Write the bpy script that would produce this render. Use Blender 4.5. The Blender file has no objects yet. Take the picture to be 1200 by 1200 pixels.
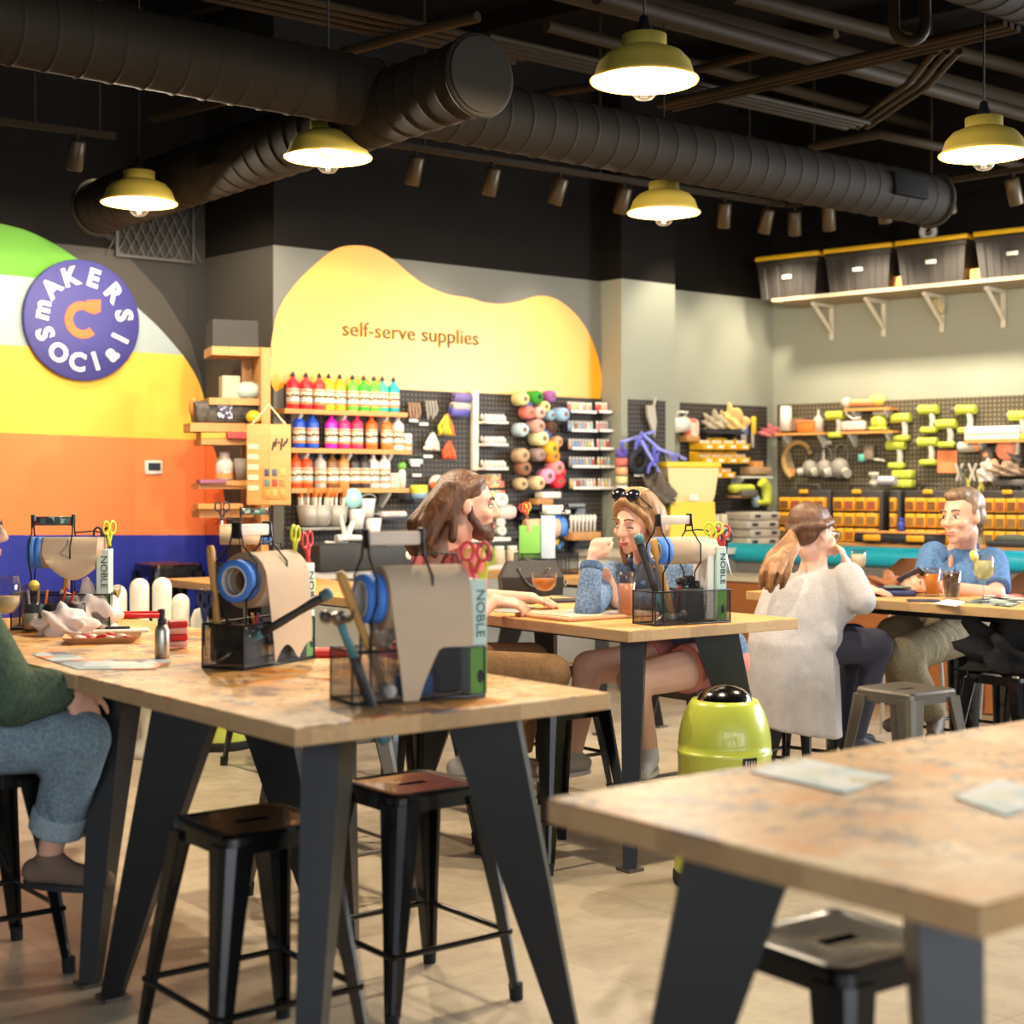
import bpy, bmesh, math, random
from mathutils import Vector, Matrix, Euler
random.seed(7)
PI = math.pi
SC = bpy.context.scene
COL = SC.collection
V = Vector
HCAM, FPX, HOR = 1.45, 1800.0, 570.0       # eye height (m), focal length in pixels, horizon row


def R(d): return math.radians(d)


def G(px, py, h=0.914):
    """point at height h seen at pixel (px, py)"""
    d = (HCAM - h) * FPX / (py - HOR)
    return V(((px - 600) / FPX * d, d, h))


def P(px, py, d):
    """point at depth d seen at pixel (px, py)"""
    return V(((px - 600) / FPX * d, d, HCAM - (py - HOR) / FPX * d))


ORD = ['first', 'second', 'third', 'fourth', 'fifth', 'sixth', 'seventh', 'eighth', 'ninth', 'tenth', 'eleventh', 'twelfth',
       'thirteenth', 'fourteenth', 'fifteenth', 'sixteenth', 'seventeenth', 'eighteenth', 'nineteenth', 'twentieth']

# ------------------------------------------------------------------ materials
MATS = {}


def lin(c):
    return tuple(((x / 255) / 12.92 if x / 255 <= .04045 else ((x / 255 + .055) / 1.055) ** 2.4) for x in c)


class NT:
    def __init__(self, name):
        self.m = bpy.data.materials.new(name)
        self.m.use_nodes = True
        self.t = self.m.node_tree
        self.b = self.t.nodes['Principled BSDF']
        self.out = self.t.nodes['Material Output']

    def n(self, typ, **kw):
        nd = self.t.nodes.new(typ)
        for k, v in kw.items():
            if k.startswith('_'):
                setattr(nd, k[1:], v)
            else:
                nd.inputs[k.replace('__', ' ')].default_value = v
        return nd

    def l(self, a, b): self.t.links.new(a, b)

    def mix(self, fac, a, b, typ='MIX'):
        nd = self.t.nodes.new('ShaderNodeMix')
        nd.data_type = 'RGBA'
        nd.blend_type = typ
        for sock, v in ((nd.inputs[0], fac), (nd.inputs[6], a), (nd.inputs[7], b)):
            if hasattr(v, 'is_output'):
                self.l(v, sock)
            elif isinstance(v, (int, float)):
                sock.default_value = v
            else:
                sock.default_value = (*v[:3], 1)
        return nd.outputs[2]

    def math(self, op, a, b=None):
        nd = self.t.nodes.new('ShaderNodeMath')
        nd.operation = op
        for i, v in enumerate((a, b)):
            if v is None: continue
            if hasattr(v, 'is_output'): self.l(v, nd.inputs[i])
            else: nd.inputs[i].default_value = v
        return nd.outputs[0]

    def coord(self, scale=(1, 1, 1), kind='Object'):
        tc = self.n('ShaderNodeTexCoord')
        mp = self.n('ShaderNodeMapping')
        mp.inputs['Scale'].default_value = scale
        self.l(tc.outputs[kind], mp.inputs[0])
        return mp.outputs[0]

    def noise(self, vec, scale=5, detail=3, rough=.5):
        nd = self.n('ShaderNodeTexNoise', Scale=scale, Detail=detail, Roughness=rough)
        self.l(vec, nd.inputs['Vector'])
        return nd.outputs[0]

    def ramp(self, fac, stops):
        nd = self.n('ShaderNodeValToRGB')
        el = nd.color_ramp.elements
        while len(el) < len(stops): el.new(.5)
        for e, (p, c) in zip(el, stops):
            e.position = p
            e.color = (*c[:3], 1) if not isinstance(c, (int, float)) else (c, c, c, 1)
        self.l(fac, nd.inputs[0])
        return nd.outputs[0]

    def bump(self, h, strength=.3, dist=.01):
        nd = self.n('ShaderNodeBump', Strength=strength, Distance=dist)
        self.l(h, nd.inputs['Height'])
        self.l(nd.outputs[0], self.b.inputs['Normal'])


def mat(name, rgb, rough=.5, metal=0., var=.07, scale=9., emit=0., spec=None, bump=0., coat=0.):
    if name in MATS: return MATS[name]
    k = NT(name)
    c = lin(rgb)
    nz = k.noise(k.coord(), scale, 3)
    k.l(k.mix(nz, tuple(x * (1 - var) for x in c), tuple(min(1, x * (1 + var)) for x in c)), k.b.inputs['Base Color'])
    k.b.inputs['Roughness'].default_value = rough
    k.b.inputs['Metallic'].default_value = metal
    if spec is not None: k.b.inputs['Specular IOR Level'].default_value = spec
    if coat: k.b.inputs['Coat Weight'].default_value = coat
    if bump: k.bump(nz, bump, .01)
    if emit:
        k.b.inputs['Emission Color'].default_value = (*c, 1)
        k.b.inputs['Emission Strength'].default_value = emit
    MATS[name] = k.m
    return k.m


def mat_wood(name, c1, c2, stain=0., board=.09, blen=1.3, rough=.45, axis=0, seam=.6):
    if name in MATS: return MATS[name]
    k = NT(name)
    vec = k.coord()
    if axis:
        mp = k.n('ShaderNodeMapping')
        mp.inputs['Rotation'].default_value = (0, R(90), 0) if axis == 2 else (0, 0, R(90))
        k.l(vec, mp.inputs[0]); vec = mp.outputs[0]
    br = k.n('ShaderNodeTexBrick', Scale=1., Mortar__Size=.0018, Brick__Width=blen, Row__Height=board)
    br.inputs['Color1'].default_value = (*lin(c1), 1)
    br.inputs['Color2'].default_value = (*lin(c2), 1)
    br.inputs['Mortar'].default_value = (*[x * seam for x in lin(c2)], 1)
    k.l(vec, br.inputs['Vector'])
    mp = k.n('ShaderNodeMapping'); mp.inputs['Scale'].default_value = (2.5, 40, 40)
    k.l(vec, mp.inputs[0])
    g = k.noise(mp.outputs[0], 1., 5, .6)
    col = k.mix(k.math('MULTIPLY', g, .55), br.outputs[0], tuple(x * .62 for x in lin(c2)))
    if stain:
        for i, (c, sc, lo, hi, st) in enumerate([((120, 70, 46), 5, .52, .62, .8), ((84, 84, 100), 8, .56, .64, .75),
                                                 ((206, 62, 42), 7, .61, .66, .9), ((246, 214, 164), 3, .5, .62, .7),
                                                 ((66, 44, 36), 14, .58, .64, .7), ((222, 140, 30), 4, .56, .64, .8),
                                                 ((70, 120, 140), 6, .63, .67, .7)]):
            mp = k.n('ShaderNodeMapping'); mp.inputs['Location'].default_value = (i * 7.3, i * 3.1, i)
            k.l(k.coord(), mp.inputs[0])
            nz = k.noise(mp.outputs[0], sc, 6, .72)
            f = k.ramp(nz, [(lo, 0.), (hi, st * stain)])
            col = k.mix(f, col, lin(c))
    k.l(col, k.b.inputs['Base Color'])
    k.b.inputs['Roughness'].default_value = rough; k.b.inputs['Specular IOR Level'].default_value = .3
    k.bump(g, .15, .004)
    MATS[name] = k.m
    return k.m


def mat_glass(name, tint=(1, 1, 1), gloss=.25, alpha=.9):
    if name in MATS: return MATS[name]
    k = NT(name)
    tr = k.n('ShaderNodeBsdfTransparent'); tr.inputs[0].default_value = (*[t * alpha for t in tint], 1)
    gl = k.n('ShaderNodeBsdfGlossy', Roughness=.06)
    lw = k.n('ShaderNodeLayerWeight', Blend=gloss)
    nz = k.noise(k.coord(), 30, 1)
    f = k.math('MULTIPLY', lw.outputs['Facing'], k.math('ADD', .35, k.math('MULTIPLY', nz, .2)))
    mx = k.n('ShaderNodeMixShader')
    k.l(f, mx.inputs[0]); k.l(tr.outputs[0], mx.inputs[1]); k.l(gl.outputs[0], mx.inputs[2])
    k.l(mx.outputs[0], k.out.inputs[0])
    MATS[name] = k.m
    return k.m


def mat_mesh(name, rgb, cell=.006, fill=.45):
    """woven wire: procedural grid of holes"""
    if name in MATS: return MATS[name]
    k = NT(name)
    s = k.n('ShaderNodeSeparateXYZ')
    k.l(k.coord(), s.inputs[0])
    a = k.math('SINE', k.math('MULTIPLY', k.math('ADD', s.outputs[0], s.outputs[1]), PI / cell))
    b = k.math('SINE', k.math('MULTIPLY', s.outputs[2], PI / cell))
    h = k.math('GREATER_THAN', k.math('MINIMUM', k.math('ABSOLUTE', a), k.math('ABSOLUTE', b)), fill)
    k.b.inputs['Base Color'].default_value = (*lin(rgb), 1)
    k.b.inputs['Roughness'].default_value = .45
    tr = k.n('ShaderNodeBsdfTransparent')
    mx = k.n('ShaderNodeMixShader')
    k.l(h, mx.inputs[0]); k.l(k.b.outputs[0], mx.inputs[1]); k.l(tr.outputs[0], mx.inputs[2])
    k.l(mx.outputs[0], k.out.inputs[0])
    MATS[name] = k.m
    return k.m


def mat_peg(name, rgb, dot):
    if name in MATS: return MATS[name]
    k = NT(name)
    s = k.n('ShaderNodeSeparateXYZ')
    k.l(k.coord(), s.inputs[0])
    w = 2 * PI / .034
    a = k.math('COSINE', k.math('MULTIPLY', s.outputs[0], w))
    b = k.math('COSINE', k.math('MULTIPLY', s.outputs[2], w))
    h = k.math('GREATER_THAN', k.math('ADD', a, b), 1.15)
    k.l(k.mix(h, lin(rgb), lin(dot)), k.b.inputs['Base Color'])
    k.b.inputs['Roughness'].default_value = .6
    MATS[name] = k.m
    return k.m


def mat_strip(name, cols, cell=.03, rough=.5, axis=0):
    """printed pattern: cells of the given colours"""
    if name in MATS: return MATS[name]
    k = NT(name)
    sc = [1 / cell] * 3
    vo = k.n('ShaderNodeTexVoronoi', Scale=1.)
    vo.distance = 'CHEBYCHEV'
    k.l(k.coord(tuple(sc)), vo.inputs['Vector'])
    s = k.n('ShaderNodeSeparateColor'); k.l(vo.outputs['Color'], s.inputs[0])
    rp = k.n('ShaderNodeValToRGB'); rp.color_ramp.interpolation = 'CONSTANT'
    el = rp.color_ramp.elements
    while len(el) < len(cols): el.new(.5)
    for i, (e, c) in enumerate(zip(el, cols)):
        e.position = i / len(cols); e.color = (*lin(c), 1)
    k.l(s.outputs[0], rp.inputs[0])
    k.l(rp.outputs[0], k.b.inputs['Base Color'])
    k.b.inputs['Roughness'].default_value = rough
    MATS[name] = k.m
    return k.m


def mat_bands(name, stops, z0, z1, var=.25):
    """printed label: colour bands by height"""
    if name in MATS: return MATS[name]
    k = NT(name)
    vec = k.coord(); s = k.n('ShaderNodeSeparateXYZ'); k.l(vec, s.inputs[0])
    f = k.math('ADD', k.math('DIVIDE', k.math('SUBTRACT', s.outputs[2], z0), z1 - z0), k.math('MULTIPLY', k.math('SUBTRACT', k.noise(vec, 45, 1), .5), var))
    rp = k.n('ShaderNodeValToRGB'); rp.color_ramp.interpolation = 'CONSTANT'; el = rp.color_ramp.elements
    while len(el) < len(stops): el.new(.5)
    for e, (p, c) in zip(el, stops): e.position = p; e.color = (*lin(c), 1)
    k.l(f, rp.inputs[0]); k.l(rp.outputs[0], k.b.inputs['Base Color']); k.b.inputs['Roughness'].default_value = .5
    MATS[name] = k.m
    return k.m


def mat_fabric(name, rgb, rgb2, scale=120., rough=.85, stretch=(1, 1, 1), bump=.25, wrinkle=.25):
    if name in MATS: return MATS[name]
    k = NT(name)
    nz = k.noise(k.coord(stretch), scale, 4, .6)
    nb = k.noise(k.coord((1, 1, .55)), 9, 3, .5)
    c = k.mix(k.ramp(nz, [(.35, 0.), (.65, 1.)]), lin(rgb), lin(rgb2))
    c = k.mix(k.ramp(nb, [(.3, 0.), (.75, .3)]), c, lin(rgb2))
    k.l(c, k.b.inputs['Base Color'])
    k.b.inputs['Roughness'].default_value = rough
    k.b.inputs['Specular IOR Level'].default_value = .2
    h = k.math('ADD', k.math('MULTIPLY', nz, .12), nb)
    k.bump(h, bump, wrinkle * .1)
    MATS[name] = k.m
    return k.m


# ------------------------------------------------------------------ mesh builder
def frame(d, up=V((0, 0, 1))):
    """matrix whose z axis is d"""
    z = V(d).normalized()
    if abs(z.dot(up)) > .98: up = V((0, 1, 0))
    x = up.cross(z).normalized()
    y = z.cross(x)
    return Matrix((x, y, z)).transposed()


class MB:
    def __init__(self):
        self.v, self.f, self.m, self.s = [], [], [], []

    def add(self, vs, fs, mat=0, smooth=False):
        o = len(self.v)
        self.v += [tuple(p) for p in vs]
        for i, f in enumerate(fs):
            self.f.append(tuple(o + k for k in f))
            self.m.append(mat[i] if isinstance(mat, list) else mat)
            self.s.append(smooth)
        return self

    def box(self, c, s, mat=0, rot=None, top=(1, 1)):
        c = V(c); x, y, z = s[0] / 2, s[1] / 2, s[2] / 2
        vs = [V((sx * x * (top[0] if sz > 0 else 1), sy * y * (top[1] if sz > 0 else 1), sz * z)) for sz in (-1, 1) for sy in (-1, 1) for sx in (-1, 1)]
        if rot is not None:
            M = rot if isinstance(rot, Matrix) else Euler(rot).to_matrix()
            vs = [M @ v for v in vs]
        return self.add([c + v for v in vs], [(0, 2, 3, 1), (4, 5, 7, 6), (0, 1, 5, 4), (2, 6, 7, 3), (0, 4, 6, 2), (1, 3, 7, 5)], mat)

    def rbox(self, c, s, r=.01, mat=0, rot=None, seg=2, top=(1, 1)):
        bm = bmesh.new()
        bmesh.ops.create_cube(bm, size=1)
        for v in bm.verts:
            k = top if v.co.z > 0 else (1, 1)
            v.co = V((v.co.x * s[0] * k[0], v.co.y * s[1] * k[1], v.co.z * s[2]))
        bmesh.ops.bevel(bm, geom=bm.edges[:], offset=min(r, min(s) * .49), segments=seg, affect='EDGES', profile=.5)
        bm.verts.index_update()
        M = (rot if isinstance(rot, Matrix) else Euler(rot).to_matrix()) if rot is not None else Matrix.Identity(3)
        vs = [V(c) + M @ v.co for v in bm.verts]
        fs = [[v.index for v in f.verts] for f in bm.faces]
        bm.free()
        return self.add(vs, fs, mat, True)

    def cyl(self, p0, p1, r0, r1=None, n=12, mat=0, cap=True, smooth=True):
        p0, p1 = V(p0), V(p1); r1 = r0 if r1 is None else r1
        M = frame(p1 - p0)
        vs = [p + M @ V((r * math.cos(2 * PI * i / n), r * math.sin(2 * PI * i / n), 0)) for p, r in ((p0, r0), (p1, r1)) for i in range(n)]
        self.add(vs, [(i, (i + 1) % n, n + (i + 1) % n, n + i) for i in range(n)], mat, smooth)
        if cap:
            self.add(vs[:n], [tuple(range(n - 1, -1, -1))], mat)
            self.add(vs[n:], [tuple(range(n))], mat)
        return self

    def lathe(self, prof, n=20, c=(0, 0, 0), axis=(0, 0, 1), mat=0, smooth=True, sx=1., sy=1.):
        """prof: list of (r, z) or (r, z, mat) bottom to top"""
        M = frame(axis); c = V(c); vs = []
        for p in prof:
            for i in range(n):
                a = 2 * PI * i / n
                vs.append(c + M @ V((p[0] * math.cos(a) * sx, p[0] * math.sin(a) * sy, p[1])))
        fs, ms = [], []
        for j in range(len(prof) - 1):
            mm = prof[j + 1][2] if len(prof[j + 1]) > 2 else mat
            for i in range(n):
                fs.append((j * n + i, j * n + (i + 1) % n, (j + 1) * n + (i + 1) % n, (j + 1) * n + i)); ms.append(mm)
        return self.add(vs, fs, ms, smooth)

    def tube(self, pts, r, n=6, mat=0, closed=False, r1=None):
        pts = [V(p) for p in pts]; k = len(pts); vs = []
        up = V((0, 0, 1)) if all(abs((pts[(i + 1) % k] - pts[i]).normalized().z) < .9 for i in range(k - 1 + closed)) else V((.31, .94, .13))
        for i, p in enumerate(pts):
            a = pts[(i - 1) % k] if (closed or i) else p
            b = pts[(i + 1) % k] if (closed or i < k - 1) else p
            M = frame(b - a, up)
            rr = r if r1 is None else r + (r1 - r) * i / (k - 1)
            vs += [p + M @ V((rr * math.cos(2 * PI * j / n), rr * math.sin(2 * PI * j / n), 0)) for j in range(n)]
        fs = [((i % k) * n + j, (i % k) * n + (j + 1) % n, ((i + 1) % k) * n + (j + 1) % n, ((i + 1) % k) * n + j) for i in range(k if closed else k - 1) for j in range(n)]
        self.add(vs, fs, mat, True)
        if not closed:
            self.add(vs[:n], [tuple(range(n - 1, -1, -1))], mat); self.add(vs[-n:], [tuple(range(n))], mat)
        return self

    def ring(self, c, R_, r, axis=(0, 0, 1), n=16, k=6, mat=0, sx=1., sy=1.):
        M = frame(axis)
        return self.tube([V(c) + M @ V((R_ * sx * math.cos(2 * PI * i / n), R_ * sy * math.sin(2 * PI * i / n), 0)) for i in range(n)], r, k, mat, True)

    def prism(self, poly, vec, mat=0, side=None, smooth=False):
        """poly: 3-D points of a flat outline, pushed along vec"""
        poly = [V(p) for p in poly]; vec = V(vec); n = len(poly)
        nrm = V((0, 0, 0))
        for i in range(n): nrm += (poly[i] - poly[0]).cross(poly[(i + 1) % n] - poly[0])
        if nrm.dot(vec) > 0: poly = poly[::-1]
        q = [p + vec for p in poly]
        self.add(poly, [tuple(range(n))], mat)
        self.add(q, [tuple(range(n - 1, -1, -1))], mat)
        return self.add(poly + q, [(i, n + i, n + (i + 1) % n, (i + 1) % n) for i in range(n)], mat if side is None else side, smooth)

    def loft(self, polys, mat=0, smooth=False):
        """rings of equal length bottom to top, capped"""
        n = len(polys[0]); vs = [V(p) for q in polys for p in q]
        fs = [(j * n + i, j * n + (i + 1) % n, (j + 1) * n + (i + 1) % n, (j + 1) * n + i) for j in range(len(polys) - 1) for i in range(n)]
        self.add(vs, fs, mat, smooth)
        self.add(polys[0], [tuple(range(n - 1, -1, -1))], mat)
        return self.add(polys[-1], [tuple(range(n))], mat)

    def ell(self, c, r, nu=14, nv=9, mat=0, rot=None):
        c = V(c); M = (rot if isinstance(rot, Matrix) else Euler(rot).to_matrix()) if rot is not None else Matrix.Identity(3)
        vs = [c + M @ V((0, 0, -r[2]))]
        for j in range(1, nv):
            t = -PI / 2 + PI * j / nv
            vs += [c + M @ V((r[0] * math.cos(t) * math.cos(2 * PI * i / nu), r[1] * math.cos(t) * math.sin(2 * PI * i / nu), r[2] * math.sin(t))) for i in range(nu)]
        vs.append(c + M @ V((0, 0, r[2])))
        fs = [(0, 1 + (i + 1) % nu, 1 + i) for i in range(nu)]
        fs += [(1 + j * nu + i, 1 + j * nu + (i + 1) % nu, 1 + (j + 1) * nu + (i + 1) % nu, 1 + (j + 1) * nu + i) for j in range(nv - 2) for i in range(nu)]
        L = len(vs) - 1; o = 1 + (nv - 2) * nu
        fs += [(L, o + i, o + (i + 1) % nu) for i in range(nu)]
        return self.add(vs, fs, mat, True)

    def text(self, s, size, M, mat=0, depth=.002, font_scale=(1, 1), weight=0.):
        cu = bpy.data.curves.new('t', 'FONT')
        cu.body = s; cu.size = size; cu.align_x = 'CENTER'; cu.align_y = 'CENTER'; cu.extrude = depth; cu.offset = weight; cu.resolution_u = 3
        ob = bpy.data.objects.new('t', cu); COL.objects.link(ob)
        bpy.context.view_layer.update()
        me = bpy.data.meshes.new_from_object(ob.evaluated_get(bpy.context.evaluated_depsgraph_get()))
        vs = [M @ V((v.co.x * font_scale[0], v.co.y * font_scale[1], v.co.z)) for v in me.vertices]
        fs = [tuple(p.vertices) for p in me.polygons]
        bpy.data.objects.remove(ob); bpy.data.curves.remove(cu); bpy.data.meshes.remove(me)
        return self.add(vs, fs, mat)

    def build(self, name, mats, parent=None, loc=None, rz=0):
        me = bpy.data.meshes.new(name)
        me.from_pydata(self.v, [], self.f)
        for m_ in (mats if isinstance(mats, (list, tuple)) else [mats]): me.materials.append(m_)
        me.polygons.foreach_set('material_index', self.m)
        me.polygons.foreach_set('use_smooth', self.s)
        me.update()
        o = bpy.data.objects.new(name, me); COL.objects.link(o)
        if parent: o.parent = parent
        if loc is not None: o.location = loc
        if rz: o.rotation_euler = (0, 0, rz)
        return o


# ------------------------------------------------------------------ things
def tag(o, label, cat, group=None):
    o['label'] = label; o['category'] = cat
    if group: o['group'] = group
    return o


def thing(name, label='', cat='', loc=(0, 0, 0), rz=0, group=None):
    o = bpy.data.objects.new(name, None); COL.objects.link(o)
    o.empty_display_size = .1
    o.location = loc; o.rotation_euler = rz if isinstance(rz, tuple) else (0, 0, rz)
    return tag(o, label, cat, group)


def struct(o):
    o['kind'] = 'structure'
    return o


KIDS = {}


def dup(root, parent=None):
    c = root.copy(); COL.objects.link(c)
    if parent: c.parent = parent
    for ch in root.children: dup(ch, c)
    return c


PROTO = {}


def spawn(key, build, label, loc, rot=0, group=None, scale=None):
    """first call builds the thing, later calls copy it with its parts"""
    if key not in PROTO:
        o = PROTO[key] = build()
    else:
        o = dup(PROTO[key])
    o.location = loc
    o.rotation_euler = rot if isinstance(rot, (tuple, Euler)) else (0, 0, rot)
    o.scale = (1, 1, 1) if scale is None else ((scale,) * 3 if isinstance(scale, (int, float)) else scale)
    o['label'] = label
    if group: o['group'] = group
    elif 'group' in o.keys(): del o['group']
    return o


class Wall:
    def __init__(self, pt, ang):
        self.o = V((*pt, 0)); self.rz = ang
        self.ux = V((math.cos(ang), math.sin(ang), 0))
        self.n = V((math.sin(ang), -math.cos(ang), 0))     # towards the room

    def at(self, px, py, off=0.):
        r = V(((px - 600) / FPX, 1, -(py - HOR) / FPX))
        o = V((0, 0, HCAM))
        t = (off - (o - self.o).dot(self.n)) / r.dot(self.n)
        return o + r * t

    def uz(self, px, py, off=0.):
        p = self.at(px, py, off) - self.o
        return p.dot(self.ux), p.z

    def pt(self, u, z, off=0.):
        return self.o + self.ux * u + self.n * off + V((0, 0, z))

    def w(self, x0, x1, py, off=0.):
        return self.uz(x1, py, off)[0] - self.uz(x0, py, off)[0]
# ------------------------------------------------------------------ the room
A0 = R(38.66)
WB = Wall((-1.12, 10.08), A0)                 # self-serve wall
WM = Wall((-2.07, 10.35), A0)                 # mural wall
WN = Wall((-2.07, 10.35), R(-46.5))           # short return between them
_c = WB.at(905, 400)
WR = Wall((_c.x, _c.y), R(-41.5))             # tool wall
BAND, CEIL = 2.985, 4.6
m_black = mat('black_wall_paint', (24, 21, 18), .8, var=.15, scale=3, spec=.12)
m_grey = mat('grey_wall_paint', (112, 112, 104), .75, var=.06, scale=2)
m_sage = mat('sage_wall_paint', (150, 152, 136), .75, var=.05, scale=2)
m_dark = mat('charcoal_wall_paint', (66, 62, 56), .8, var=.1, scale=2)
m_dkhill = mat('deep_charcoal_paint', (40, 38, 35), .8, var=.1, scale=2)
m_yel = mat('mural_yellow', (246, 192, 72), .7, var=.03, scale=2)
m_yel2 = mat('mural_golden_yellow', (246, 168, 26), .36, var=.04, scale=2, spec=1.)
m_or = mat('mural_orange', (246, 130, 70), .7, var=.03, scale=2)
m_blue = mat('mural_blue', (28, 42, 150), .7, var=.05, scale=2)
m_grn = mat('mural_green', (96, 160, 44), .7, var=.04, scale=2)
m_pale = mat('mural_pale_blue', (160, 173, 176), .7, var=.03, scale=2)


def wall_mesh(name, W, u0, u1, low, patches, mats, th=.12):
    """low = lower colour index; patches: (pixel outline, material index) painted on the face"""
    b = MB()
    b.box(((u0 + u1) / 2, th / 2, BAND / 2), (u1 - u0, th, BAND), low)
    b.box(((u0 + u1) / 2, th / 2, (BAND + CEIL) / 2), (u1 - u0, th, CEIL - BAND), 0)
    for k, (poly, mi) in enumerate(patches):
        pts = []
        for (x, y) in poly:
            u, z = W.uz(x, y)
            pts.append((u, 0, max(z, 0.001)))
        b.prism(pts, (0, -.002 - .0006 * k, 0), mi)
    o = b.build(name, mats, loc=W.o, rz=W.rz)
    return struct(o)


def smooth_poly(p, n=5):
    """Catmull-Rom through open points"""
    out = []
    for i in range(len(p) - 1):
        a, b, c, d = p[max(i - 1, 0)], p[i], p[i + 1], p[min(i + 2, len(p) - 1)]
        for k in range(n):
            t = k / n
            out.append(tuple(.5 * (2 * b[j] + (c[j] - a[j]) * t + (2 * a[j] - 5 * b[j] + 4 * c[j] - d[j]) * t * t + (3 * b[j] - a[j] - 3 * c[j] + d[j]) * t ** 3) for j in (0, 1)))
    return out + [p[-1]]


hill = smooth_poly([(90, 303), (130, 333), (160, 360), (186, 384), (212, 414), (228, 438), (237, 460), (241, 480)])
h1 = [p for p in hill if p[1] <= 334] + [(131, 334)]
h2 = [(131, 334)] + [p for p in hill if 334 < p[1] <= 416] + [(214, 416)]
h3 = [(214, 416)] + [p for p in hill if p[1] > 416]
wall_mesh('wall_left', WM, -8, 0, 1, [
    ([(84, 248), (112, 268), (150, 300), (190, 344), (222, 396), (236, 440), (241, 480), (241, 300), (241, 235)], 2),
    ([(-60, 247), (0, 262)] + smooth_poly([(0, 262), (30, 270), (60, 284), (90, 303)]) + h1[1:] + [(100, 333), (45, 326), (-60, 316)], 3),
    ([(-60, 316), (45, 326), (100, 333)] + h2 + [(100, 409), (0, 404), (-60, 402)], 4),
    ([(-60, 402), (0, 404), (100, 409)] + h3 + [(241, 516), (100, 511), (0, 507), (-60, 505)], 5),
    ([(-60, 505), (0, 507), (100, 511), (241, 516), (241, 627), (-60, 627)], 6),
    ([(-60, 627), (241, 627), (241, 830), (-60, 860)], 7)],
    [m_black, m_dark, m_dkhill, m_grn, m_pale, m_yel, m_or, m_blue])
wall_mesh('wall_return', WN, 0, (V((-1.52, 9.77, 0)) - WN.o).length, 1,
          [([(241, 500), (247, 516), (256, 540), (264, 590), (266, 627), (241, 627)], 2),
           ([(241, 627), (266, 627), (267, 830), (241, 830)], 3)], [m_black, m_dark, m_or, m_blue])
uL = (V((-1.52, 9.77, 0)) - WB.o).dot(WB.ux)
uC = (V((_c.x, _c.y, 0)) - WB.o).dot(WB.ux)
blob = smooth_poly([(324, 459), (318, 450), (316, 425), (319, 395), (327, 362), (346, 333), (370, 309), (393, 292), (415, 287.5), (438, 291), (460, 304), (480, 321), (500, 335), (525, 345), (550, 349), (567, 354), (588, 356), (608, 353), (626, 347.5), (642, 347.5), (658, 354), (677, 371), (691, 393), (701, 420), (705, 445), (703, 469)])
wall_mesh('wall_back', WB, uL, uC, 1, [(blob + [(600, 464), (480, 457), (345, 449), (334, 452)], 2)], [m_black, m_grey, m_yel2])
wall_mesh('wall_right', WR, 0, 11, 1, [], [m_black, m_sage])
# column and the strip of sage wall beyond it
u0, u1 = WB.uz(728, 400, .22)[0], WB.uz(791, 400, .22)[0]
b = MB()
b.box(((u0 + u1) / 2, -.11, BAND / 2), (u1 - u0, .22, BAND), 1); b.box(((u0 + u1) / 2, -.11, (BAND + CEIL) / 2), (u1 - u0, .22, CEIL - BAND), 0)
struct(b.build('trim_1', [m_black, m_sage], loc=WB.o, rz=WB.rz))
b = MB(); b.box(((u1 + uC) / 2, -.004, BAND / 2), (uC - u1, .008, BAND), 0)
struct(b.build('trim_2', [m_sage], loc=WB.o, rz=WB.rz))

# lettering on the yellow shape
wl = thing('wall_lettering', 'thin brown lettering reading self-serve supplies on the yellow wall shape', 'lettering', WB.at(401, 384, .004), WB.rz)
for word, x0, x1, y in (('self-serve', 401, 486, 383), ('supplies', 494, 560, 390)):
    b = MB(); b.text(word, .2, Matrix(), 0, .002)
    xs = [v[0] for v in b.v]; q0 = WB.uz(x0, y)[0] - (wl.location - WB.o).dot(WB.ux); k = WB.w(x0, x1, y) / (max(xs) - min(xs))
    b.v = [((v[0] - min(xs)) * k + q0, -v[2] - .003, v[1] * k * .92 + WB.uz(x0, 385.5)[1] - wl.location.z - (.04 if word == 'supplies' else 0)) for v in b.v]
    b.build('word', mat('brown_vinyl', (96, 70, 20), .6), wl)

# floor
k = NT('polished_concrete')
vec = k.coord()
n1 = k.noise(vec, .9, 6, .65); n2 = k.noise(vec, 7, 6, .7)
c = k.mix(n1, lin((164, 148, 124)), lin((218, 204, 180)))
c = k.mix(k.ramp(n2, [(.42, 0.), (.75, .55)]), c, lin((140, 122, 98)))
br = k.n('ShaderNodeTexBrick', Scale=1., Mortar__Size=.004, Brick__Width=.61, Row__Height=.61); br.offset = 0
mp = k.n('ShaderNodeMapping'); mp.inputs['Rotation'].default_value = (0, 0, -R(38.4)); k.l(vec, mp.inputs[0]); k.l(mp.outputs[0], br.inputs['Vector'])
c = k.mix(k.math('MULTIPLY', br.outputs['Fac'], .28), c, lin((110, 96, 76)))
k.l(c, k.b.inputs['Base Color'])
k.l(k.ramp(n2, [(.3, .32), (.8, .5)]), k.b.inputs['Roughness'])
k.bump(n2, .06, .01)
m_floor = k.m
b = MB(); b.box((1, 4.5, -.05), (26, 21, .1)); struct(b.build('floor', m_floor))
b = MB(); b.box((1, 4.5, CEIL + .05), (26, 21, .1))
m_ceil = mat('black_ceiling_paint', (14, 11, 8), .9, var=.2, scale=4, spec=.1)
for i in range(9):        # deck ribs and two beams
    p = V((-4.5 + i * 1.2, 2.2 + i * .96, CEIL - .06))
    b.box(p, (.09, 16, .14), 0, (0, 0, R(51.3)))
struct(b.build('ceiling', m_ceil))
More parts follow.
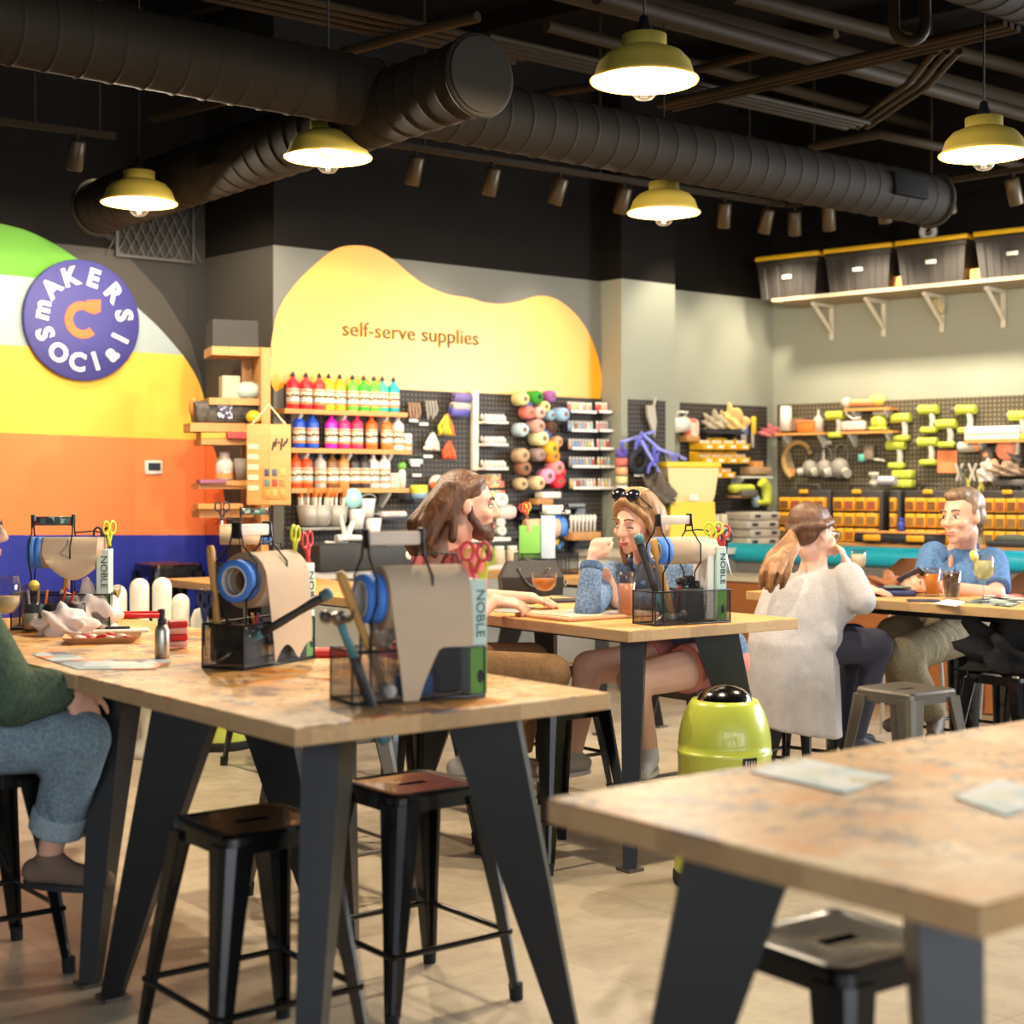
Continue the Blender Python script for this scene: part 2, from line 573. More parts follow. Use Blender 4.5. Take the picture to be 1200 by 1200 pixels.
# walls outside the frame: side returns and the glazed front
pL = WM.pt(-8, 0); b = MB(); b.box((-11.0, -1, CEIL / 2), (.15, 10, CEIL)); b.box((-9.7, 4.6, CEIL / 2), (2.9, .15, CEIL)); struct(b.build('wall_side', mat('pale_wall', (190, 184, 170), .8)))
pR = WR.pt(11, 0); b = MB(); b.box((12.0, -.2, CEIL / 2), (.15, 11.4, CEIL)); b.box((11.2, pR.y, CEIL / 2), (1.8, .15, CEIL)); struct(b.build('wall_far_side', MATS['pale_wall']))
b = MB(); b.box((.5, -6, 4.3), (23.4, .2, .6)); b.box((.5, -6, .2), (23.4, .2, .4))
for x in (-11, -6.2, -1.6, 3, 7.6, 12): b.box((x, -6, 2.3), (.5, .22, 3.8))
struct(b.build('wall_front', MATS['pale_wall']))
for i, u in enumerate((5.3, 7.7)):
    b = MB()
    for du in (-1.15, 0, 1.15): b.box((u + du, -.02, 2.45), (.06, .06, 1.9))
    for z in (1.53, 2.45, 3.37): b.box((u, -.02, z), (2.3, .06, .06))
    struct(b.build('window_%d' % (i + 6), mat('black_window_frame', (30, 30, 32), .5), loc=WR.o, rz=WR.rz))
for i, x in enumerate((-8.6, -3.9, .7, 5.3, 9.8)):
    b = MB()
    for dx in (-1.95, 0, 1.95): b.box((x + dx, -6, 2.2), (.06, .08, 3.6))
    for z in (.43, 2.7, 3.97): b.box((x, -6, z), (3.9, .08, .06))
    struct(b.build('window_%d' % (i + 1), mat('black_window_frame', (30, 30, 32), .5)))

# ------------------------------------------------------------------ badge, thermostat, grille
p = WM.at(95.5, 375.5, .03)
ux = p.y / FPX / .78
rx = WM.w(28, 163, 375) / 2; rz_ = 68.5 * p.y / FPX
sg = thing('round_sign', 'round navy maker club sign with cream letters on the striped mural', 'sign', p, WM.rz)
b = MB(); b.lathe([(0, 0), (rx, 0), (rx, .02), (rx * .985, .024), (0, .024)], 48, axis=(0, -1, 0)); b.build('disc', mat('sign_navy', (62, 60, 132), .6), sg)
mcream = mat('sign_cream', (238, 232, 214), .6)
r_ = rx * .715
b = MB()
S_ = rx * .41
for s, a in (('m', 170), ('A', 138), ('K', 108), ('E', 76), ('R', 43), ('S', 10), ('l', -22), ('a', -47), ('I', -72), ('C', -98), ('O', -127), ('S', -158)):
    t = R(a); up = a - 90
    M = Matrix.Translation(V((r_ * math.cos(t), -.026, r_ * math.sin(t)))) @ Matrix.Rotation(PI / 2, 4, 'X') @ Matrix.Rotation(R(up if a > -15 else up), 4, 'Z')
    if -165 < a < -60 or a < -15: M = Matrix.Translation(V((r_ * math.cos(t), -.026, r_ * math.sin(t)))) @ Matrix.Rotation(PI / 2, 4, 'X') @ Matrix.Rotation(R(a + 90), 4, 'Z')
    b.text(s, S_, M, 0, .003, (1, 1), .006)
b.build('lettering', mcream, sg)
b = MB(); pts = []
for i in range(22):
    t = R(62 + i * 12.0); pts.append((rx * .24 * math.cos(t) - .005, rx * .24 * math.sin(t)))
o_, i_ = [], []
for (x, y) in pts:
    l = math.hypot(x, y); o_.append((x * (1 + .022 / l * rx * 3), y * (1 + .022 / l * rx * 3))); i_.append((x * (1 - .024 / l * rx * 3), y * (1 - .024 / l * rx * 3)))
for j in range(21):
    q = [o_[j], o_[j + 1], i_[j + 1], i_[j]]
    b.prism([(x, -.025, y) for x, y in q], (0, -.004, 0))
b.prism([(x * rx, -.025, y * rx) for x, y in ((.06, .33), (.30, .36), (.30, .16), (.20, .11), (.06, .14))], (0, -.005, 0))
b.build('arrow_emblem', mat('sign_orange', (240, 110, 50), .6), sg)

t = thing('thermostat', 'small white square thermostat with dark screen on the orange wall stripe', 'thermostat', WM.at(179, 548, .002), WM.rz)
b = MB(); b.rbox((0, -.012, 0), (.125, .024, .095), .012); b.build('case', mat('white_plastic', (232, 228, 218), .4), t)
b = MB(); b.box((0, -.026, .006), (.085, .004, .05)); b.build('screen', mat('dark_screen', (50, 58, 62), .25), t)

g0 = WM.at(181, 268, .01)
t = thing('wall_grille', 'dark metal lattice vent grille high on the charcoal wall below the ducts', 'vent', g0, WM.rz)
b = MB(); w_ = .54; h_ = .2
for z in (-h_, h_): b.box((0, -.01, z), (w_ * 2 * .5 + .02, .03, .016))
for x in (-w_ / 2, w_ / 2): b.box((x, -.01, 0), (.016, .03, h_ * 2))
b.build('frame', mat('grille_grey', (70, 68, 66), .5), t)
b = MB()
for i in range(8):
    x = -w_ / 2 + (i + .5) * w_ / 8
    for s in (-1, 1): b.tube([(x - s * .1, -.008, -h_), (x + s * .1, -.008, h_)], .006, 5)
b.build('lattice', MATS['grille_grey'], t)

# ------------------------------------------------------------------ ceiling services
m_duct = mat('dark_duct', (34, 29, 22), .7, .0, var=.1, scale=3, spec=.12)
m_pipe = mat('dark_pipe', (48, 38, 24), .6, .0, var=.15, scale=4, spec=.12)


def duct(name, a, c, r, label, cap=None, step=.13, vents=()):
    a, c = V(a), V(c); L = (c - a).length
    t = thing(name, label, 'duct', a)
    prof = [(0, 0), (r * .98, 0)]; z = 0
    while z < L:
        prof += [(r, z), (r, min(z + .006, L)), (r, min(z + step - .018, L)), (r + .001, min(z + step - .012, L)), (r + .005, min(z + step - .006, L))]; z += step
    prof += [(r, L - .004), (r * .985, L), (r * .97, L), (0, L)]
    b = MB(); b.lathe(prof, 36, axis=c - a, smooth=True); o = b.build('pipe', m_duct, t)
    M = frame(c - a)
    for z in (.02, L - .03): MB().ring(M @ V((0, 0, z)), r + .004, .014, c - a, 32).build('end_rim', m_duct, t)
    for (s, ang, w, h) in vents:
        n = (M @ V((math.cos(ang), math.sin(ang), 0)))
        d = (c - a).normalized(); up = n.cross(d)
        q = MB(); Mx = Matrix((d, n, up)).transposed()
        q.rbox(d * s + n * (r - .01), (w, .05, h), .008, 0, Mx)
        q.build('register', mat('black_register', (9, 8, 7), .8, spec=.1), t)
    return t


# trunk duct parallel to the self-serve wall, branch duct across it
ud = WB.ux
q0 = V((-.764, 6.4, 3.12))
tr0 = q0 - ud * 2.9; tr1 = q0 + ud * 4.15
M = frame(ud)


def ang_to(d, n):
    l = frame(d).transposed() @ n; return math.atan2(l.y, l.x)


duct('air_duct', tr0, tr1, .145, 'long dark round air duct running from top left towards the tool wall', vents=[(6.62, ang_to(ud, V((.55, -.8, .12))), .3, .13)])
bd = V((-.62, .785, 0)).normalized()
c0 = V((-.117, 6.0, 3.06))
duct('air_duct', c0, c0 + bd * 3.7, .15, 'dark ribbed branch duct crossing behind the long duct towards the mural', vents=[(2.0, ang_to(bd, V((-.7, -.7, .05))), .2, .12)])
duct('air_duct', P(930, -125, 5.1), P(1330, 22, 6.9), .17, 'broad grey duct cut off by the top right corner')

PN = 0


def pipes(name, pts, z, r, label, n=1, gap=.05, cat='pipe', group=None):
    """a run of n parallel pipes as one fixed bundle, at height z"""
    ps = [V(((x - 600) / FPX * ((z - HCAM) * FPX / (HOR - y)), (z - HCAM) * FPX / (HOR - y), z)) for x, y in pts]
    t = thing(name, label, cat, ps[0], 0, group)
    d = (ps[-1] - ps[0]).normalized(); s = V((-d.y, d.x, 0))
    for i in range(n):
        b = MB(); b.tube([p - ps[0] + s * (i - (n - 1) / 2) * gap for p in ps], r, 8); b.build('pipe', m_pipe, t)
    return t


pipes('conduit_bundle', [(560, 47), (1005, 147)], 3.55, .016, 'bundle of three dark conduits running right above the second duct half', 4, .055, 'conduit')
pipes('conduit_bundle', [(780, 125), (1186, 30)], 3.5, .02, 'bundle of dark conduits slanting up to the right in front of the thick pipes', 3, .06, 'conduit')
pipes('conduit_bundle', [(1004, 149), (1075, 100), (1110, 60)], 3.6, .018, 'bent bundle of dark conduits turning upward near the right lamp', 3, .06, 'conduit')
pipes('ceiling_pipe', [(640, -22), (1240, 136)], 3.95, .085, 'thickest dark pipe crossing the upper right ceiling')
pipes('ceiling_pipe', [(700, -5), (1240, 146)], 3.85, .045, 'dark pipe running just under the thickest ceiling pipe')
pipes('conduit_bundle', [(250, -12), (620, 66)], 3.9, .02, 'bundle of dark rails above the long duct at the top left', 4, .09, 'conduit')
pipes('ceiling_pipe', [(400, 62), (500, 34), (560, 20)], 3.85, .03, 'short dark cross brace above the long duct')
pipes('ceiling_pipe', [(180, 137), (290, 109)], 3.4, .035, 'short dark pipe just under the long duct at left')
pipes('ceiling_pipe', [(950, 172), (1030, 157), (1120, 176), (1240, 205)], 3.6, .03, 'dark pipe with a shallow bend beside the end of the long duct')
pipes('ceiling_pipe', [(620, 112), (790, 88), (980, 40)], 4.1, .03, 'thin dark pipe slanting behind the front lamp')
pipes('ceiling_pipe', [(860, -6), (1230, 90)], 4.3, .05, 'dark pipe highest up near the top right corner')
pipes('ceiling_pipe', [(640, 30), (900, 98), (1090, 150)], 4.2, .04, 'dark pipe deep in the ceiling behind the conduit bundles')
for (x, y, z0, lab) in ((775, 60, 3.6, 'front lamp'), (648, 30, 3.6, 'round duct end'), (540, 20, 3.75, 'top of the long duct'), (955, 70, 3.9, 'thickest pipe')):
    p = V(((x - 600) / FPX * 6.6, 6.6, z0))
    o = MB().cyl((0, 0, 0), (0, 0, CEIL - z0), .012, n=6).build('hanger_rod', m_pipe, loc=p); tag(o, 'thin dark vertical hanger rod near the ' + lab, 'rod')
b = MB(); 
pz = P(1066, 30, 6.9); pts = [V((-.07, 0, 1.1))] + [V((.07 * math.cos(PI + PI * i / 8) , 0, .07 * math.sin(PI + PI * i / 8))) for i in range(9)] + [V((.07, 0, 1.1))]
b.tube(pts, .026, 8); tag(b.build('ceiling_pipe', m_pipe, loc=pz), 'dark U shaped pipe drop left of the top right duct', 'pipe')

# pendants
m_shade = mat('lamp_yellow_enamel', (146, 128, 50), .55, var=.05)
m_shin = mat('lamp_white_enamel', (250, 244, 232), .4, var=.02)
m_rim = mat('lamp_rim_yellow', (255, 190, 50), .4, var=.02)


def make_lamp():
    t = thing('pendant_lamp', '', 'lamp')
    r = .19
    outer = [(.079, .158), (.079, .118), (.082, .112), (.10, .107), (.135, .092), (.163, .06), (.176, .02), (.19, .0)]
    inner = [(.186, -.002, 1), (.172, .018, 1), (.159, .057, 1), (.131, .087, 1), (.098, .101, 1), (.076, .112, 1), (.074, .15, 1), (0, .15, 1)]
    b = MB(); b.lathe([(0, .158, 0)] + [(a, z, 0) for a, z in outer] + inner, 40); b.build('shade', [m_shade, m_shin], t)
    b = MB(); b.ring((0, 0, 0), .189, .0045, n=40); b.build('rim', m_rim, t)
    b = MB(); b.lathe([(0, .155), (.034, .155), (.036, .17), (.026, .19), (.02, .2), (.016, .225), (0, .235)], 16); b.build('cap', mat('black_metal', (28, 28, 30), .4, .5), t)
    b = MB(); b.cyl((0, 0, .22), (0, 0, CEIL - 2.88), .0045, n=6); b.build('cord', mat('black_cord', (20, 20, 20), .7), t)
    b = MB(); b.lathe([(.05, .1), (.05, -.025), (.044, -.05), (.028, -.066), (0, -.072)], 20); b.build('glass_jar', mat_glass('clear_glass'), t)
    b = MB(); b.lathe([(0, .01), (.02, .015), (.03, .035), (.03, .055), (.018, .085), (.014, .12), (0, .12)], 16); b.build('bulb', mat('bulb_glow', (255, 232, 200), .4, emit=7.), t)
    return t


LAMPS = [(755, 5.43, 'front pendant lamp, largest, with yellow dome shade at top centre right'), (384.5, 6.7, 'yellow pendant lamp hanging in front of the ribbed branch duct, right of its neighbour'), (163, 7.77, 'yellow pendant lamp farthest left, above the round navy sign'), (778, 8.05, 'smallest yellow pendant lamp, hanging before the sage column'), (1153, 6.64, 'yellow pendant lamp at the right edge above the storage totes')]
for x, d, lab in LAMPS:
    p = V(((x - 600) / FPX * d, d, 2.885))
    spawn('lamp', make_lamp, lab, p, group='yellow pendant lamps')
    li = bpy.data.lights.new('lamp_light', 'POINT'); li.energy = 120; li.color = (1, .83, .6); li.shadow_soft_size = .025
    o = bpy.data.objects.new('lamp_light', li); COL.objects.link(o); o.location = p + V((0, 0, -.02))

# track lights
ZT = 3.5


def at_h(x, y, z): return V(((x - 600) / FPX * ((z - HCAM) * FPX / (HOR - y)), (z - HCAM) * FPX / (HOR - y), z))


def rail(a, c, lab):
    t = thing('light_track', lab, 'track', a)
    d = c - a; b = MB(); b.box(d / 2, (d.length, .035, .035), 0, (0, 0, math.atan2(d.y, d.x))); b.build('rail', m_pipe, t)
    for f in (.1, .5, .9): MB().cyl(d * f, d * f + V((0, 0, CEIL - ZT)), .008, n=6).build('hanger', m_pipe, t)


ta, tb = at_h(440, 166, ZT), at_h(918, 240, ZT)
rail(ta, tb, 'dark light track along the self-serve wall')
tc, td = at_h(922, 241, ZT), at_h(1290, 184, ZT)
rail(tc, td, 'dark light track above the storage totes')
te, tf = at_h(-60, 134, ZT), at_h(135, 160, ZT)
rail(te, tf, 'dark light track above the striped mural')
m_head = mat('spot_bronze', (84, 70, 50), .4, .5)


def make_spot():
    t = thing('track_spotlight', '', 'spotlight')
    MB().cyl((0, 0, -.018), (0, 0, -.07), .012, n=8).build('stem', m_pipe, t)
    d = V((0, .38, -1)).normalized()
    b = MB(); b.lathe([(0, -.05), (.042, -.05), (.048, -.04), (.048, .12), (.043, .125), (.043, .118), (0, .112)], 16, V((0, 0, -.1)), d); b.build('can', m_head, t)
    MB().cyl(V((0, 0, -.1)) + d * .113, V((0, 0, -.1)) + d * .117, .04, n=16).build('lens', mat('lens_glow', (255, 236, 200), .3, emit=1.5), t)
    return t


i = 0
for (x, a, c, rz, wall) in [(487, ta, tb, A0, 'self-serve wall'), (577, ta, tb, A0, 'self-serve wall'), (656, ta, tb, A0 + .3, 'self-serve wall'), (731, ta, tb, A0, 'self-serve wall'), (849, ta, tb, A0 - .6, 'self-serve wall'), (899, ta, tb, A0 - .2, 'self-serve wall'),
                            (931, tc, td, WR.rz + .5, 'tool wall'), (971, tc, td, WR.rz + .4, 'tool wall'), (1036, tc, td, WR.rz + .2, 'tool wall'), (1110, tc, td, WR.rz, 'tool wall'), (1187, tc, td, WR.rz - .2, 'tool wall'), (90, te, tf, A0, 'mural')]:
    d = c - a
    # find the point of the rail seen at column x
    k = (x - 600) / FPX
    f = (k * a.y - a.x) / (d.x - k * d.y)
    p = a + d * f
    i += 1
    lab = {'mural': 'single bronze spotlight on the track above the mural'}.get(wall, 'bronze track spotlight, %s from the left on the track facing the %s' % (ORD[i - 1 if i <= 6 else i - 7], wall))
    spawn('spot', make_spot, lab, p, rz, 'bronze track spotlights')
# ------------------------------------------------------------------ tables, stools, bin
m_steel = mat('black_powder_steel', (10, 11, 15), .4, .0, var=.08)
m_blk = mat('gloss_black_steel', (10, 10, 12), .24, .2, var=.08, coat=.4)
m_gun = mat('gunmetal_steel', (112, 106, 98), .4, .6, var=.1, scale=14)
m_rub = mat('black_rubber', (22, 22, 22), .8)
w_stain = mat_wood('stained_butcher_block', (232, 178, 108), (220, 160, 88), stain=1.25, seam=.75)
w_clean = mat_wood('butcher_block', (232, 182, 114), (218, 164, 94), stain=.25)
w_side = mat_wood('butcher_block_edge', (222, 184, 138), (212, 172, 124), board=.3, blen=1.1, stain=.15, seam=.8)
UX = WB.ux.copy()                       # right along the room
UY = V((-UX.y, UX.x, 0))
AT = R(38.4)
TH = .914


def table(label, corner, ang, L, W_, mtop, inset=.24, feet=.02):
    """corner: near corner; local x along the long side, y across"""
    t = thing('work_table', label, 'table', (corner.x, corner.y, 0), ang, 'butcher block work tables on black steel legs')
    b = MB(); b.rbox((L / 2, W_ / 2, TH - .022), (L, W_, .044), .004, 0); b.m = [0 if b.v[f[0]][2] + b.v[f[1]][2] + b.v[f[2]][2] > 3 * TH - .01 else 1 for f in b.f]
    b.s = [False] * len(b.s)
    b.build('tabletop', [mtop, w_side], t)
    for sx in (0, 1):
        for sy in (0, 1):
            X = lambda v: L - v if sx else v
            Y = lambda v: W_ - v if sy else v
            b = MB()
            rings = []
            d = V((1 if sx else -1, 1 if sy else -1, 0)).normalized(); n_ = V((-d.y, d.x, 0))
            for (ins, w, th, z) in ((feet + .055, .055, .05, .012), (inset, .19, .095, TH - .045)):
                c_ = V((X(ins), Y(ins), z))
                rings.append([c_ + d * w / 2 - n_ * th / 2, c_ + d * w / 2 + n_ * th / 2, c_ - d * w / 2 + n_ * th / 2, c_ - d * w / 2 - n_ * th / 2])
            b.loft(rings); lg = b.build('leg', m_steel, t)
            MB().box((X(feet + .055), Y(feet + .055), .006), (.075, .075, .012)).build('foot_plate', m_gun, lg)
    for sy in (0, 1):
        y = inset + .02 if not sy else W_ - inset - .02
        MB().box((L / 2, y, TH - .065), (L - 2 * inset, .04, .04)).build('rail', m_steel, t)
    return t


def on(lx, ly, tab, z=TH):
    """world point on a table (local coordinates)"""
    a = tab.rotation_euler.z; c, s = math.cos(a), math.sin(a)
    return V((tab.location.x + c * lx - s * ly, tab.location.y + s * lx + c * ly, z))


# near-left table: short side faces the camera; its local x runs away to the left
PA = G(346, 853)
LT = AT + PI / 2
# with x = UY direction, y = -UX: start from the right near corner
PA2 = PA + V((math.cos(AT), math.sin(AT), 0)) * .94
tA = table('paint-stained work table at front left with the red scissors caddy', PA2, LT, 1.215, .94, w_stain)
uY = V((math.cos(LT), math.sin(LT), 0))
tA2 = table('work table pushed against the front left one, holding tray, tissues and drinks', PA2 + uY * 1.22, LT, 2.0, .94, w_stain)
PB = G(741, 740)
tB = table('middle work table between the bearded man and the woman in denim', PB + V((math.cos(AT), math.sin(AT), 0)) * .92, R(37) + PI / 2, 1.6, .92, w_clean)
PC = G(1151, 1062)
tC = table('blurred paint-stained work table at the front right corner', PC, AT, 1.9, .87, w_stain)
aD = math.atan2(-.76, .65)
PD = V((1.70 - .65 * .773, 7.28 + .76 * .773, 0))
tD = table('work table at right shared by the white cardigan and blue shirt pair', PD, aD, 1.95, .68, w_clean, inset=.2)
PE = V((-2.03, 8.93, 0))
tE = table('back work table at left in front of the paint shelves', PE, AT - PI / 2, 2.3, .72, w_clean)
PF = G(703, 679)
tF = table('farthest work table behind the black handbag', PF + V((math.cos(AT), math.sin(AT), 0)) * .62, LT, 1.22, .62, w_clean)


def make_stool(m):
    t = thing('metal_stool', '', 'stool')
    w, h = .155, .61
    # seat: pressed square pan with rounded corners, raised centre and hand slot
    def sq(a, r, z, n=4):
        o = []
        for cx, cy, q in ((1, 1, 0), (-1, 1, 1), (-1, -1, 2), (1, -1, 3)):
            for i in range(n + 1):
                g = PI / 2 * (q + i / n); o.append((cx * (a - r) + r * math.cos(g), cy * (a - r) + r * math.sin(g), z))
        return o
    b = MB()
    rr = [sq(w * 1.0, .035, h - .052), sq(w * .985, .035, h - .012), sq(w * .96, .035, h - .002), sq(w * .9, .03, h), sq(w * .8, .03, h - .004), sq(w * .3, .03, h - .006)]
    n = len(rr[0])
    for i in range(5): b.add(rr[i] + rr[i + 1], [(j, (j + 1) % n, n + (j + 1) % n, n + j) for j in range(n)], 0, True)
    # slot ring: from inner square to a slit, dark bottom below
    sl = [(max(-.05, min(.05, x * 1.6)), max(-.014, min(.014, y * .45)), h - .006) for x, y, z in rr[5]]
    b.add(rr[5] + sl, [(j, (j + 1) % n, n + (j + 1) % n, n + j) for j in range(n)], 0, True)
    sl2 = [(x, y, h - .03) for x, y, z in sl]
    b.add(sl + sl2, [(j, (j + 1) % n, n + (j + 1) % n, n + j) for j in range(n)], 0)
    b.build('seat', m, t)
    for sx, sy in ((1, 1), (-1, 1), (-1, -1), (1, -1)):
        b = MB(); rings = []
        for (o, wd, z) in ((.222, .032, .035), (.1985, .05, .26), (.163, .082, h - .03)):
            ch = wd * .4
            rg = [(o, o - ch, z), (o - ch * .3, o - ch * .3, z), (o - ch, o, z), (o - wd, o, z), (o - wd, o - .01, z), (o - ch, o - .012, z), (o - .012, o - ch, z), (o - .01, o - wd, z), (o, o - wd, z)]
            rg = [(sx * x, sy * y, q) for x, y, q in rg]
            rings.append(rg[::-1] if sx * sy > 0 else rg)
        rings = [r[::-1] for r in rings]
        b.loft(rings)
        lg = b.build('leg', m, t)
        b = MB(); b.cyl((sx * .212, sy * .212, 0), (sx * .21, sy * .21, .045), .019, .021, 10); b.build('foot', m_rub, lg)
    o = .2
    for i, (a, c) in enumerate((((-o, -o), (o, -o)), ((o, -o), (o, o)), ((o, o), (-o, o)), ((-o, o), (-o, -o)))):
        b = MB(); b.cyl((a[0], a[1], .19), (c[0], c[1], .19), .009, n=8); b.build('footrest', m, t)
    return t


def stool(kind, p, ang, label):
    spawn('stool_' + kind, lambda: make_stool(m_blk if kind == 'black' else m_gun), label, (p.x, p.y, 0), ang, 'backless %s metal stools' % kind)


SA = AT
stool('black', V((-.66, 3.9, 0)), SA, 'glossy black stool tucked under the front left table, nearer its left corner')
stool('black', V((-.285, 4.38, 0)), SA, 'black stool with rusty reflections tucked under the front left table at right')
stool('black', V((-1.62, 4.62, 0)), SA, 'black stool at the left edge under the person in jeans')
stool('gunmetal', V((-.64, 5.42, 0)), SA, 'grey metal stool half hidden behind the legs of the front left table')
stool('black', V((-.44, 6.27, 0)), SA, 'black stool under the bearded man in the pink shirt')
stool('black', V((.17, 6.02, 0)), SA, 'black stool pulled up to the near side of the middle table')
stool('gunmetal', V((.80, 6.55, 0)), SA, 'dark grey stool under the woman in denim, behind the lime bin')
stool('black', V((.17, 7.3, 0)), SA, 'black stool standing behind the far end of the middle table')
stool('black', V((1.34, 7.24, 0)), SA + .2, 'stool hidden under the long white cardigan'); bpy.context.scene.objects['metal_stool.008'].scale = (.7, .7, 1)
stool('gunmetal', V((1.65, 6.43, 0)), SA - .05, 'empty grey metal stool right of the white cardigan')
stool('black', V((2.38, 8.1, 0)), SA, 'black stool under the man in the blue shirt')
stool('black', V((2.28, 7.0, 0)), SA, 'black stool at the right edge with dark clothes on it')
stool('black', V((.61, 2.87, 0)), SA - .05, 'black stool under the front right table')
stool('black', V((-1.2, 7.95, 0)), SA, 'distant black stool seen under the front left table')
spawn('stool_black', None, 'tall black stool against the blue wall stripe', (*P(197, 660, 9.75).xy, 0), SA, 'backless black metal stools', (1.1, 1.1, 1.58))

# lime bins
m_lime = mat('lime_enamel', (204, 214, 84), .28, var=.03, coat=.4)
m_chrome = mat('chrome', (190, 188, 184), .12, 1., var=.05)


def make_bin():
    t = thing('trash_can', '', 'trash can')
    r, k = .185, 1.
    b = MB(); b.lathe([(0, 0), (r * .98, 0), (r * 1.02, .012), (r * 1.02, .04), (r * .99, .05), (0, .05)], 40); b.build('base_ring', m_rub, t)
    b = MB()
    prof = [(r * .985, .045), (r * .985, .10), (r * .93, .125), (r * .92, .14), (r * .92, .47), (r * .935, .475), (r * .935, .485), (r * .92, .49)]
    for i in range(9):
        a = R(i * 7.2); prof.append((r * .92 * (.35 + .65 * math.cos(a)) if i else r * .92, .49 + .2 * math.sin(a) * 1.08))
    prof.append((r * .54, .672))
    b.lathe(prof, 40); b.build('body', m_lime, t)
    b = MB(); b.lathe([(r * .55, .668), (r * .5, .69), (r * .36, .71), (r * .18, .722), (0, .725)], 32); b.build('dome_lid', m_chrome, t)
    M = lambda a, z: Matrix.Translation(V((0, 0, z))) @ Matrix.Rotation(a, 4, 'Z')
    b = MB()
    for i in range(5):
        a = -.13 + i * .065; b.box((r * .93 * math.sin(a), -r * .93 * math.cos(a), .458), (.0125, .004, .05), 0, (0, 0, a))
    b.build('badge_plate', mat('dark_plate', (40, 40, 44), .35, .5), t)
    b = MB()
    for i, s in enumerate('GHEWY'[1:]):
        a = -.1 + i * .065; b.box((r * .94 * math.sin(a), -r * .94 * math.cos(a), .458), (.006, .004, .032), 0, (0, 0, a))
    b.build('badge_marks', m_chrome, t)
    b = MB(); b.box((0, 0, 0), (.05, .003, .05), 0); b.v = [(x * 1., y - r * .925, z + .19) for x, y, z in b.v]; b.build('paper_label', mat('label_white', (226, 226, 200), .6), t)
    b = MB()
    b.prism([(x * .0016, -r * .99, .07 + z * .0016) for x, z in ((-8, 0), (-5, 6), (-6, 12), (-2, 9), (4, 10), (8, 4), (6, -8), (3, -2), (-2, 0), (-4, -8))], (0, -.003, 0)); b.build('running_mark', m_rub, t)
    return t


bn = spawn('bin', make_bin, 'lime green dome trash can with chrome lid beside the middle table', (*P(849, 800, 5.62).xy, 0), R(18))
spawn('bin', make_bin, 'second lime trash can, far back and mostly hidden behind the front left table', (*P(257, 800, 8.55).xy, 0), R(-10))
for ch in bn.children:
    if ch.name.startswith('badge') : ch.rotation_euler = (0, 0, .1)

# ------------------------------------------------------------------ caddies and their contents
m_wire = mat('black_wire', (22, 22, 24), .45, .4)
m_net = mat_mesh('black_wire_mesh', (26, 26, 28), .0045, .26)
m_kraft = mat('kraft_paper', (206, 180, 150), .8, var=.05, scale=20)
m_kraft2 = mat('kraft_roll_end', (170, 136, 104), .85, var=.1, scale=60)
m_core = mat('cardboard_core', (150, 118, 84), .9)
m_tape = mat('blue_masking_tape', (72, 132, 222), .6, var=.05, scale=30)
m_tapew = mat('tape_core_white', (220, 220, 220), .7)
m_hwood = mat_wood('hammer_handle_wood', (220, 168, 96), (206, 150, 80), board=.5, blen=3, axis=2)
m_hblk = mat('hammer_grip_black', (52, 50, 52), .5)
m_teal = mat('teal_grip', (70, 120, 128), .5)
m_head2 = mat('hammer_steel', (136, 130, 122), .35, .85)
m_pap = mat('white_paper', (236, 234, 228), .7, var=.02)
m_mint = mat('mint_carton', (206, 230, 216), .6, var=.03)
m_lgreen = mat('carton_green', (126, 190, 84), .6, var=.03)
m_ink = mat('black_ink', (40, 42, 50), .6)
m_red = mat('red_plastic', (214, 40, 44), .4)
m_ylw = mat('yellow_green_plastic', (206, 214, 40), .4)


def make_caddy(bar):
    t = thing('desk_caddy', '', 'caddy')
    L, W_, H = .36, .15, .13
    b = MB()
    b.rbox((0, 0, .004), (L, W_, .006), .002, 0)
    for s in (-1, 1):
        b.box((0, s * W_ / 2, H / 2), (L, .0015, H), 0); b.box((s * L / 2, 0, H / 2), (.0015, W_, H), 0)
    b.build('mesh_basket', m_net, t)
    pts = [(-L / 2, -W_ / 2), (L / 2, -W_ / 2), (L / 2, W_ / 2), (-L / 2, W_ / 2)]
    for z in (.004, H):
        MB().tube([(x, y, z) for x, y in pts], .0035, 6, closed=True).build('wire_rim', m_wire, t)
    for x, y in pts: MB().cyl((x, y, 0), (x, y, H), .003, n=6).build('corner_wire', m_wire, t)
    for x in (-.06, .055): MB().box((x, 0, H / 2 - .005), (.0015, W_, H - .01)).build('divider', m_net, t)
    for x in (-.115, .035):
        for s in (-1, 1):
            MB().tube([(x, s * .035, .01), (x, s * .035, .2), (x, s * .075, .245), (x, s * .075, .31), (x, s * .025, .36), (x, s * .012, .42)], .0032, 6).build('upright_wire', m_wire, t)
        b = MB(); b.rbox((x, 0, .405), (.01, .034, .05), .004, 0); b.build('bar_bracket', m_wire, t)
    b = MB(); b.rbox((-.04, 0, .405), (.14, .028, .034), .004, 0); b.build('carry_bar', bar, t)
    MB().tube([(.035, .03, .36), (.1, .03, .365), (.15, .03, .36), (.156, .03, .335), (.165, .03, .345)], .003, 6).build('hook_wire', m_wire, t)
    return t


def make_roll():
    t = thing('paper_roll', '', 'paper roll')
    r = .054
    b = MB(); b.lathe([(.02, -.11, 1), (r, -.11, 1), (r, .11, 0), (.02, .11, 1)], 36, axis=(1, 0, 0)); b.build('roll', [m_kraft, m_kraft2], t)
    b = MB(); b.lathe([(.019, -.112), (.0225, -.112), (.0225, .112), (.019, .112), (.019, -.112)], 24, axis=(1, 0, 0)); b.build('core', m_core, t)
    return t


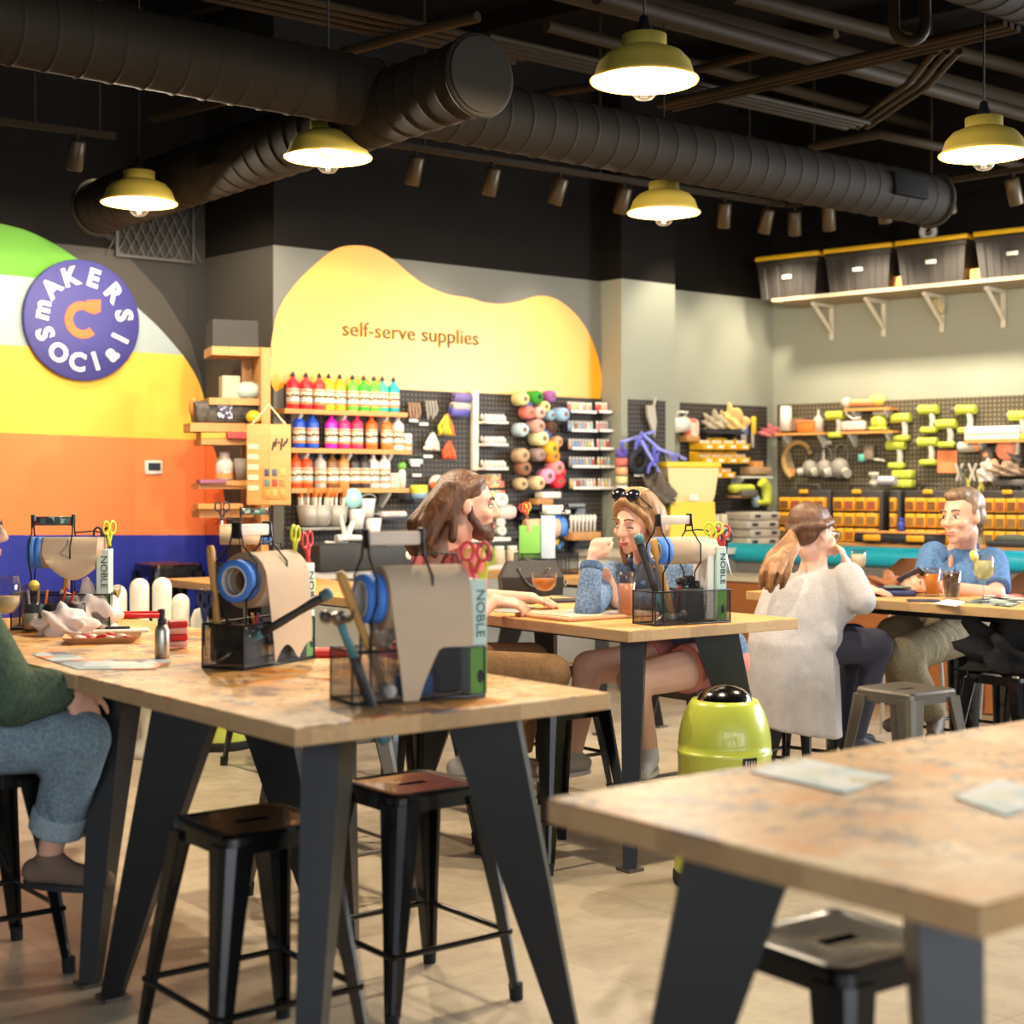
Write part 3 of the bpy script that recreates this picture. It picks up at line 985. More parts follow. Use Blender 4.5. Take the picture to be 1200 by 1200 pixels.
def make_tape():
    t = thing('tape_roll', '', 'tape')
    b = MB(); b.lathe([(.04, -.012, 1), (.056, -.012, 0), (.056, .012, 0), (.04, .012, 0)], 32, axis=(1, 0, 0)); b.build('tape', [m_tape, m_tape], t)
    b = MB(); b.lathe([(.037, -.0125), (.0405, -.0125), (.0405, .0125), (.037, .0125), (.037, -.0125)], 32, axis=(1, 0, 0)); b.build('core', m_tapew, t)
    return t


def make_hammer(kind):
    t = thing('mallet' if kind == 'mallet' else 'hammer', '', 'hammer')     # head down, handle up along z
    if kind == 'wood':
        b = MB(); b.lathe([(0, 0), (.012, 0), (.014, .05), (.013, .2), (.017, .26), (.017, .31), (.012, .322), (0, .322)], 14, sx=1, sy=.75); b.build('handle', m_hwood, t)
    else:
        b = MB(); b.lathe([(0, 0), (.010, 0), (.011, .12), (0, .121)], 12); b.build('shaft', m_teal, t)
        b = MB(); b.lathe([(0, .11), (.014, .112), (.0165, .17), (.015, .24), (.018, .29), (.018, .315), (0, .317)], 14, sx=1, sy=.8); b.build('grip', m_hblk, t)
        b = MB(); b.lathe([(0, .316), (.0185, .316), (.019, .34), (.014, .35), (0, .35)], 14); b.build('end_cap', m_teal, t)
    b = MB()
    b.rbox((0, 0, .005), (.03, .028, .03), .005); b.cyl((.014, 0, .005), (.04, 0, .005), .011, .011, 12); b.cyl((.04, 0, .005), (.056, 0, .005), .0165, .0165, 14)
    b.build('head', m_head2, t)
    b = MB(); b.tube([(-.012, 0, .008), (-.04, 0, .006), (-.062, 0, -.006), (-.075, 0, -.022)], .011, 8, r1=.003); b.build('claw', m_head2, t)
    return t


def make_scissors(col, spread=.16):
    t = thing('scissors', '', 'scissors')      # hanging, tips down, in the xz plane; origin at the ring tops
    for s in (-1, 1):
        b = MB(); b.ring((s * .021, s * .002, -.03), .016, .0045, (0, 1, 0), 18, 6, 0, 1.0, 1.45)
        b.tube([(s * .014, s * .002, -.052), (s * .004, s * .002, -.085), (-s * .002, s * .002, -.1)], .006, 6)
        b.build('handle', col, t)
        b = MB(); b.prism([(s * .006, s * .002, -.09), (-s * .004, s * .002, -.09), (-s * .012, s * .002, -.2), (-s * .006, s * .002, -.16)], (0, .0022, 0)); b.build('blade', m_chrome, t)
    b = MB(); b.cyl((0, -.005, -.1), (0, .005, -.1), .005, n=10); b.build('pivot', m_chrome, t)
    return t


def make_carton():
    t = thing('carton', '', 'box')
    b = MB(); b.rbox((0, 0, .145), (.046, .105, .29), .002, 0); b.s = [False] * len(b.s); b.build('box', m_mint, t)
    b = MB(); b.box((0, -.0535, .06), (.0455, .0015, .115), 0); b.build('green_band', m_lgreen, t)
    b = MB(); b.text('NOBLE', .034, Matrix.Translation(V((.004, -.0535, .205))) @ Matrix.Rotation(PI / 2, 4, 'X') @ Matrix.Rotation(-PI / 2, 4, 'Z'), 0, .0008, (1.15, 1)); b.build('lettering', m_ink, t)
    b = MB(); b.lathe([(0, 0), (.009, 0), (.009, .001), (0, .001)], 16, (0.004, -.0545, .045), (0, -1, 0), sx=1, sy=1.9); b.build('logo', m_ink, t)
    b = MB(); b.text('NOBLE', .034, Matrix.Translation(V((-.0235, 0, .2))) @ Matrix.Rotation(-PI / 2, 4, 'Z') @ Matrix.Rotation(PI / 2, 4, 'X') @ Matrix.Rotation(-PI / 2, 4, 'Z'), 0, .0008, (1.15, 1)); b.build('lettering', m_ink, t)
    return t


def make_pen(col):
    t = thing('pen', '', 'pen')
    MB().cyl((0, 0, .012), (0, 0, .14), .005, n=8).build('barrel', col, t)
    MB().cyl((0, 0, 0), (0, 0, .012), .001, .005, 8).build('tip', m_ink, t)
    return t


PENC = {'red': (200, 50, 50), 'blue': (50, 90, 190), 'yellow': (240, 190, 60), 'green': (70, 150, 90), 'orange': (236, 120, 40), 'white': (230, 230, 225)}


def caddy(p, ang, where, bar, tape=True, roll=True, items=(), carton=True, flip=False, rr=1.0, pens=('red', 'blue', 'yellow'), fat=None):
    """where: words naming this caddy's place"""
    key = 'caddy_' + bar[0]
    bars = {'wood': mat('pale_wood_bar', (232, 210, 190), .6), 'print': mat_strip('printed_bar', [(60, 70, 60), (60, 110, 90), (130, 50, 70), (50, 40, 50), (150, 190, 180)], .022)}
    spawn(key, lambda: make_caddy(bars[bar[0]]), bar[1] + ' ' + where, p, ang, 'wire mesh desk caddies')
    Rz = Matrix.Rotation(ang, 3, 'Z')

    def L(x, y, z): return p + Rz @ V((x, y, z))
    if roll: spawn('roll', make_roll, 'brown kraft paper roll on the caddy ' + where, L(.03, 0, .255 if fat else .285), ang, 'kraft paper rolls on the caddies', fat or rr)
    if tape:
        for i, x in enumerate((-.09, -.115)):
            spawn('tape', make_tape, ('inner' if i == 0 else 'outer') + ' blue masking tape roll on the caddy ' + where, L(x, 0, .255 if fat else .285), ang, 'blue tape rolls on the caddies', rr * .98)
    if carton: spawn('carton', make_carton, 'tall mint and green carton in the caddy ' + where, L(.164 if fat else .152, -.02 if fat else -.005, .008), ang, 'mint cartons in the caddies')
    for i, c in enumerate(pens):
        spawn('pen_' + c, lambda: make_pen(mat('pen_' + c, PENC[c], .4)), c + ' pen standing in the caddy ' + where, L(-.03 + i * .026, .02 - .012 * (i % 2), .012), (R(8 - 6 * i), R(10 - 9 * i), ang), 'pens in the caddies')
    for kind, x, y, z, rot, lab in items:
        if kind == 'scissors_':
            pass
        f = {'hammer': lambda: make_hammer('wood'), 'blackhammer': lambda: make_hammer('black'), 'redscissors': lambda: make_scissors(m_red), 'yellowscissors': lambda: make_scissors(m_ylw), 'blackscissors': lambda: make_scissors(m_ink),
             'bluescissors': lambda: make_scissors(mat('navy_plastic', (60, 70, 110), .4))}[kind]
        e = Euler(rot).to_matrix()
        spawn(kind, f, lab, L(x, y, z), (Rz @ e).to_euler())


WOODBAR = ('wood', 'black wire caddy with pale wooden carry bar')
PRTBAR = ('print', 'black wire caddy with printed strip carry bar')


def sheet(p, ang, outline, label, curl=0., along=0):
    """hanging torn end of the roll, in the plane of local x and z; outline of (x, z)"""
    b = MB()
    n = 14
    xs0, xs1, ztop = outline[0], outline[1], outline[2]
    low = outline[3]                     # function x -> bottom z
    vs = []
    rr_ = .0555 * rrS
    for i in range(n + 1):
        x = xs0 + (xs1 - xs0) * i / n; zb = low(i / n)
        for j in range(13):
            if j < 5:
                g = R(15 + 18.75 * j); y = -rr_ * math.sin(g); z = ztop + rr_ * math.cos(g); f = 0
            else:
                f = (j - 4) / 8; z = ztop + (zb - ztop) * f; y = -rr_ - .008 * min(1, f * 1.5)
            vs.append((x + .03 * f * (1 - i / n), y - curl * math.sin(f * 3) * .02 - (.02 * f * f if curl else 0), z))
    fs = [(i * 13 + j, (i + 1) * 13 + j, (i + 1) * 13 + j + 1, i * 13 + j + 1) for i in range(n) for j in range(12)]
    m = len(vs); b.add(vs + [(x, y + .0012, z) for x, y, z in vs], fs + [tuple(q + m for q in f[::-1]) for f in fs], 0, True)
    o = b.build('paper_sheet', m_kraft, loc=p, rz=ang)
    return tag(o, label, 'paper')


# 1: near caddy on the front left table
pA = G(490, 822) + V((-.03, .07, 0)); aA = R(27)
caddy(pA, aA, 'nearest the camera', WOODBAR, rr=1.15, fat=(1., 1.5, 1.5), items=[
    ('hammer', -.07, -.02, .025, tuple(frame(V((-.36, .05, .93))).to_euler()), 'wooden handled hammer leaning inside the nearest caddy'),
    ('redscissors', .17, -.045, .40, (0, .06, -.35), 'red handled scissors hanging at the right of the nearest caddy'),
    ('yellowscissors', .19, -.02, .385, (0, -.12, -.5), 'yellow-green scissors hanging behind the red pair on the nearest caddy')], pens=('orange', 'white'))
rrS = 1.5
sheet(pA, aA, (-.08, .14, .256, lambda f: .004 if f < .22 else .004 + .13 * min(1, (f - .22) / .3) ** .8), 'wide torn kraft sheet hanging down the front of the nearest caddy')
b = MB(); b.rbox((0, 0, .07), (.075, .06, .14), .012, 0); tag(b.build('pouch', mat('black_nylon', (38, 36, 40), .7), loc=pA + Matrix.Rotation(aA, 3, 'Z') @ V((.095, -.01, .008)), rz=aA), 'black pouch filling the right half of the nearest caddy', 'pouch')
b = MB(); b.rbox((0, 0, .03), (.09, .05, .055), .006, 0); tag(b.build('box', mat('blue_card', (40, 110, 180), .6), loc=pA + Matrix.Rotation(aA, 3, 'Z') @ V((0.0, -.035, .008)), rz=aA), 'small blue box low in the nearest caddy', 'box')
b = MB()
for i in range(14):
    a, e_ = i * 2.4, (i / 14 - .5) * 2.6; b.ell((.03 * math.cos(a) * math.cos(e_), .03 * math.sin(a) * math.cos(e_), .04 * math.sin(e_)), (.012, .012, .012), 8, 6)
b.ell((0, 0, 0), (.034, .034, .042), 12, 8)
tag(b.build('twine_ball', mat('grey_twine', (170, 158, 140), .6, .3, var=.3, scale=60), loc=pA + Matrix.Rotation(aA, 3, 'Z') @ V((-.055, .03, .17))), 'grey knotted twine ball between tape and sheet of the nearest caddy', 'twine')

# 2: left caddy on the front left table, its tape end towards the camera
pA_ = V((-.765, 4.66, TH)); aL = R(63)
caddy(pA_, aL, 'at the left of the front table', WOODBAR, rr=1.15, fat=(1., 1.55, 1.55), items=[
    ('hammer', -.13, .05, .04, (R(-6), R(6), .5), 'wooden handled hammer standing in the left caddy of the front table'),
    ('blackhammer', -.15, -.0, .045, tuple(frame(V((.42, -.72, .5))).to_euler()), 'black gripped hammer with teal end leaning out to the right of the left caddy'),
    ('bluescissors', -.17, .075, .235, (0, 0, 1.2), 'navy handled scissors standing in the left caddy of the front table'),
    ('yellowscissors', .16, -.02, .42, (0, .1, .2), 'yellow handled scissors on the far hook of the left front caddy'),
    ('redscissors', .175, -.05, .40, (0, -.1, .1), 'red handled scissors on the far hook of the left front caddy')], pens=('red', 'blue', 'orange'))
rrS = 1.55
sheet(pA_, aL, (-.08, .14, .256, lambda f: .01 + .05 * abs(math.sin(f * 5))), 'long kraft sheet hanging at the right of the left front caddy')
b = MB(); b.rbox((0, 0, .06), (.1, .13, .115), .02, 0); tag(b.build('cup', mat_glass('smoke_glass', (.35, .35, .36)), loc=pA_ + Matrix.Rotation(aL, 3, 'Z') @ V((-.12, 0, .01)), rz=aL), 'smoky clear bin of tool tips at the near end of the left front caddy', 'cup')
spawn('blackhammer', None, 'teal shafted claw hammer standing head up in the nearest caddy', P(396, 722, 3.68), tuple(frame(P(436, 828, 3.75) - P(396, 722, 3.68)).to_euler()))
# 3: caddy at the far left on the joined table
pL2 = V((-1.70, 5.83, TH)); a3 = R(6)
caddy(pL2, a3, 'at the far left edge', PRTBAR, rr=1.1, items=[
    ('blackscissors', .14, .03, .385, (0, .05, .6), 'black handled scissors hanging on the far left caddy'),
    ('yellowscissors', .168, .0, .41, (0, 0, 1.0), 'yellow-green scissors hanging upright on the far left caddy'),
    ('hammer', -.01, .05, .02, (0, R(4), .5), 'wooden handled hammer standing behind the far left caddy roll')], pens=('yellow', 'orange', 'red', 'blue'))
rrS = 1.1
sheet(pL2, a3, (-.07, .13, .286, lambda f: .235 - .05 * math.sin(f * 3)), 'short torn kraft flap on the far left caddy roll', curl=1.)
for i, (x, c) in enumerate(((-.07, (80, 96, 108)), (.01, (60, 58, 60)), (.075, (40, 40, 44)))):
    b = MB(); b.lathe([(.038, 0), (.04, .1), (.036, .1), (.034, .006), (0, .006)], 18); tag(b.build('pen_pot', mat('pot_%d' % c[0], c, .5), loc=pL2 + V((x, -.12, 0))), ['blue-grey pen pot before the far left caddy', 'grey pen pot in the middle before the far left caddy', 'black pen pot at the right before the far left caddy'][i], 'pot')
for i, (c, x) in enumerate((('white', -.085), ('yellow', -.065), ('orange', -.05), ('red', 0.0), ('red', .015))):
    spawn('pen_' + c, lambda: make_pen(mat('pen_' + c, PENC[c], .4)), '%s pen leaning in the %s pot at the far left' % (c, 'blue-grey' if i < 3 else 'middle grey'), pL2 + V((x, -.12 + .006 * i, .012)), (R(-6), R(-8 + 7 * i), 0), 'pens in the caddies')
# 4: caddy on the middle table
pM = (G(757, 735) + G(862, 729)) / 2 + V((-.03, .07, 0)); aM = R(30)
caddy(pM, aM, 'before the denim woman', WOODBAR, items=[
    ('blackhammer', -.10, -.02, .022, (R(-2), R(-20), 0.05), 'black and teal hammer leaning left in the middle table caddy'),
    ('hammer', -.065, -.03, .022, (R(-2), R(-14), -.2), 'wooden handled hammer leaning beside the black one in the middle caddy'),
    ('yellowscissors', .14, -.02, .40, (0, 0, -.4), 'yellow-green scissors hanging on the middle table caddy'),
    ('redscissors', .178, -.01, .385, (0, -.12, -.5), 'red handled scissors hanging on the middle table caddy'),
    ('blackscissors', .205, .01, .365, (0, -.15, -.4), 'black handled scissors behind the red pair on the middle caddy')], pens=('red', 'green', 'white', 'blue', 'orange'))
b = MB(); b.rbox((0, 0, .14), (.03, .1, .27), .003, 0); b.s = [False] * len(b.s); tag(b.build('card_box', m_pap, loc=pM + Matrix.Rotation(aM, 3, 'Z') @ V((.105, 0, .008)), rz=aM), 'white paper box left of the mint carton in the middle caddy', 'box')
b = MB()
for i in range(9): b.rbox((.03 * math.cos(i * 2.3), .025 * math.sin(i * 1.7), .14 + .012 * (i % 3)), (.03, .02, .03), .006, 0, (i, i * .7, i * .4))
b.rbox((0, 0, .065), (.085, .1, .13), .01)
tag(b.build('pouch', MATS['black_nylon'], loc=pM + Matrix.Rotation(aM, 3, 'Z') @ V((.03, 0, .008)), rz=aM), 'crumpled black pouch inside the middle table caddy', 'pouch')
# 5 and 6: distant caddies
pE_ = G(290, 690); caddy(pE_, R(186), 'on the back left table', PRTBAR, items=[('blackscissors', .13, 0, .46, (0, 0, 0), 'black handled scissors standing tall on the back left caddy')], carton=False, pens=('white', 'yellow'))
pF_ = G(640, 673); caddy(pF_, R(200), 'behind the handbag', WOODBAR, items=[('redscissors', .16, .02, .44, (0, .35, .2), 'red handled scissors hanging on the farthest caddy'), ('yellowscissors', .13, .0, .44, (0, .1, .4), 'yellow scissors hanging on the farthest caddy')], carton=False, pens=('yellow', 'blue'))
b = MB(); b.rbox((0, 0, .1), (.13, .06, .2), .004, 0); tag(b.build('carton', m_lgreen, loc=pF_ + V((-.1, -.06, .1))), 'bright green carton standing in the farthest caddy', 'box')
b = MB(); b.rbox((0, 0, .13), (.085, .05, .26), .004, 0); tag(b.build('carton', mat('pale_blue_card', (188, 208, 226), .6), loc=pF_ + V((.01, -.07, .1))), 'pale blue carton beside the green one in the farthest caddy', 'box')

# ------------------------------------------------------------------ things lying on the tables
m_glass = MATS['clear_glass']


def glass(kind, p, liquid, label, h, r, fill=.7, extra=None):
    t = thing({'coupe': 'coupe_glass', 'wine': 'wine_glass', 'pint': 'pint_glass', 'tall': 'tall_glass'}[kind], label, 'glass', p)
    if kind in ('pint', 'tall'):
        k = .8 if kind == 'pint' else .82
        MB().lathe([(0, .001), (r * k, 0), (r, h), (r * .95, h), (r * k * .93, .012), (0, .012)], 24).build('bowl', m_glass, t)
        z1 = .013 + (h - .013) * fill; rr = r * (k + (1 - k) * z1 / h) * .93
        if liquid: MB().lathe([(0, .014), (r * k * .9, .014), (rr, z1), (0, z1)], 24).build('drink', liquid, t)
    else:
        st = h * .5 if kind == 'coupe' else h * .45
        MB().lathe([(0, 0), (r * .75, 0), (r * .7, .004), (.006, .01), (.004, st * .5), (.005, st), (0, st)], 20).build('stem', m_glass, t)
        if kind == 'coupe': pr = [(0, 0), (.5, .08), (.82, .3), (.97, .65), (1, 1)]
        else: pr = [(0, 0), (.55, .06), (.9, .25), (1, .45), (.95, .75), (.82, 1)]
        H = h - st
        MB().lathe([(r * a, st + H * z) for a, z in pr] + [(r * a * .96, st + .003 + (H - .003) * z) for a, z in pr[::-1]], 24).build('bowl', m_glass, t)
        pts = [(r * a * .93, st + .004 + H * z) for a, z in pr if z <= fill + .2]
        if liquid: MB().lathe(pts + [(0, pts[-1][1])], 24).build('drink', liquid, t)
    if extra: extra(t)
    return t


def liq(name, c): return mat(name, c, .15, var=.04, coat=.3)


def lemon(x, y, z, s=.022):
    def f(t): MB().lathe([(0, -.003), (s, -.003), (s, .003), (0, .003)], 16, (x, y, z), (.5, -.8, .3)).build('lemon_slice', mat('lemon', (238, 206, 84), .5), t)
    return f


def straw(h, x=0.01):
    def f(t): MB().cyl((-x, 0, h * .15), (x, 0, h * 1.12), .0028, n=6).build('straw', m_ink, t)
    return f


glass('wine', P(6, 752, 5.15) * 1 + V((0, 0, 0)), liq('white_wine', (224, 206, 160)), 'large wine glass cut off by the left edge beside the green sweater', .235, .052, .5).location.z = TH
glass('tall', G(36, 741), liq('water', (196, 196, 190)), 'tumbler of water with lemon wedge near the green sweater', .175, .035, .35, lemon(.012, 0, .172, .02))
glass('coupe', G(125, 727), liq('yellow_cocktail', (220, 190, 80)), 'coupe with yellow drink before the white hand chair', .14, .058, .5)
glass('coupe', G(638, 716), liq('orange_cocktail', (236, 140, 60)), 'coupe of orange cocktail on the middle table', .165, .058, .55)
glass('tall', G(734, 724), liq('pink_cocktail', (236, 160, 130)), 'tall pink cocktail with black straw before the denim woman', .19, .04, .72, straw(.19))
glass('pint', G(1092, 699), liq('amber_beer', (232, 140, 36)), 'pint glass of amber beer before the blue shirt', .14, .044, .76)
glass('pint', G(1115, 703), liq('cola', (58, 28, 22)), 'pint glass of dark cola with straw right of the beer', .14, .046, .88, straw(.14, .02))
glass('wine', G(1153, 706), liq('cloudy_wine', (228, 224, 160)), 'stemmed glass of cloudy white drink with lemon at right', .22, .05, .6, lemon(-.045, 0, .215, .026))
glass('wine', G(1006, 688), liq('pale_drink', (226, 222, 196)), 'stemmed glass half hidden behind the white sleeve', .2, .045, .6)


def flat(name, pts, h, m, label, cat, z=TH, side=None):
    c = sum((G(x, y, z) for x, y in pts), V()) / len(pts)
    b = MB(); b.prism([G(x, y, z) - c for x, y in pts], (0, 0, h), 0)
    o = b.build(name, m, loc=c + V((0, 0, .0008))); return tag(o, label, cat)


m_flyer = mat_strip('flyer_print', [(40, 36, 80), (170, 190, 200), (120, 150, 160), (236, 120, 50), (220, 214, 200)], .09)
m_flyer2 = mat_strip('flyer_print_pale', [(200, 216, 220), (220, 226, 226), (176, 200, 206), (206, 214, 196), (190, 180, 150)], .07)
flat('flyer', [(38, 768), (66, 761), (100, 773), (150, 774), (200, 774), (182, 785), (90, 785)], .002, m_flyer, 'dark navy and orange printed flyer by the table edge at left', 'flyer')
flat('flyer', [(880, 906), (930, 888), (1046, 913), (990, 931)], .003, m_flyer2, 'pale blue booklet lying on the front right table', 'booklet')
flat('flyer', [(1118, 936), (1172, 915), (1240, 934), (1180, 958)], .003, m_flyer2, 'pale printed booklet at the right edge of the front right table', 'booklet')
flat('flyer', [(578, 717), (600, 709), (628, 712), (612, 719)], .002, mat('grey_card', (150, 160, 160), .6), 'grey paper sheet under the bearded man\'s hand', 'paper')
flat('flyer', [(1128, 706), (1160, 700), (1202, 704), (1186, 712)], .003, mat_strip('flyer_dark', [(60, 80, 60), (200, 200, 190), (120, 140, 120), (40, 44, 50)], .05), 'green and white magazine at the right end of the shared table', 'magazine')
flat('flyer', [(1150, 699), (1190, 696), (1215, 702), (1170, 703)], .003, mat_strip('flyer_red', [(190, 60, 50), (230, 220, 210), (90, 60, 60)], .05), 'red printed leaflet behind the magazine at right', 'leaflet')
# paper tray with scraps
c = G(120, 752)
b = MB(); b.loft([[(-.1, -.07, 0), (.1, -.07, 0), (.1, .07, 0), (-.1, .07, 0)], [(-.13, -.09, .022), (.13, -.09, .022), (.13, .09, .022), (-.13, .09, .022)]])
b.f = b.f[:-1]; b.m = b.m[:-1]; b.s = b.s[:-1]
b.loft([[(-.1, -.07, .002), (.1, -.07, .002), (.1, .07, .002), (-.1, .07, .002)][::-1], [(-.127, -.087, .022), (.127, -.087, .022), (.127, .087, .022), (-.127, .087, .022)][::-1]]); b.f = b.f[:-1]; b.m = b.m[:-1]; b.s = b.s[:-1]
tag(b.build('food_tray', mat('kraft_board', (196, 150, 100), .7), loc=c, rz=R(12)), 'brown cardboard tray holding red scraps on the left table', 'tray')
b = MB()
for i in range(16):
    b.ell((random.uniform(-.09, .09), random.uniform(-.05, .05), .012 + .004 * (i % 3)), (.018, .014, .009), 8, 6, i % 2)
o = b.build('food_scraps', [mat('red_scrap', (200, 50, 44), .5), mat('white_scrap', (236, 220, 208), .6)], loc=c, rz=R(12)); o['kind'] = 'stuff'; tag(o, 'red and white scraps heaped in the cardboard tray', 'food')
b = MB(); b.rbox((0, 0, .006), (.2, .05, .01), .004); tag(b.build('napkin', m_pap, loc=G(142, 741) , rz=R(14)), 'folded white napkin strip behind the cardboard tray', 'napkin')


def crumple(name, p, s, m, label, cat, seed=1, smooth=True):
    rnd = random.Random(seed); bm = bmesh.new()
    bmesh.ops.create_icosphere(bm, subdivisions=4, radius=1)
    for v in bm.verts:
        k = 1 + .35 * math.sin(v.co.x * 5 + seed) * math.sin(v.co.y * 6 + seed * 2) + .22 * math.sin(v.co.z * 9 + v.co.x * 7) + rnd.uniform(-.02, .02)
        v.co = V((v.co.x * s[0] * k, v.co.y * s[1] * k, max(-.35, v.co.z * k) * s[2] + .35 * s[2]))
    bm.verts.index_update()
    b = MB(); b.add([v.co for v in bm.verts], [[v.index for v in f.verts] for f in bm.faces], 0, smooth); bm.free()
    return tag(b.build(name, m, loc=p), label, cat)


m_tis = mat('tissue', (240, 228, 222), .9, var=.03)
crumple('tissue', G(76, 744) , (.085, .06, .07), m_tis, 'front crumpled white tissue beside the water tumbler', 'tissue', 3)
crumple('tissue', G(104, 736) , (.10, .07, .105), m_tis, 'larger crumpled white tissue heap behind the front one', 'tissue', 5)
crumple('tissue', G(755, 716), (.06, .05, .05), mat('cream_napkin', (232, 216, 196), .9), 'crumpled cream napkin left of the middle caddy', 'napkin', 8)
t = thing('knife', 'kitchen knife with black handle beside the tissues', 'knife', G(118, 741), R(14))
MB().rbox((.06, 0, .012), (.09, .018, .018), .006).build('handle', m_ink, t)
MB().prism([(.015, -.009, .01), (-.1, -.004, .01), (-.12, .004, .01), (.015, .009, .01)], (0, 0, .002)).build('blade', m_chrome, t)
t = thing('spray_bottle', 'small brushed aluminium spray bottle with black nozzle', 'bottle', G(190, 771))
MB().lathe([(0, 0), (.021, 0), (.023, .004), (.023, .085), (.018, .1), (.012, .106), (0, .106)], 24).build('body', mat('brushed_aluminium', (190, 184, 172), .35, .9, var=.1, scale=40), t)
b = MB(); b.lathe([(0, .105), (.0145, .105), (.0145, .122), (.009, .125), (.008, .14), (.0095, .142), (.0095, .152), (0, .154)], 16); b.box((-.008, 0, .147), (.012, .008, .008)); b.build('nozzle', m_ink, t)
t = thing('candy_box', 'clear box with pink and red stripes beside the aluminium spray bottle', 'box', G(208, 760), R(20))
for i, m_ in enumerate((mat('pink_clear', (240, 180, 176), .3), m_red, mat('pink_clear', (240, 180, 176), .3), m_red)): MB().rbox((0, 0, .016 + i * .022), (.062, .05, .021), .004).build('layer', m_, t)
t = thing('serving_tray', 'red serving tray at the far end of the left table', 'tray', G(152, 724), R(4))
MB().rbox((0, 0, .008), (.27, .12, .012), .005).build('base', m_red, t)
MB().tube([(-.13, -.055, .016), (.13, -.055, .016), (.13, .055, .016), (-.13, .055, .016)], .008, 6, closed=True).build('rim', m_red, t)
b = MB(); b.rbox((0, 0, .012), (.17, .1, .022), .006); b.box((.02, -.02, .0245), (.1, .04, .002)); tag(b.build('chip_bag', m_red, loc=G(376, 769), rz=R(12)), 'flat red and orange packet between the two front caddies', 'packet')
t = thing('work_board', 'large wooden board with artwork beside the orange cocktail', 'board', G(690, 722), R(36))
b = MB(); b.rbox((0, 0, .008), (.50, .36, .016), .006)
b.build('board', mat('board_wood', (196, 150, 110), .6, var=.12), t)
MB().box((0, 0, .0175), (.44, .3, .003)).build('artwork', mat_strip('artwork_print', [(206, 180, 150), (150, 156, 156), (190, 170, 140), (224, 206, 180)], .06), t)
t = thing('notebook', 'dark closed notebook with pencil beside the black handbag', 'notebook', G(664, 705), R(20)); MB().rbox((0, 0, .006), (.2, .14, .011), .003).build('cover', m_ink, t)
t = thing('pencil', 'yellow pencil lying across before the black handbag', 'pencil', G(622, 702) + V((0, 0, .004)), R(8)); MB().cyl((-.1, 0, .0), (.09, 0, .0), .0045, n=6).build('shaft', mat('pencil_yellow', (236, 170, 40), .5), t); MB().cyl((.09, 0, 0), (.105, 0, 0), .0045, .0008, 6).build('tip', m_ink, t)
# handbag
t = thing('handbag', 'black leather handbag with twin handles on the middle table', 'handbag', G(622, 697) + V((0, .02, 0)), R(10))
m_lea = mat('black_leather', (44, 42, 44), .45, var=.15, scale=30, bump=.2)
b = MB(); b.loft([[(-.15, -.06, 0), (.15, -.06, 0), (.15, .06, 0), (-.15, .06, 0)], [(-.155, -.065, .09), (.155, -.065, .09), (.155, .065, .09), (-.155, .065, .09)], [(-.12, -.03, .165), (.12, -.03, .165), (.12, .03, .165), (-.12, .03, .165)]]); b.build('body', m_lea, t)
for s in (-1, 1):
    MB().tube([(-.075, s * .045, .13)] + [(-.075 + .15 * i / 8, s * (.05 + .035 * math.sin(PI * i / 8)), .13 - .09 * math.sin(PI * i / 8)) for i in range(1, 8)] + [(.075, s * .045, .13)], .008, 8).build('handle', m_lea, t)
    for x in (-.075, .075): MB().ring((x, -.052 if s < 0 else .052, .125), .012, .003, (0, 1, .3), 12, 5).build('grommet', m_chrome, t)
MB().box((0, 0, .165), (.22, .008, .006)).build('zip', m_chrome, t)
MB().ring((.17, -.03, .05), .018, .003, (1, 0, 0)).build('ring', m_chrome, t)
# right table
t = thing('clutch', 'navy blue folded pouch lying beside the white sleeve', 'pouch', G(1046, 698), R(-12))
b = MB(); b.rbox((0, 0, .016), (.22, .13, .03), .012); b.rbox((-.03, .01, .034), (.14, .1, .012), .005, 0, (0, .08, .2)); b.build('body', mat('navy_cloth', (44, 58, 104), .7), t)
MB().rbox((.02, -.02, .045), (.12, .08, .01), .004, 0, (0, 0, .2)).build('booklet', mat('grey_green_card', (110, 120, 110), .6), t)
t = thing('phone', 'dark phone lying flat in front of the beer and cola', 'phone', G(1082, 705), R(-8)); MB().rbox((0, 0, .005), (.15, .075, .009), .004).build('case', mat('navy_case', (50, 54, 84), .4), t)
flat('coaster', [(1095, 708), (1110, 703), (1132, 706), (1120, 711)], .003, m_pap, 'white napkin under the cola glass', 'napkin')
crumple('backpack', P(1044, 697, 8.2), (.13, .1, .075), mat('tan_leather', (150, 96, 62), .6, var=.2), 'tan leather bag on the bench behind the shared table', 'bag', 11)
# things on the back left table
t = thing('tape_ring', 'yellow ring of tape standing on the back left table', 'tape', G(357, 699) + V((0, 0, .06))); MB().ring((0, 0, 0), .045, .012, (.3, -1, .1), 20, 8).build('tape', m_ylw, t)
t = thing('serving_tray', 'black tray behind the red packet on the joined left table', 'tray', V((-.90, 5.25, TH)), R(30)); MB().rbox((0, 0, .012), (.2, .16, .02), .005).build('base', m_ink, t); MB().tube([(-.095, -.075, .022), (.095, -.075, .022), (.095, .075, .022), (-.095, .075, .022)], .006, 6, closed=True).build('rim', m_ink, t)
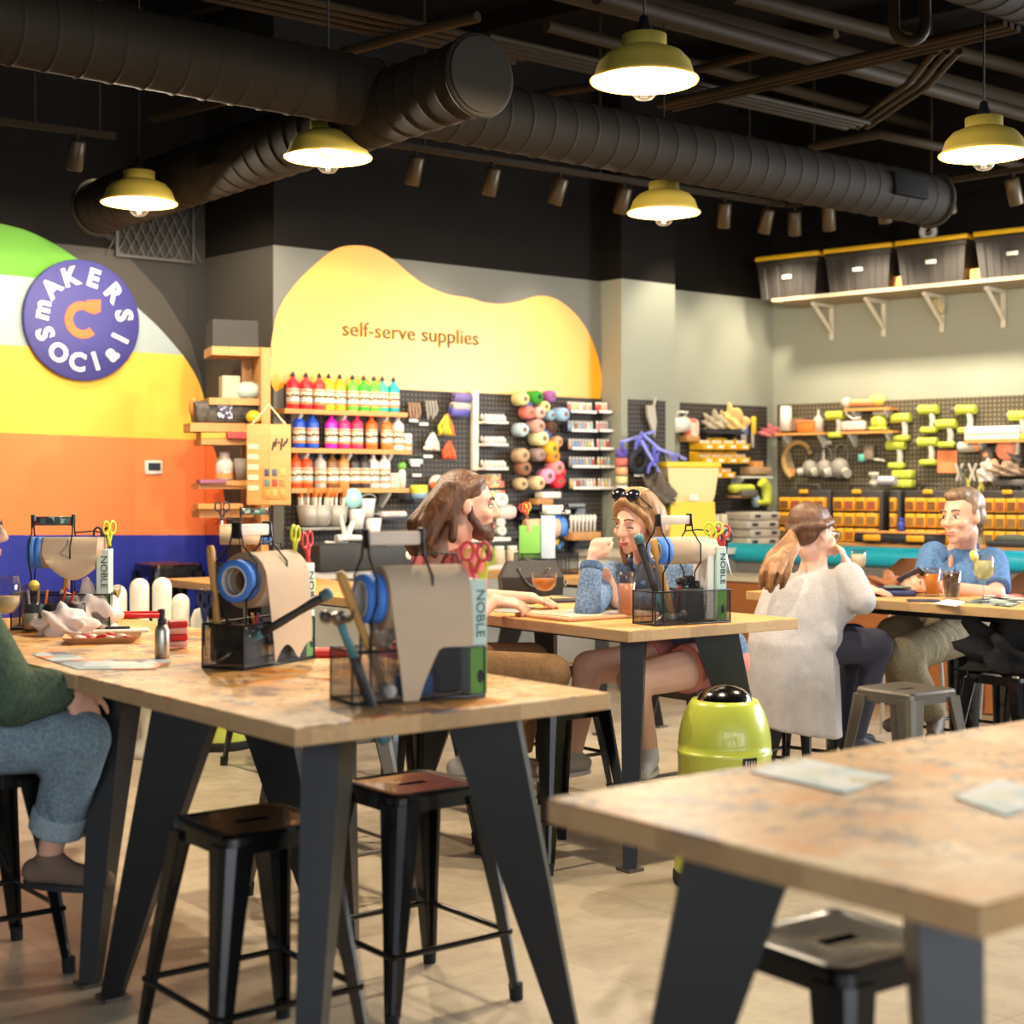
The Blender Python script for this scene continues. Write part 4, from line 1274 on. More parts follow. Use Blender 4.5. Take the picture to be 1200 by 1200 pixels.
# white chair shaped like an open hand
t = thing('hand_chair', 'white plastic chair shaped like an open hand before the blue wall', 'chair', (*P(180, 700, 8.3).xy, 0), R(15)); t.scale = (.96, .96, .985)
m_wht = mat('cream_plastic', (238, 232, 214), .45, var=.03)
b = MB(); b.lathe([(0, 0), (.17, 0), (.15, .05), (.07, .1), (.09, .3), (.2, .4), (.24, .45), (.2, .47), (0, .44)], 28); b.build('palm_seat', m_wht, t)
for x, zt, w in ((-.195, .93, .052), (-.075, .965, .055), (.05, .968, .055), (.155, .875, .05)):
    b = MB(); b.lathe([(0, .36), (w * .95, .37), (w, .5), (w * .97, .66), (w * 1.03, .68), (w, .7)] + [(w * math.cos(R(a)), zt - w + w * math.sin(R(a))) for a in range(0, 91, 18)], 16, (x, .1, 0), sx=1, sy=.7); b.build('finger', m_wht, t)
b = MB(); b.lathe([(0, .36), (.05, .38), (.055, .6), (.05, .74), (.03, .79), (0, .8)], 16, (.255, .02, 0), sx=1, sy=.7); b.build('thumb', m_wht, t)
# ------------------------------------------------------------------ wall storage
m_ply = mat_wood('plywood', (206, 154, 94), (192, 138, 80), board=.6, blen=3)
m_shelfw = mat_wood('shelf_pine', (226, 160, 92), (214, 146, 80), board=.3, blen=3)
m_brk = mat('white_bracket', (206, 204, 196), .5)
m_ltpeg = mat_peg('black_pegboard', (46, 42, 38), (104, 94, 80))
m_white = MATS['white_plastic']


def peg(W, x0, x1, ytop, zbot, label, ymid=None):
    pa, pb = W.at(x0, ytop, .012), W.at(x1, ytop, .012)
    u0 = (pa - W.o).dot(W.ux); u1 = (pb - W.o).dot(W.ux); zt = W.at((x0 + x1) / 2, ytop, .012).z
    b = MB(); b.box(((u1 - u0) / 2, -.006, (zt - zbot) / 2), (u1 - u0, .012, zt - zbot))
    return tag(b.build('pegboard', m_ltpeg, loc=W.pt(u0, zbot), rz=W.rz), label, 'pegboard')


peg(WB, 334, 552, 455, .95, 'black pegboard behind the paint bottle shelves')
peg(WB, 560, 712, 464, .95, 'black pegboard behind the yarn and paint tubes')
WC = Wall(tuple((WB.o + WB.n * .22).xy), A0)
peg(WC, 737, 780, 469, .95, 'narrow black pegboard on the sage column')
peg(WB, 797, 899, 474, .95, 'black pegboard between column and room corner')
m_ltpeg = mat_peg('olive_pegboard', (74, 66, 50), (140, 128, 98))
peg(WR, 911, 1320, 466, 1.1, 'long dark olive pegboard with green tools on the right wall')
p = WB.at(556, 500, .03)
t = thing('light_strip', 'upright white strip between the two left pegboards', 'strip', (p.x, p.y, WB.at(556, 552, .03).z), A0)
MB().rbox((0, 0, (WB.at(556, 458, .03).z - WB.at(556, 552, .03).z) / 2), (.05, .05, WB.at(556, 458, .03).z - WB.at(556, 552, .03).z), .012).build('profile', mat('white_strip', (236, 228, 214), .5), t)


def place(W, x, y, off): return W.at(x, y, off)


def wshelf(W, x0, x1, y, depth, label, m=None, th=.03, brk=2, name='wall_shelf', bm_=None):
    """plank whose front edge top is seen at row y between columns x0 and x1"""
    pa, pb = W.at(x0, y, depth), W.at(x1, y, depth)
    u0, u1 = [(q - W.o).dot(W.ux) for q in (pa, pb)]
    z = W.at((x0 + x1) / 2, y, depth).z
    t = thing(name, label, 'shelf', W.pt(u0, z), W.rz)
    MB().box(((u1 - u0) / 2, -depth / 2 - .013, -th / 2), (u1 - u0, depth - .012, th)).build('board', m or m_shelfw, t)
    for i in range(brk):
        x = (u1 - u0) * (.15 + .7 * i / max(1, brk - 1))
        MB().prism([(x - .01, -.013, -th), (x - .01, -depth * .85, -th), (x - .01, -depth * .85, -th - .012), (x - .01, -.03, -th - .1), (x - .01, -.013, -th - .1)], (.02, 0, 0)).build('bracket', bm_ or m_brk, t)
    return t, z


# paint bottles
PCOL = {'red': (214, 34, 48), 'scarlet': (232, 62, 56), 'yellow': (250, 204, 40), 'golden': (248, 176, 30), 'green': (70, 190, 60), 'leaf green': (110, 200, 70), 'aqua green': (70, 200, 160), 'teal': (20, 170, 176),
        'blue': (36, 84, 210), 'cobalt': (44, 96, 216), 'magenta': (214, 30, 190), 'pink': (240, 50, 130), 'rose': (236, 60, 110), 'orange': (232, 110, 40), 'ochre': (206, 126, 50), 'white': (238, 236, 234), 'brick': (210, 84, 40),
        'silver': (184, 182, 178), 'brown': (128, 88, 50), 'tan': (196, 140, 76), 'black': (44, 42, 44), 'charcoal': (66, 60, 58), 'pearl': (222, 214, 208)}
m_lab = mat_bands('paint_label', [(0, (236, 150, 90)), (.16, (176, 214, 224)), (.36, (232, 196, 150)), (.46, (38, 32, 30)), (.58, (236, 214, 180)), (.8, (226, 120, 96)), (.9, (236, 214, 180))], .03, .13)


def make_bottle(c, k):
    t = thing('paint_bottle', '', 'bottle')
    m_ = mat('paint_' + c.replace(' ', '_'), PCOL[c], .35, var=.04)
    r, h = .0405, .158
    b = MB(); b.lathe([(0, 0), (r * .95, 0), (r, .006), (r, h), (r * .9, h + .01), (r * .62, h + .022), (.015, h + .032), (.013, h + .044), (0, h + .044)], 20); b.build('body', m_, t)
    b = MB(); b.lathe([(.0145, h + .042), (.0145, h + .06), (.009, h + .064), (.006, h + .075), (0, h + .075)], 12); b.build('cap', m_ink if k else m_, t)
    b = MB(); b.lathe([(r + .0006, .03), (r + .0008, .032), (r + .0008, .125), (r + .0006, .127)], 20); b.build('label', m_lab, t)
    return t


def bottles(lst, y, depth, row, capd):
    n = len(lst)
    for i, (x, c, lab) in enumerate(lst):
        p = WB.at(x, y, depth)
        p.z = row[1] + .001
        o = spawn('bottle_%s_%d' % (c, capd), lambda: make_bottle(c, capd), '%s paint bottle, %s from the left on the %s paint shelf' % (c, ORD[i], row[0]), p, A0 + random.uniform(-.5, .5), 'paint bottles on the wall shelves', 1.02)
        if lab == 0:
            pass


D = .085
t, z1 = wshelf(WB, 333, 477, 481, .15, 'top pine wall shelf holding red to teal paint bottles', brk=3)
bottles([(343, 'red', 1), (358.5, 'red', 1), (374, 'scarlet', 0), (385, 'yellow', 0), (398, 'golden', 1), (413, 'leaf green', 1), (426, 'green', 1), (438, 'leaf green', 1), (448, 'aqua green', 1), (461, 'teal', 1)], 476, D, ('top', z1), 1)
t, z2 = wshelf(WB, 341, 482, 526, .15, 'middle pine wall shelf holding blue to white paint bottles', brk=3)
bottles([(350, 'blue', 1), (366, 'cobalt', 1), (388, 'magenta', 1), (403, 'pink', 1), (418, 'rose', 1), (435, 'orange', 1), (453, 'ochre', 1), (466, 'white', 0)], 520, D, ('middle', z2), 0)
t, z3 = wshelf(WB, 341, 479, 572, .15, 'lower pine wall shelf holding orange to white paint bottles', brk=3)
bottles([(346, 'brick', 1), (359, 'brick', 1), (375, 'silver', 1), (389, 'brown', 1), (402, 'tan', 1), (415, 'black', 1), (427, 'charcoal', 1), (437, 'pearl', 1), (450, 'white', 0)], 566, D, ('lower', z3), 0)


def simple(name, W, x, y, off, mb, m, label, cat, part=None, rz=0, z=None):
    """thing with one or more parts at a wall point; mb: list of (partname, MB, material) or a single MB"""
    p = W.at(x, y, off)
    if z is not None: p.z = z
    if isinstance(mb, MB): return tag(mb.build(name, m, loc=p, rz=W.rz + rz), label, cat)
    t = thing(name, label, cat, p, W.rz + rz)
    for (pn, q, mm) in mb: q.build(pn, mm, t)
    return t


def jar(r, h): return MB().lathe([(0, 0), (r, 0), (r, h), (r * .8, h + .01), (0, h + .01)], 18)


simple('jar', WB, 477, 520, D, [('body', jar(.034, .1), PCOL and mat('paint_white', PCOL['white'])), ('label', MB().lathe([(.0346, .02), (.0346, .08)], 18), m_lab)], None, 'white jar with orange label at the end of the middle paint shelf', 'jar', z=z2 + .001)
simple('glue_box', WB, 461, 566, D, MB().rbox((0, 0, .05), (.07, .05, .1), .004), mat('cream_card', (226, 208, 180), .7), 'cream block near the right end of the lower paint shelf', 'box', z=z3 + .001)
simple('squeeze_bottle', WB, 471, 566, D, [('body', MB().lathe([(0, 0), (.026, 0), (.026, .11), (.012, .13), (0, .13)], 16), m_white), ('cap', MB().lathe([(0, .13), (.03, .128), (.03, .16), (.02, .172), (0, .172)], 16), m_lgreen)], None, 'white bottle with green cap at the end of the lower paint shelf', 'bottle', z=z3 + .001)

# shelf unit on the return wall, at the left of the paint
def panel_at(x, y, d): return P(x, y, d)


DS = 9.3
def sb(x0, x1, y0, y1, d, dep, m, name, label, cat, r=.004):
    """upright box facing the camera side of the return wall: pixel rectangle at depth d"""
    a, c = P(x0, y1, d), P(x1, y0, d)
    b = MB(); w = (c.x - a.x) / math.cos(.35); b.rbox((0, 0, (c.z - a.z) / 2), (w, dep, c.z - a.z), r); b.s = [False] * len(b.s)
    o = b.build(name, m, loc=V(((a.x + c.x) / 2, d, a.z)), rz=.35)
    return tag(o, label, cat) if label else o


def sun(x0, x1, y0, y1, dep, name, dy=0, m=None):
    a, c = P(x0, y1, DS), P(x1, y0, DS)
    b = MB(); w = (c.x - a.x) / math.cos(.35)
    b.box(((a.x + c.x) / 2 - SU.x, dy, (a.z + c.z) / 2 - SU.z), (w, dep, c.z - a.z), 0, (0, 0, .35))
    b.build(name, m or m_ply, su)


SU = P(275, 655, DS)
SU.z = 0
su = thing('shelf_unit', 'pale plywood shelf unit with stepped boards left of the paint wall', 'shelf unit', SU)
sun(301, 311, 410, 655, .3, 'upright'); sun(279, 302, 420, 655, .02, 'back_panel', .14)
for (x0, x1, y0, y1) in ((246, 311, 409, 419), (243, 303, 468, 476), (222, 303, 497, 507), (234, 300, 515, 522), (240, 293, 563, 569), (231, 283, 567, 573), (231, 290, 597, 606)):
    sun(x0, x1, y0, y1, .3, 'board')
DSf = DS - .02
sb(247, 297, 377, 408.5, DSf, .24, mat('black_card', (48, 45, 42), .7), 'storage_box', 'black box on the very top of the plywood shelf unit', 'box')
sb(259, 279, 441, 467.5, DSf, .12, mat('cream_pot', (180, 172, 150), .6), 'carved_block', 'small cream block on the upper board of the plywood unit', 'block')
o = MB().ell((0, 0, .05), (.09, .07, .055)).build('towel', mat('pale_teal_cloth', (176, 200, 194), .9), loc=P(290, 467.5, DSf)); tag(o, 'rolled pale teal cloth beside the cream block on the plywood unit', 'cloth')
t = thing('wire_basket', 'dark wire basket with patterned goods on the plywood unit', 'basket', P(264, 496.5, DSf), .35)
MB().rbox((0, 0, .065), (.38, .2, .13), .01, top=(1.06, 1.06)).build('basket', mat_strip('dark_weave', [(54, 48, 42), (70, 62, 52), (40, 36, 34), (84, 72, 56)], .03), t)
MB().rbox((-.02, -.105, .07), (.09, .012, .09), .004).build('tag', mat_strip('blue_speckle', [(50, 54, 84), (200, 206, 220), (40, 40, 60)], .012), t)
MB().ell((-.19, 0, .1), (.03, .05, .06)).build('handle', m_shelfw, t)
o = MB().ell((0, 0, .04), (.045, .04, .04)).build('ball', mat('golden_foil', (226, 176, 40), .4), loc=P(297, 496.5, DSf - .14)); tag(o, 'golden yellow ball right of the wire basket', 'ball')
for i, (x0, x1, y0, y1, c, lab) in enumerate([(265, 303, 507.5, 514.5, (196, 60, 60), 'red folded card stack under the wire basket board'), (234, 266, 507.5, 514.5, (226, 160, 60), 'amber book left of the red card stack')]):
    sb(x0, x1, y0, y1, DSf - .05, .2, mat('book_%d' % i, c, .6), 'book', lab, 'book')
t = thing('bottle', 'clear white bottle on the lower board of the plywood unit', 'bottle', P(263, 562.5, DSf)); MB().lathe([(0, 0), (.055, 0), (.055, .11), (.03, .14), (.03, .17), (0, .17)], 16).build('body', mat('frosted_plastic', (214, 206, 196), .4), t); MB().lathe([(.056, .01), (.056, .05)], 16).build('label', m_lab, t)
t = thing('cup', 'grey tapered cup right of the clear bottle on the plywood unit', 'cup', P(283, 562.5, DSf)); MB().lathe([(0, 0), (.035, 0), (.05, .13), (.045, .13), (.033, .01), (0, .01)], 16).build('body', mat('grey_plastic', (150, 140, 130), .5), t)
sb(233, 262, 562, 566.5, DSf - .12, .16, mat('striped_card', (150, 90, 120), .6), 'book', 'thin purple and red book at the left end of the low board', 'book')
sb(231, 280, 590, 596.5, DSf - .1, .2, m_shelfw, 'plank', 'brown wood plank lying on the lowest visible board', 'plank')
# hanging sample board
p = P(315, 592, 8.95)
t = thing('sample_board', 'hanging wooden sample board with coloured squares and rope', 'board', p, .12)
z_ = 495; w_ = .255; h_ = P(0, 497, 8.95).z - p.z
MB().rbox((0, 0, h_ / 2), (w_, .018, h_), .006).build('board', mat_wood('birch', (214, 164, 102), (204, 152, 92), board=.6, blen=3), t)
MB().tube([(-w_ * .44, 0, h_ - .02), (0, 0, h_ + .115), (w_ * .44, 0, h_ - .02)], .007, 6).build('rope', mat('rope', (226, 200, 160), .9), t)
b = MB(); b.rbox((.035, -.012, .13), (.14, .008, .19), .004); b.build('inset_panel', m_shelfw, t)
for i in range(9):
    c = [(60, 70, 96), (80, 96, 110), (214, 170, 96), (96, 116, 110), (226, 60, 50), (232, 120, 70), (200, 140, 60), (206, 160, 90), (196, 150, 80)][i]
    MB().rbox((-.01 + .045 * (i % 3), -.018, .19 - .06 * (i // 3)), (.03, .006, .042), .003).build('colour_square', mat('sample_%d' % i, c, .5), t)
for i in range(6): MB().tube([(.02 + .016 * i, -.012, .32 + .02 * (i % 3)), (.03 + .016 * i, -.012, .37 + .02 * (i % 2))], .005, 5).build('hook', m_ink, t)
for i in range(5): MB().rbox((-.09, -.011, .1 + .06 * i), (.06, .006, .03), .003).build('cut_letter', mat('pale_ply', (236, 210, 170), .7), t)

# back counter and boxes below the paint
def counter(W, x0, x1, off, zt, label, mtop, mfront, th=.045, y=640, name='counter'):
    u0 = (W.at(x0, y, off) - W.o).dot(W.ux); u1 = (W.at(x1, y, off) - W.o).dot(W.ux)
    t = thing(name, label, 'counter', W.pt(u0, 0), W.rz)
    MB().box(((u1 - u0) / 2, -off / 2 - .02, zt - th / 2), (u1 - u0, off, th)).build('top', mtop, t)
    MB().box(((u1 - u0) / 2, -off / 2, (zt - th) / 2), (u1 - u0, off - .06, zt - th)).build('cabinet', mfront, t)
    return t


m_gry = mat('grey_laminate', (150, 146, 136), .5)
m_ctop = mat('pale_laminate', (206, 200, 186), .4)
counter(WB, 322, 735, .42, .92, 'long grey counter under the paint and yarn walls', m_ctop, m_gry)
counter(WB, 738, 905, .62, .99, 'grey counter below the pegboard in the corner', m_ctop, m_gry)
m_bin = mat('black_storage_bin', (52, 52, 52), .6)
for (x, w, h, lab) in ((392, .36, .17, 'wide black storage bin on the counter below the brushes'), (425, .3, .15, 'black storage bin under the white glue tools'), (462, .3, .17, 'black storage bin with white round sticker left of the man')):
    t = simple('storage_bin', WB, x, 664, .35, [('bin', MB().rbox((0, 0, h / 2), (w, .24, h), .012, top=(1.05, 1.05)), m_bin)] + ([('sticker', MB().lathe([(0, 0), (.03, 0), (.03, .003), (0, .003)], 20, (.03, -.127, .09), (0, -1, 0)), m_white)] if x == 462 else []), None, lab, 'bin', z=.921)
# brush buckets
m_bucket = mat('galvanised', (176, 170, 160), .5, .3, var=.1)
m_brush = mat('brush_handle', (240, 226, 206), .5); m_bris = mat('brush_bristle', (206, 116, 40), .8)
for i, x in enumerate((361, 375, 394)):
    t = simple('brush_bucket', WB, x, 616, .12, [('bucket', MB().lathe([(0, 0), (.055, 0), (.078, .13), (.073, .13), (.052, .006), (0, .006)], 20), m_bucket)], None, '%s grey bucket of brushes under the lower paint shelf' % ('left', 'middle', 'right')[i], 'bucket')
    for j in range(9):
        a = j * 2.4; r = .022 * math.sqrt(j) * .9
        p = t.location + V((r * math.cos(a), r * math.sin(a) * .8, .012)); lean = V((r * math.cos(a) * .55, r * math.sin(a) * .4, .21))

        def mk(lean=lean):
            q = thing('paint_brush', '', 'brush')
            MB().cyl((0, 0, 0), (0, 0, .17), .006, .009, 8).build('handle', m_brush, q); MB().lathe([(.009, .17), (.014, .2), (.013, .225), (0, .232)], 8).build('bristles', m_bris, q); return q
        spawn('brush', mk, 'bristle up paint brush in the %s bucket' % ('left', 'middle', 'right')[i], p, frame(lean, V((0, 1, 0))).to_euler(), 'brushes in the %s bucket' % ('left', 'middle', 'right')[i])
t = simple('wire_shelf', WB, 378, 617, .12, [('shelf', MB().rbox((.0, 0, -.012), (.42, .2, .02), .004), m_gry)], None, 'narrow grey shelf carrying the three brush buckets', 'shelf')
t = simple('tape_dispenser', WB, 413, 584, .16, [('wheel', MB().lathe([(.02, -.02), (.062, -.02), (.066, -.01), (.066, .01), (.062, .02), (.02, .02), (.02, -.02)], 28, axis=(0, 1, 0)), mat('pale_teal_plastic', (150, 206, 204), .4)), ('hub', MB().lathe([(0, -.03), (.02, -.028), (.026, 0), (.02, .01), (0, .01)], 16, axis=(0, 1, 0)), m_white)], None, 'round pale teal reel under the lower paint shelf', 'reel')
for i, (x, y, h) in enumerate(((430, 606, .12), (418, 620, .13), (437, 634, .15))):
    simple('bucket', WB, x, y, .14, [('body', MB().lathe([(0, 0), (.04, 0), (.058, h), (.054, h), (.037, .006), (0, .006)], 18), m_white), ('handle', MB().tube([(.056 * math.cos(PI * k / 8), -.02, h + .03 * math.sin(PI * k / 8)) for k in range(9)], .004, 5), m_bucket)], None, ('upper small white bucket right of the teal reel', 'small white bucket just below the teal reel', 'lower white bucket of pale sticks left of the man')[i], 'bucket')


def make_gluegun():
    t = thing('glue_gun', '', 'glue gun')
    b = MB(); b.tube([(-.12, 0, .03), (-.04, 0, .035), (.06, 0, .03), (.1, 0, .025)], .026, 10, r1=.016); b.build('barrel', m_white, t)
    b = MB(); b.tube([(-.05, 0, .03), (-.075, 0, .12), (-.09, 0, .18)], .017, 8, r1=.01); b.build('grip', m_white, t)
    MB().cyl((.1, 0, .025), (.13, 0, .024), .008, .004, 8).build('nozzle', m_bucket, t)
    return t


spawn('glue', make_gluegun, 'white glue gun lying on the counter below the teal reel', (*WB.at(413, 640, .3).xy, 1.09), A0, 'white glue guns')
spawn('glue', make_gluegun, 'white glue gun leaning upright behind the lying one', (*WB.at(412, 628, .26).xy, 1.12), (0, R(-70), A0), 'white glue guns')
simple('sponge_stack', WB, 459, 608, .12, [('tray', MB().rbox((0, 0, .0), (.22, .1, .02), .004), m_ink), ('stack', MB().rbox((0, 0, .03), (.2, .09, .04), .015), mat_strip('pale_cloths', [(226, 206, 196), (200, 196, 206), (236, 190, 176), (214, 214, 210)], .03))], None, 'stack of pale folded cloths left of the bearded man', 'cloths')
simple('putty_tub', WB, 491, 584, .14, [('body', MB().lathe([(0, 0), (.055, 0), (.058, .06), (0, .06)], 20), mat('tub_blue', (150, 186, 210), .5)), ('label', MB().lathe([(.0585, .035), (.0595, .06), (.058, .09), (0, .09)], 20), mat('tub_yellow', (226, 206, 70), .5))], None, 'yellow lidded pale blue tub above the man\'s hair', 'tub')
simple('tub_shelf', WB, 491, 585, .12, [('board', MB().box((0, 0, -.01), (.2, .18, .018)), m_ink)], None, 'short black ledge under the yellow lidded tub', 'shelf')

# hanging craft goods
def hank(W, x, y, cols, s, label, cat='yarn hank', n=6):
    t = thing('yarn_hank', label, cat, W.at(x, y, .05), W.rz)
    MB().cyl((0, .03, .0), (0, -.03, .006), .004, n=6).build('peg', m_bucket, t)
    for i in range(n):
        a = (i / (n - 1) - .5) * 1.3
        c = cols[i % len(cols)]
        pts = [V((0, -.01 - .004 * i, 0)), V((s * .5 * math.sin(a) - s * .12, -.015 - .003 * i, -s * .6)), V((s * .8 * math.sin(a), -.02, -s)), V((s * .5 * math.sin(a) + s * .12, -.015, -s * .6))]
        MB().tube(pts, s * .1, 7, 0, True).build('loop', mat('yarn_%d_%d_%d' % c, c, .9), t)
    return t


hank(WB, 521, 487, [(216, 206, 60), (236, 130, 60), (150, 190, 70), (240, 190, 60)], .13, 'yellow, green and orange yarn hank above the man\'s head')
hank(WB, 505, 508, [(236, 230, 216), (220, 210, 190)], .11, 'white yarn hank left of the bright yellow one')
hank(WB, 524, 518, [(236, 80, 50), (240, 110, 70)], .11, 'red orange yarn hank below the yellow and green hank')
t = simple('yarn_ball', WB, 512, 566, .09, [('ball', MB().ell((0, 0, 0), (.06, .05, .055)), mat('white_orange_yarn', (232, 214, 200), .9)), ('patch', MB().ell((-.01, -.012, -.015), (.052, .045, .04)), mat('orange_yarn', (232, 106, 50), .9))], None, 'white and orange yarn ball just above the man\'s hair', 'yarn ball')
for i, (x, y, c) in enumerate(((541, 466, (120, 110, 170)), (539, 477, (190, 180, 176)), (537, 483, (96, 92, 176)))):
    simple('tape_stack', WB, x, y, .08, [('roll', MB().lathe([(.016, -.07), (.034, -.07), (.034, .07), (.016, .07), (.016, -.07)], 18, axis=(1, 0, 0)), mat('washi_%d' % i, c, .6)), ('peg', MB().cyl((0, .07, 0), (0, 0, 0), .004, n=6), m_bucket)], None, ('top lilac tape roll beside the white strip', 'pale middle tape roll beside the white strip', 'lowest purple tape roll beside the white strip')[i], 'tape')
for i, (x, y, lab) in enumerate(((485, 472, 'brown handled tool bundle right of the teal paint bottle'), (505, 470, 'grey hanging clip cluster left of the tape rolls'))):
    t = thing('tool_bundle', lab, 'tools', WB.at(x, y, .05), A0)
    for j in range(4):
        MB().tube([(-.04 + .025 * j, 0, 0), (-.045 + .028 * j, -.02, -.06), (-.03 + .02 * j, -.01, -.12 + .02 * (j % 2))], .01, 6).build('tool', mat(('brown_tool', 'grey_tool')[i], ((150, 120, 96), (150, 144, 134))[i], .5), t)
for i, (x, y) in enumerate(((484, 493), (496, 497), (488, 557), (486, 545), (501, 525), (501, 535))):
    simple('price_tag', WB, x, y, .06, [('holder', MB().box((0, .02, 0), (.004, .05, .004)), m_bucket), ('tag', MB().rbox((0, -.007, 0), (.075, .004, .02), .003), m_white)], None, ('left upper white tag by the brown tools', 'right upper white tag by the brown tools', 'lowest white tag above the tub', 'white tag over the lowest one', 'white tag below the white hank', 'second white tag below the white hank')[i], 'tag')
simple('blister_pack', WB, 487, 541, .06, MB().rbox((0, .0, 0), (.11, .03, .035), .008), mat('mint_pack', (190, 214, 206), .5), 'pale mint pack hanging beside the lower paint shelf', 'pack')

# clear trays beside the white strip
for i, (y, c) in enumerate(((497, (214, 210, 204)), (523, (206, 200, 194)), (551, (220, 216, 200)))):
    nm = ('upper', 'middle', 'lower')[i]
    simple('bead_tray', WB, 577, y, .08, [('tray', MB().rbox((0, 0, .01), (.2, .12, .02), .004), m_white), ('back', MB().box((0, .055, .04), (.2, .006, .08)), m_ink)], None, nm + ' white tray of beads right of the white strip', 'tray')
    b = MB()
    for j in range(22): b.ell((-.085 + .017 * (j % 11), -.03 + .04 * (j // 11), .045 + .006 * math.sin(j * 3)), (.012, .012, .022), 8, 5)
    o = b.build('beads', mat('beads_%d' % i, c, .35, var=.25, scale=40), loc=WB.at(577, y, .08), rz=A0); o['kind'] = 'stuff'; tag(o, 'pale beads heaped in the %s white tray' % nm, 'beads')
for i, (x, y, w) in enumerate(((577, 563, .1), (577, 571, .16), (575, 582, .2))):
    simple('craft_pack', WB, x, y, .06, MB().rbox((0, 0, .02), (w, .08, .05), .008), mat_strip('pack_print', [(226, 216, 190), (230, 190, 120), (160, 150, 130), (214, 120, 90)], .03), ('small packet under the bead trays', 'wider packet under the bead trays', 'widest packet just left of the lowest yarn')[i], 'packet')

# yarn cones
YC = [(604, 468, (222, 214, 150), 'cream', .048), (619, 466, (60, 160, 50), 'bright green', .048), (639, 465, (166, 96, 176), 'purple', .042), (614, 476, (90, 110, 190), 'blue', .03), (612, 484, (240, 130, 120), 'coral', .045), (624, 484, (236, 190, 180), 'peach', .045), (631, 477, (232, 222, 150), 'butter', .042), (637, 487, (150, 186, 206), 'grey blue', .04), (649, 486, (160, 196, 232), 'sky blue', .05),
      (604, 504, (190, 214, 224), 'ice blue', .048), (621, 500, (216, 164, 148), 'dusty rose', .052), (640, 501, (96, 60, 44), 'dark brown', .045), (624, 514, (236, 232, 176), 'pale cream', .055), (635, 508, (60, 110, 200), 'royal blue', .035), (644, 518, (240, 176, 130), 'apricot', .042), (635, 526, (246, 190, 50), 'golden', .055), (640, 535, (246, 150, 40), 'orange', .052),
      (604, 534, (200, 164, 130), 'tan', .052), (623, 533, (166, 140, 138), 'mauve grey', .048), (608, 549, (150, 104, 76), 'brown', .052), (643, 548, (246, 150, 160), 'pink', .055), (634, 558, (236, 160, 200), 'lilac pink', .055), (647, 564, (230, 50, 70), 'red', .052), (606, 567, (206, 180, 140), 'sand', .045), (621, 566, (226, 206, 160), 'ivory', .05), (653, 553, (226, 60, 60), 'bright red', .035)]


def make_cone(c, n):
    t = thing('yarn_cone', '', 'yarn')
    m_ = mat('yarn_' + n.replace(' ', '_'), c, .9, var=.12, scale=90, bump=.3)
    b = MB(); b.lathe([(.3, .0), (.8, .0), (1, .2), (1, 1.9), (.85, 2.3), (.35, 2.4)], 20, axis=(0, -1, 0)); b.build('winding', m_, t)
    b = MB(); b.lathe([(.36, 2.2), (.34, 2.46), (.26, 2.46), (.26, 2.1), (0, 2.1)], 14, axis=(0, -1, 0)); b.build('core', m_core if sum(c) > 330 else m_ink, t)
    MB().cyl((0, .5, 0), (0, -2.2, 0), .08, n=6).build('peg', m_bucket, t)
    return t


for i, (x, y, c, n, r) in enumerate(YC):
    spawn('cone_' + n, lambda: make_cone(c, n), '%s yarn cone on the pegboard among the yarns' % n, WB.at(x, y, .05), A0 + random.uniform(-.25, .15), 'yarn cones on the pegboard', r)

# paint tube racks
TC = {'pink': (232, 150, 150), 'white': (236, 232, 224), 'mint': (170, 206, 190), 'red': (200, 90, 80), 'grey': (170, 166, 160), 'yellow': (226, 206, 120), 'blue': (150, 170, 206), 'peach': (236, 190, 160)}


def make_tube(c):
    t = thing('paint_tube', '', 'tube')
    MB().lathe([(0, 0), (.0135, 0), (.0135, .05), (.009, .058), (0, .058)], 10).build('body', mat('tube_' + c, TC[c], .4), t)
    MB().lathe([(.0095, .058), (.0095, .075), (0, .077)], 8).build('cap', m_white, t)
    return t


random.seed(3)
for r_, y in enumerate((485, 507, 528, 549, 574)):
    for k_, (x0, x1) in enumerate(((664, 694), (697, 712))):
        x0 += r_ * .6; x1 += r_ * 1.2
        off = .1
        pa, pb = WB.at(x0, y, off), WB.at(x1, y, off); w = (pb - pa).length; pb.z = pa.z
        c_ = (pa + pb) / 2; c_.z = WB.at((x0 + x1) / 2, y, off).z
        t = thing('tube_rack', '%s rack of small paint tubes from the top, %s column' % (ORD[r_], ('wide left', 'narrow right')[k_]), 'rack', c_, A0)
        MB().rbox((0, 0, .004), (w, .1, .008), .002).build('tray', m_ink, t); MB().box((0, -.05, .014), (w, .004, .02)).build('lip', m_white, t)
        MB().box((0, .05, .03), (w, .006, .06)).build('back', m_ink, t)
        n = max(2, int(w / .03))
        for j in range(n):
            c = random.choice(list(TC))
            q = c_ + WB.ux * ((j + .5) / n - .5) * (w - .01) + V((0, 0, .009))
            spawn('tube_' + c, lambda: make_tube(c), 'small %s paint tube in the %s rack from the top, %s column' % (c, ORD[r_], ('left', 'right')[k_]), q, A0, 'small paint tubes, %s rack, %s column' % (ORD[r_], ('left', 'right')[k_]))

